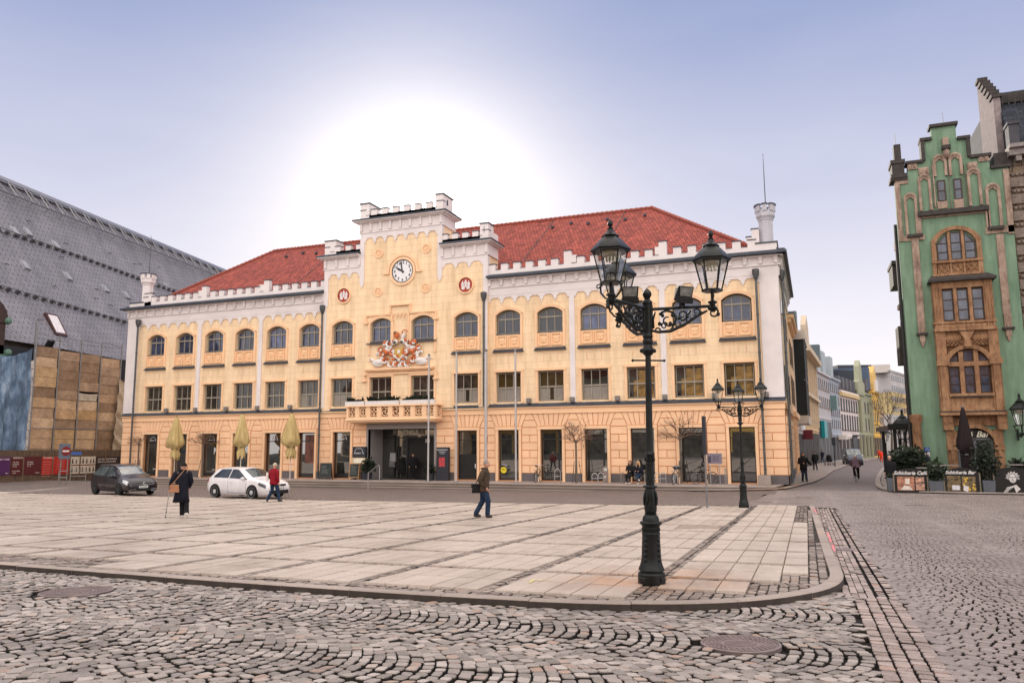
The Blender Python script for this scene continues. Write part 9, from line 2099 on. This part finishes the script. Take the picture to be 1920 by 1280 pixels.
a = r.matrix_basis @ Vector((-.37, .17, .90)); b = gp(310, 970, HK); b = Vector((b.x, b.y, Tz(b.x, b.y)+HK)); b = a + (b-a); o = empty('crutch', a, 0, 'grey walking crutch in the left hand of the woman in black', 'crutch'); d = b-a; t = MB(); t.tube([Vector((0, 0, 0)), d], .014, 6); t.build('shaft', M_CHROME, o); t = MB(); t.tube([Vector((0, 0, 0)), d*-.35], .018, 6); t.tube([d*-.02, d*-.02+RH*.12], .02, 6); t.build('grip', M_TYRE, o); t = MB(); t.ball(d, (.03, .03, .03), 6, 5); t.ball(d*.8, (.022, .022, .02), 6, 5); t.build('rubber_foot', M_TYRE, o)
def sit(k, **kw): return dict(dict(pel=(0, 0, .52), ch=(0, .05, .85), nk=(0, .07, 1.06), hd=(0, .11, 1.20), shL=(-.18, .05, .99), shR=(.18, .05, .99), elL=(-.22, .1, .74), elR=(.22, .1, .74), wrL=(-.08, .32, .72), wrR=(.08, .32, .74), hiL=(-.09, .02, .5), hiR=(.09, .02, .5), knL=(-.10, .44, .50), knR=(.10, .44, .50), anL=(-.12, .52, .10), anR=(.1, .46, .10), toL=(-.13, .66, .04), toR=(.11, .60, .04)), **kw)
def seated(loc, heading, label, cl, J=None):
 j = {k: Vector(v) for k, v in sit(0, **(J or {})).items()}; root = empty('person', loc, heading-PI/2, label, 'person', 'women sitting on the bench'); names = ['pel', 'ch', 'nk', 'hd', 'shL', 'elL', 'wrL', 'shR', 'elR', 'wrR', 'hiL', 'knL', 'anL', 'toL', 'hiR', 'knR', 'anR', 'toR']; ix = {n: i for i, n in enumerate(names)}
 vs, fs = skin_bake([j[n] for n in names], [(ix[a], ix[b]) for a, b in (('pel', 'ch'), ('ch', 'nk'), ('nk', 'hd'), ('ch', 'shL'), ('shL', 'elL'), ('elL', 'wrL'), ('ch', 'shR'), ('shR', 'elR'), ('elR', 'wrR'), ('pel', 'hiL'), ('hiL', 'knL'), ('knL', 'anL'), ('anL', 'toL'), ('pel', 'hiR'), ('hiR', 'knR'), ('knR', 'anR'), ('anR', 'toR'))], [.12, .12, .05, .07, .06, .04, .03, .06, .04, .03, .085, .06, .04, .03, .085, .06, .04, .03])
 m = MB(); m.add(vs, fs); hd = j['hd']; m.ball(hd, (.075, .09, .11), 12, 8); m.ball(hd+Vector((0, .092, -.01)), (.015, .02, .02), 6, 4)
 for s in (-1, 1): m.ball(hd+Vector((s*.03, .082, .015)), (.01, .008, .008), 6, 4, 1); m.ball(j['wrL' if s < 0 else 'wrR']+Vector((0, .05, 0)), (.035, .05, .03), 8, 5); [m.tube([j['wrL' if s < 0 else 'wrR']+Vector((-.025+.017*k, .07, 0)), j['wrL' if s < 0 else 'wrR']+Vector((-.02+.015*k, .12, -.02))], [.009, .007], 5) for k in range(4)]
 m.build('body', [M_SKIN, M_EYE], root, smooth='all'); t = MB(); 
 for a, b, c in (('hiL', 'knL', 'anL'), ('hiR', 'knR', 'anR')): t.tube([j[a], j[a].lerp(j[b], .5), j[b]+Vector((0, 0, .0)), j[b].lerp(j[c], .5), j[c]], [.11, .095, .075, .06, .055], 9)
 t.build('trousers', cl['trousers'], root, smooth=True)
 for a, b in (('anL', 'toL'), ('anR', 'toR')): t = MB(); t.tube([j[a]-Vector((0, .05, .04)), j[a]-Vector((0, 0, .03)), j[b]], [.04, .052, .032], 8); t.build('shoe', S_WHITE, root, smooth=True)
 t = MB(); ring_loft(t, [((0, .02, .42), .22, .19 if cl.get('long') else .16), ((0, .02, .56), .20, .16), ((0, .04, .76), .18, .14), ((0, .05, .92), .2, .14), ((0, .06, 1.02), .12, .1), ((0, .07, 1.07), .07, .07)])
 for s, a, e, w in ((-1, 'shL', 'elL', 'wrL'), (1, 'shR', 'elR', 'wrR')): t.tube([j[a]-Vector((s*.04, 0, 0)), j[a], j[e], j[w]], [.07, .075, .065, .05], 8)
 if cl.get('long'): t.tube([(0, .1, .5), (0, .42, .5), (0, .5, .38)], [.19, .2, .19], 10, flat=.6)
 t.build('jacket', cl['jacket'], root, smooth='all'); t = MB(); t.ball(hd+Vector((0, -.025, .025)), (.09, .095, .115), 12, 8)
 for s in (-1, 1): t.tube([hd+Vector((s*.07, -.0, .03)), hd+Vector((s*.095, .0, -.12)), hd+Vector((s*.09, .03, -.28))], [.03, .045, .03], 7)
 t.build('hair', cl['hair'], root, smooth='all'); return root
a = pf(1183, 905.5, 0); b = pf(1197, 906, 0); ba = bench.rotation_euler.z
seated(b0+d_ if False else bench.location+Vector((math.cos(ba), math.sin(ba), 0))*.62*1.0+Vector((-math.sin(ba), math.cos(ba), 0))*.12, ba-PI/2, 'dark-haired woman in black coat sitting left on the bench', dict(jacket=C_BLACK, trousers=C_BLACK, hair=H_DARK, long=True))
seated(bench.location+Vector((math.cos(ba), math.sin(ba), 0))*1.12+Vector((-math.sin(ba), math.cos(ba), 0))*.12, ba-PI/2, 'blonde woman in navy jacket and jeans sitting close to the lamp post', dict(jacket=C_NAVY, trousers=C_JEAN, hair=H_BLOND), dict(knR=(.02, .42, .56), anR=(-.16, .52, .28), toR=(-.24, .62, .22)))
p = pz(1508, 906, False); r, j = person(p+Vector((0, 0, .1)), HF+PI, hgt(p, 852, 906), 'woman in black hooded coat walking towards the square on the corner kerb', dict(jacket=C_BLACK, trousers=C_DJEAN, shoes=S_DARK, hair=C_BLACK, hair_len=.15, hem=.72, w=1.12, hood=True), dict(elL=(-.36, -.05, 1.16), wrL=(-.5, -.02, 1.0), elR=(.28, .0, 1.12), wrR=(.12, .22, 1.12), toL=(-.1, .33, .04), knR=(.06, .04, .5), anR=(.05, -.1, .1), toR=(.05, .05, .04)))
for (u, v0, v1, lab, cl, hd_) in ((1529.5, 850, 885, 'person in dark coat and pale trousers walking away on the pavement', dict(jacket=C_BLACK, trousers=C_GREYJ, hair=H_DARK, hem=.75, w=1.15, shoes=S_DARK), HF), (1543, 850, 874, 'person in dark clothes beside the pushchair', dict(jacket=C_NAVY, trousers=C_DJEAN, hair=H_DARK, hem=.8, w=1.1), HF+.4), (1653, 847, 869, 'road worker in bright orange red clothes, nearest of the pair', dict(jacket=cloth('worker_red', (.75, .05, .02, 1)), trousers=cloth('worker_orange', (.70, .06, .03, 1)), hair=H_DARK, hem=.8, w=1.15), HF+PI), (1649, 847, 864, 'road worker in red jacket, farther of the pair', dict(jacket=cloth('worker_red2', (.6, .06, .03, 1)), trousers=C_BLACK, hair=H_DARK, hem=.8, w=1.1), HF+PI)):
 d = F*1.72/(v1-v0); p = Vector((0, 0, CZ)) + ray(u, v1)*d; p.z = Tz(p.x, p.y) + (.1 if u < 1600 else 0); person(p, hd_, 1.72, lab, cl)
p = Vector((0, 0, CZ)) + ray(1555, 875)*88; p.z = Tz(p.x, p.y)+.1; o = empty('pushchair', p, VIEW_RZ, 'dark pushchair with raised hood on the street pavement', 'pushchair'); t = MB(); t.ball((0, 0, .95), (.3, .35, .3), 10, 6); t.box(-.25, .25, -.3, .35, .4, .75); t.build('seat', C_BLACK, o); t = MB()
for x in (-.28, .28): t.tube([(x, -.45, .15), (x, .1, .6), (x, .65, 1.05)], .025, 5)
t.tube([(-.28, .65, 1.05), (.28, .65, 1.05)], .025, 5); t.build('frame', M_STEEL, o)
for x in (-.3, .3):
 for y in (-.45, .4): t = MB(); t.tube([(x, y+.15*math.cos(q), .15+.15*math.sin(q)) for q in np.linspace(0, 2*PI, 12, False)], .03, 5, closed=True); t.build('wheel', M_TYRE, o)
HS = math.atan2(ray(1605, 880).y, ray(1605, 880).x); p = pz(1605, 902, False); s_ = hgt(p, 853, 903)/1.72; by_ = bicycle(p, HS, mat('bike_dark2', (.02, .02, .022, 1), .5), 'dark bicycle ridden up the street by the person in mauve', None); 
r, j = person(p-FH*.12, HS, 1.72, 'cyclist in mauve jacket and pale hat riding away up the street', dict(jacket=cloth('mauve_jacket', (.17, .11, .15, 1)), trousers=C_BLACK, hair=S_WHITE, hem=.93, w=1.25, shoes=S_DARK), dict(pel=(0, -.1, 1.0), ch=(0, .08, 1.29), nk=(0, .14, 1.47), hd=(0, .2, 1.6), shL=(-.19, .12, 1.4), shR=(.19, .12, 1.4), elL=(-.28, .28, 1.2), elR=(.28, .28, 1.2), wrL=(-.27, .42, 1.03), wrR=(.27, .42, 1.03), hiL=(-.1, -.1, .95), hiR=(.1, -.1, .95), knL=(-.12, .28, .72), anL=(-.11, .1, .40), toL=(-.11, .24, .36), knR=(.12, .16, .52), anR=(.12, .08, .22), toR=(.12, .22, .18)))
p = on_y(1672, 915, 43.4); p.z = Tz(p.x, p.y)+.1; r, j = person(p, HF+PI*.75, 1.66, 'guest in pale furry hat and black coat beside the café boards', dict(jacket=C_BLACK, trousers=C_GREYJ, hair=mat('furry_hat', (.42, .36, .30, 1), .9, .4, 25, .5, 40), hem=.6, w=1.2, shoes=S_DARK))
p = pf(760, 897, 0); p = Vector((-25.3, 47.4, 0)); person(p, -PI/2, 1.72, 'barely visible person in dark clothes inside the entrance', dict(jacket=C_BLACK, trousers=C_BLACK, hair=H_DARK, hem=.8, w=1.1))
# ================================================================== LIGHT, SKY, CAMERA
BACK, ZENITH = 12., 11.5  # extra sky brightness added behind the camera and overhead to fill the shaded fronts
SUN_EL, SUN_AZ = math.radians(17.35), math.radians(-27.7)     # azimuth measured from +Y, negative = towards -X
sd = Vector((math.sin(SUN_AZ)*math.cos(SUN_EL), math.cos(SUN_AZ)*math.cos(SUN_EL), math.sin(SUN_EL)))
L = bpy.data.lights.new('sun', 'SUN'); L.energy = 3.0; L.angle = math.radians(.5); L.color = (1., .9, .76)
lo = bpy.data.objects.new('sun', L); COL.objects.link(lo); lo.rotation_euler = (-sd).to_track_quat('-Z', 'Y').to_euler(); lo.location = (0, 0, 60)
w = bpy.data.worlds.new('World'); SC.world = w; w.use_nodes = True
N_ = w.node_tree.nodes; LK = w.node_tree.links
bg = N_['Background']
sky = N_.new('ShaderNodeTexSky'); sky.sky_type = 'NISHITA'; sky.sun_disc = False; sky.sun_elevation = SUN_EL; sky.sun_rotation = SUN_AZ
sky.air_density = 1.; sky.dust_density = 1.2; sky.ozone_density = 3.
SKY_STRENGTH = .12
def wn(t, ins=None, **kw):
 x = N_.new(t)
 for k, v in kw.items(): setattr(x, k, v)
 for k, v in (ins or {}).items():
  if isinstance(v, bpy.types.NodeSocket): LK.new(v, x.inputs[k])
  else: x.inputs[k].default_value = v
 return x
def wm(op, a, b=0., c=0.): return wn('ShaderNodeMath', {0: a, 1: b, 2: c}, operation=op).outputs[0]
def wmix(f, a, b, mode='MIX'):
 x = wn('ShaderNodeMix', data_type='RGBA', blend_type=mode)
 for k, v in ((0, f), (6, a), (7, b)):
  if isinstance(v, bpy.types.NodeSocket): LK.new(v, x.inputs[k])
  else: x.inputs[k].default_value = v
 return x.outputs[2]
soft = wn('ShaderNodeGamma', {0: sky.outputs[0], 1: .42}).outputs[0]
soft = wmix(.84, wn('ShaderNodeHueSaturation', {0: .53, 1: 1.9, 2: 1.15, 4: soft}).outputs[0], (1.1, 1.68, 3.5, 1))
tc = wn('ShaderNodeTexCoord').outputs['Generated']
sep = wn('ShaderNodeSeparateXYZ', {0: tc})
el = wm('MAXIMUM', sep.outputs[2], 0.)
ang = wn('ShaderNodeVectorMath', {0: tc, 1: tuple(sd)}, operation='DOT_PRODUCT').outputs['Value']
halo = wm('ADD', wm('MULTIPLY', wm('POWER', wm('MAXIMUM', ang, 0.), 260.), 6.), wm('MULTIPLY', wm('POWER', wm('MAXIMUM', ang, 0.), 2500.), 40.))
hz = wm('ADD', wm('POWER', wm('MAXIMUM', wm('SUBTRACT', 1., wm('DIVIDE', el, .62)), 0.), 1.15), wm('MULTIPLY', wm('POWER', wm('MAXIMUM', ang, 0.), 55.), .7))
veil = wn('ShaderNodeTexNoise', {'Vector': wn('ShaderNodeMapping', {0: tc, 3: (1.2, 1.2, 5.)}).outputs[0], 'Scale': 1.6, 'Detail': 6, 'Roughness': .55}).outputs['Fac']
veil = wm('MULTIPLY_ADD', wm('SUBTRACT', veil, .5), .2, wm('MULTIPLY', hz, .95))
VEIL = (7.0, 6.55, 6.5, 1)
c1 = wmix(wn('ShaderNodeClamp', {0: veil}).outputs[0], soft, VEIL)
c1 = wn('ShaderNodeVectorMath', {0: c1, 1: wn('ShaderNodeCombineXYZ', {0: halo, 1: wm('MULTIPLY', halo, .96), 2: wm('MULTIPLY', halo, .9)}).outputs[0]}, operation='ADD').outputs[0]
dt = wn('ShaderNodeVectorMath', {0: tc, 1: (.30, -.93, .2)}, operation='DOT_PRODUCT').outputs['Value']
bk_ = wn('ShaderNodeMapRange', {0: dt, 1: -.15, 2: .75, 3: 0., 4: 1.}, interpolation_type='SMOOTHSTEP').outputs[0]
zn_ = wn('ShaderNodeMapRange', {0: sep.outputs[2], 1: .54, 2: .86, 3: 0., 4: 1.}, interpolation_type='SMOOTHSTEP').outputs[0]
c2 = wmix(bk_, c1, (BACK*1.04, BACK*.97, BACK*.93, 1))
c2 = wmix(zn_, c2, (ZENITH*1.06, ZENITH*.97, ZENITH*.90, 1))
LK.new(c2, bg.inputs['Color']); bg.inputs['Strength'].default_value = SKY_STRENGTH
cam = bpy.data.cameras.new('camera'); co = bpy.data.objects.new('camera', cam); COL.objects.link(co)
cam.sensor_width = 36; cam.lens = 36*F/1920; cam.clip_end = 2000; cam.clip_start = .1
R3 = Matrix((RV, UV_, -FV)).transposed()
co.matrix_world = Matrix.Translation((0, 0, CZ)) @ R3.to_4x4()
SC.camera = co
vs = SC.view_settings; vs.view_transform = 'Standard'; vs.look = 'None'; vs.gamma = 1; vs.exposure = 0.55; vs.use_curve_mapping = False
SC.cycles.use_denoising = True
SC.cycles.max_bounces = 6; SC.cycles.transparent_max_bounces = 8
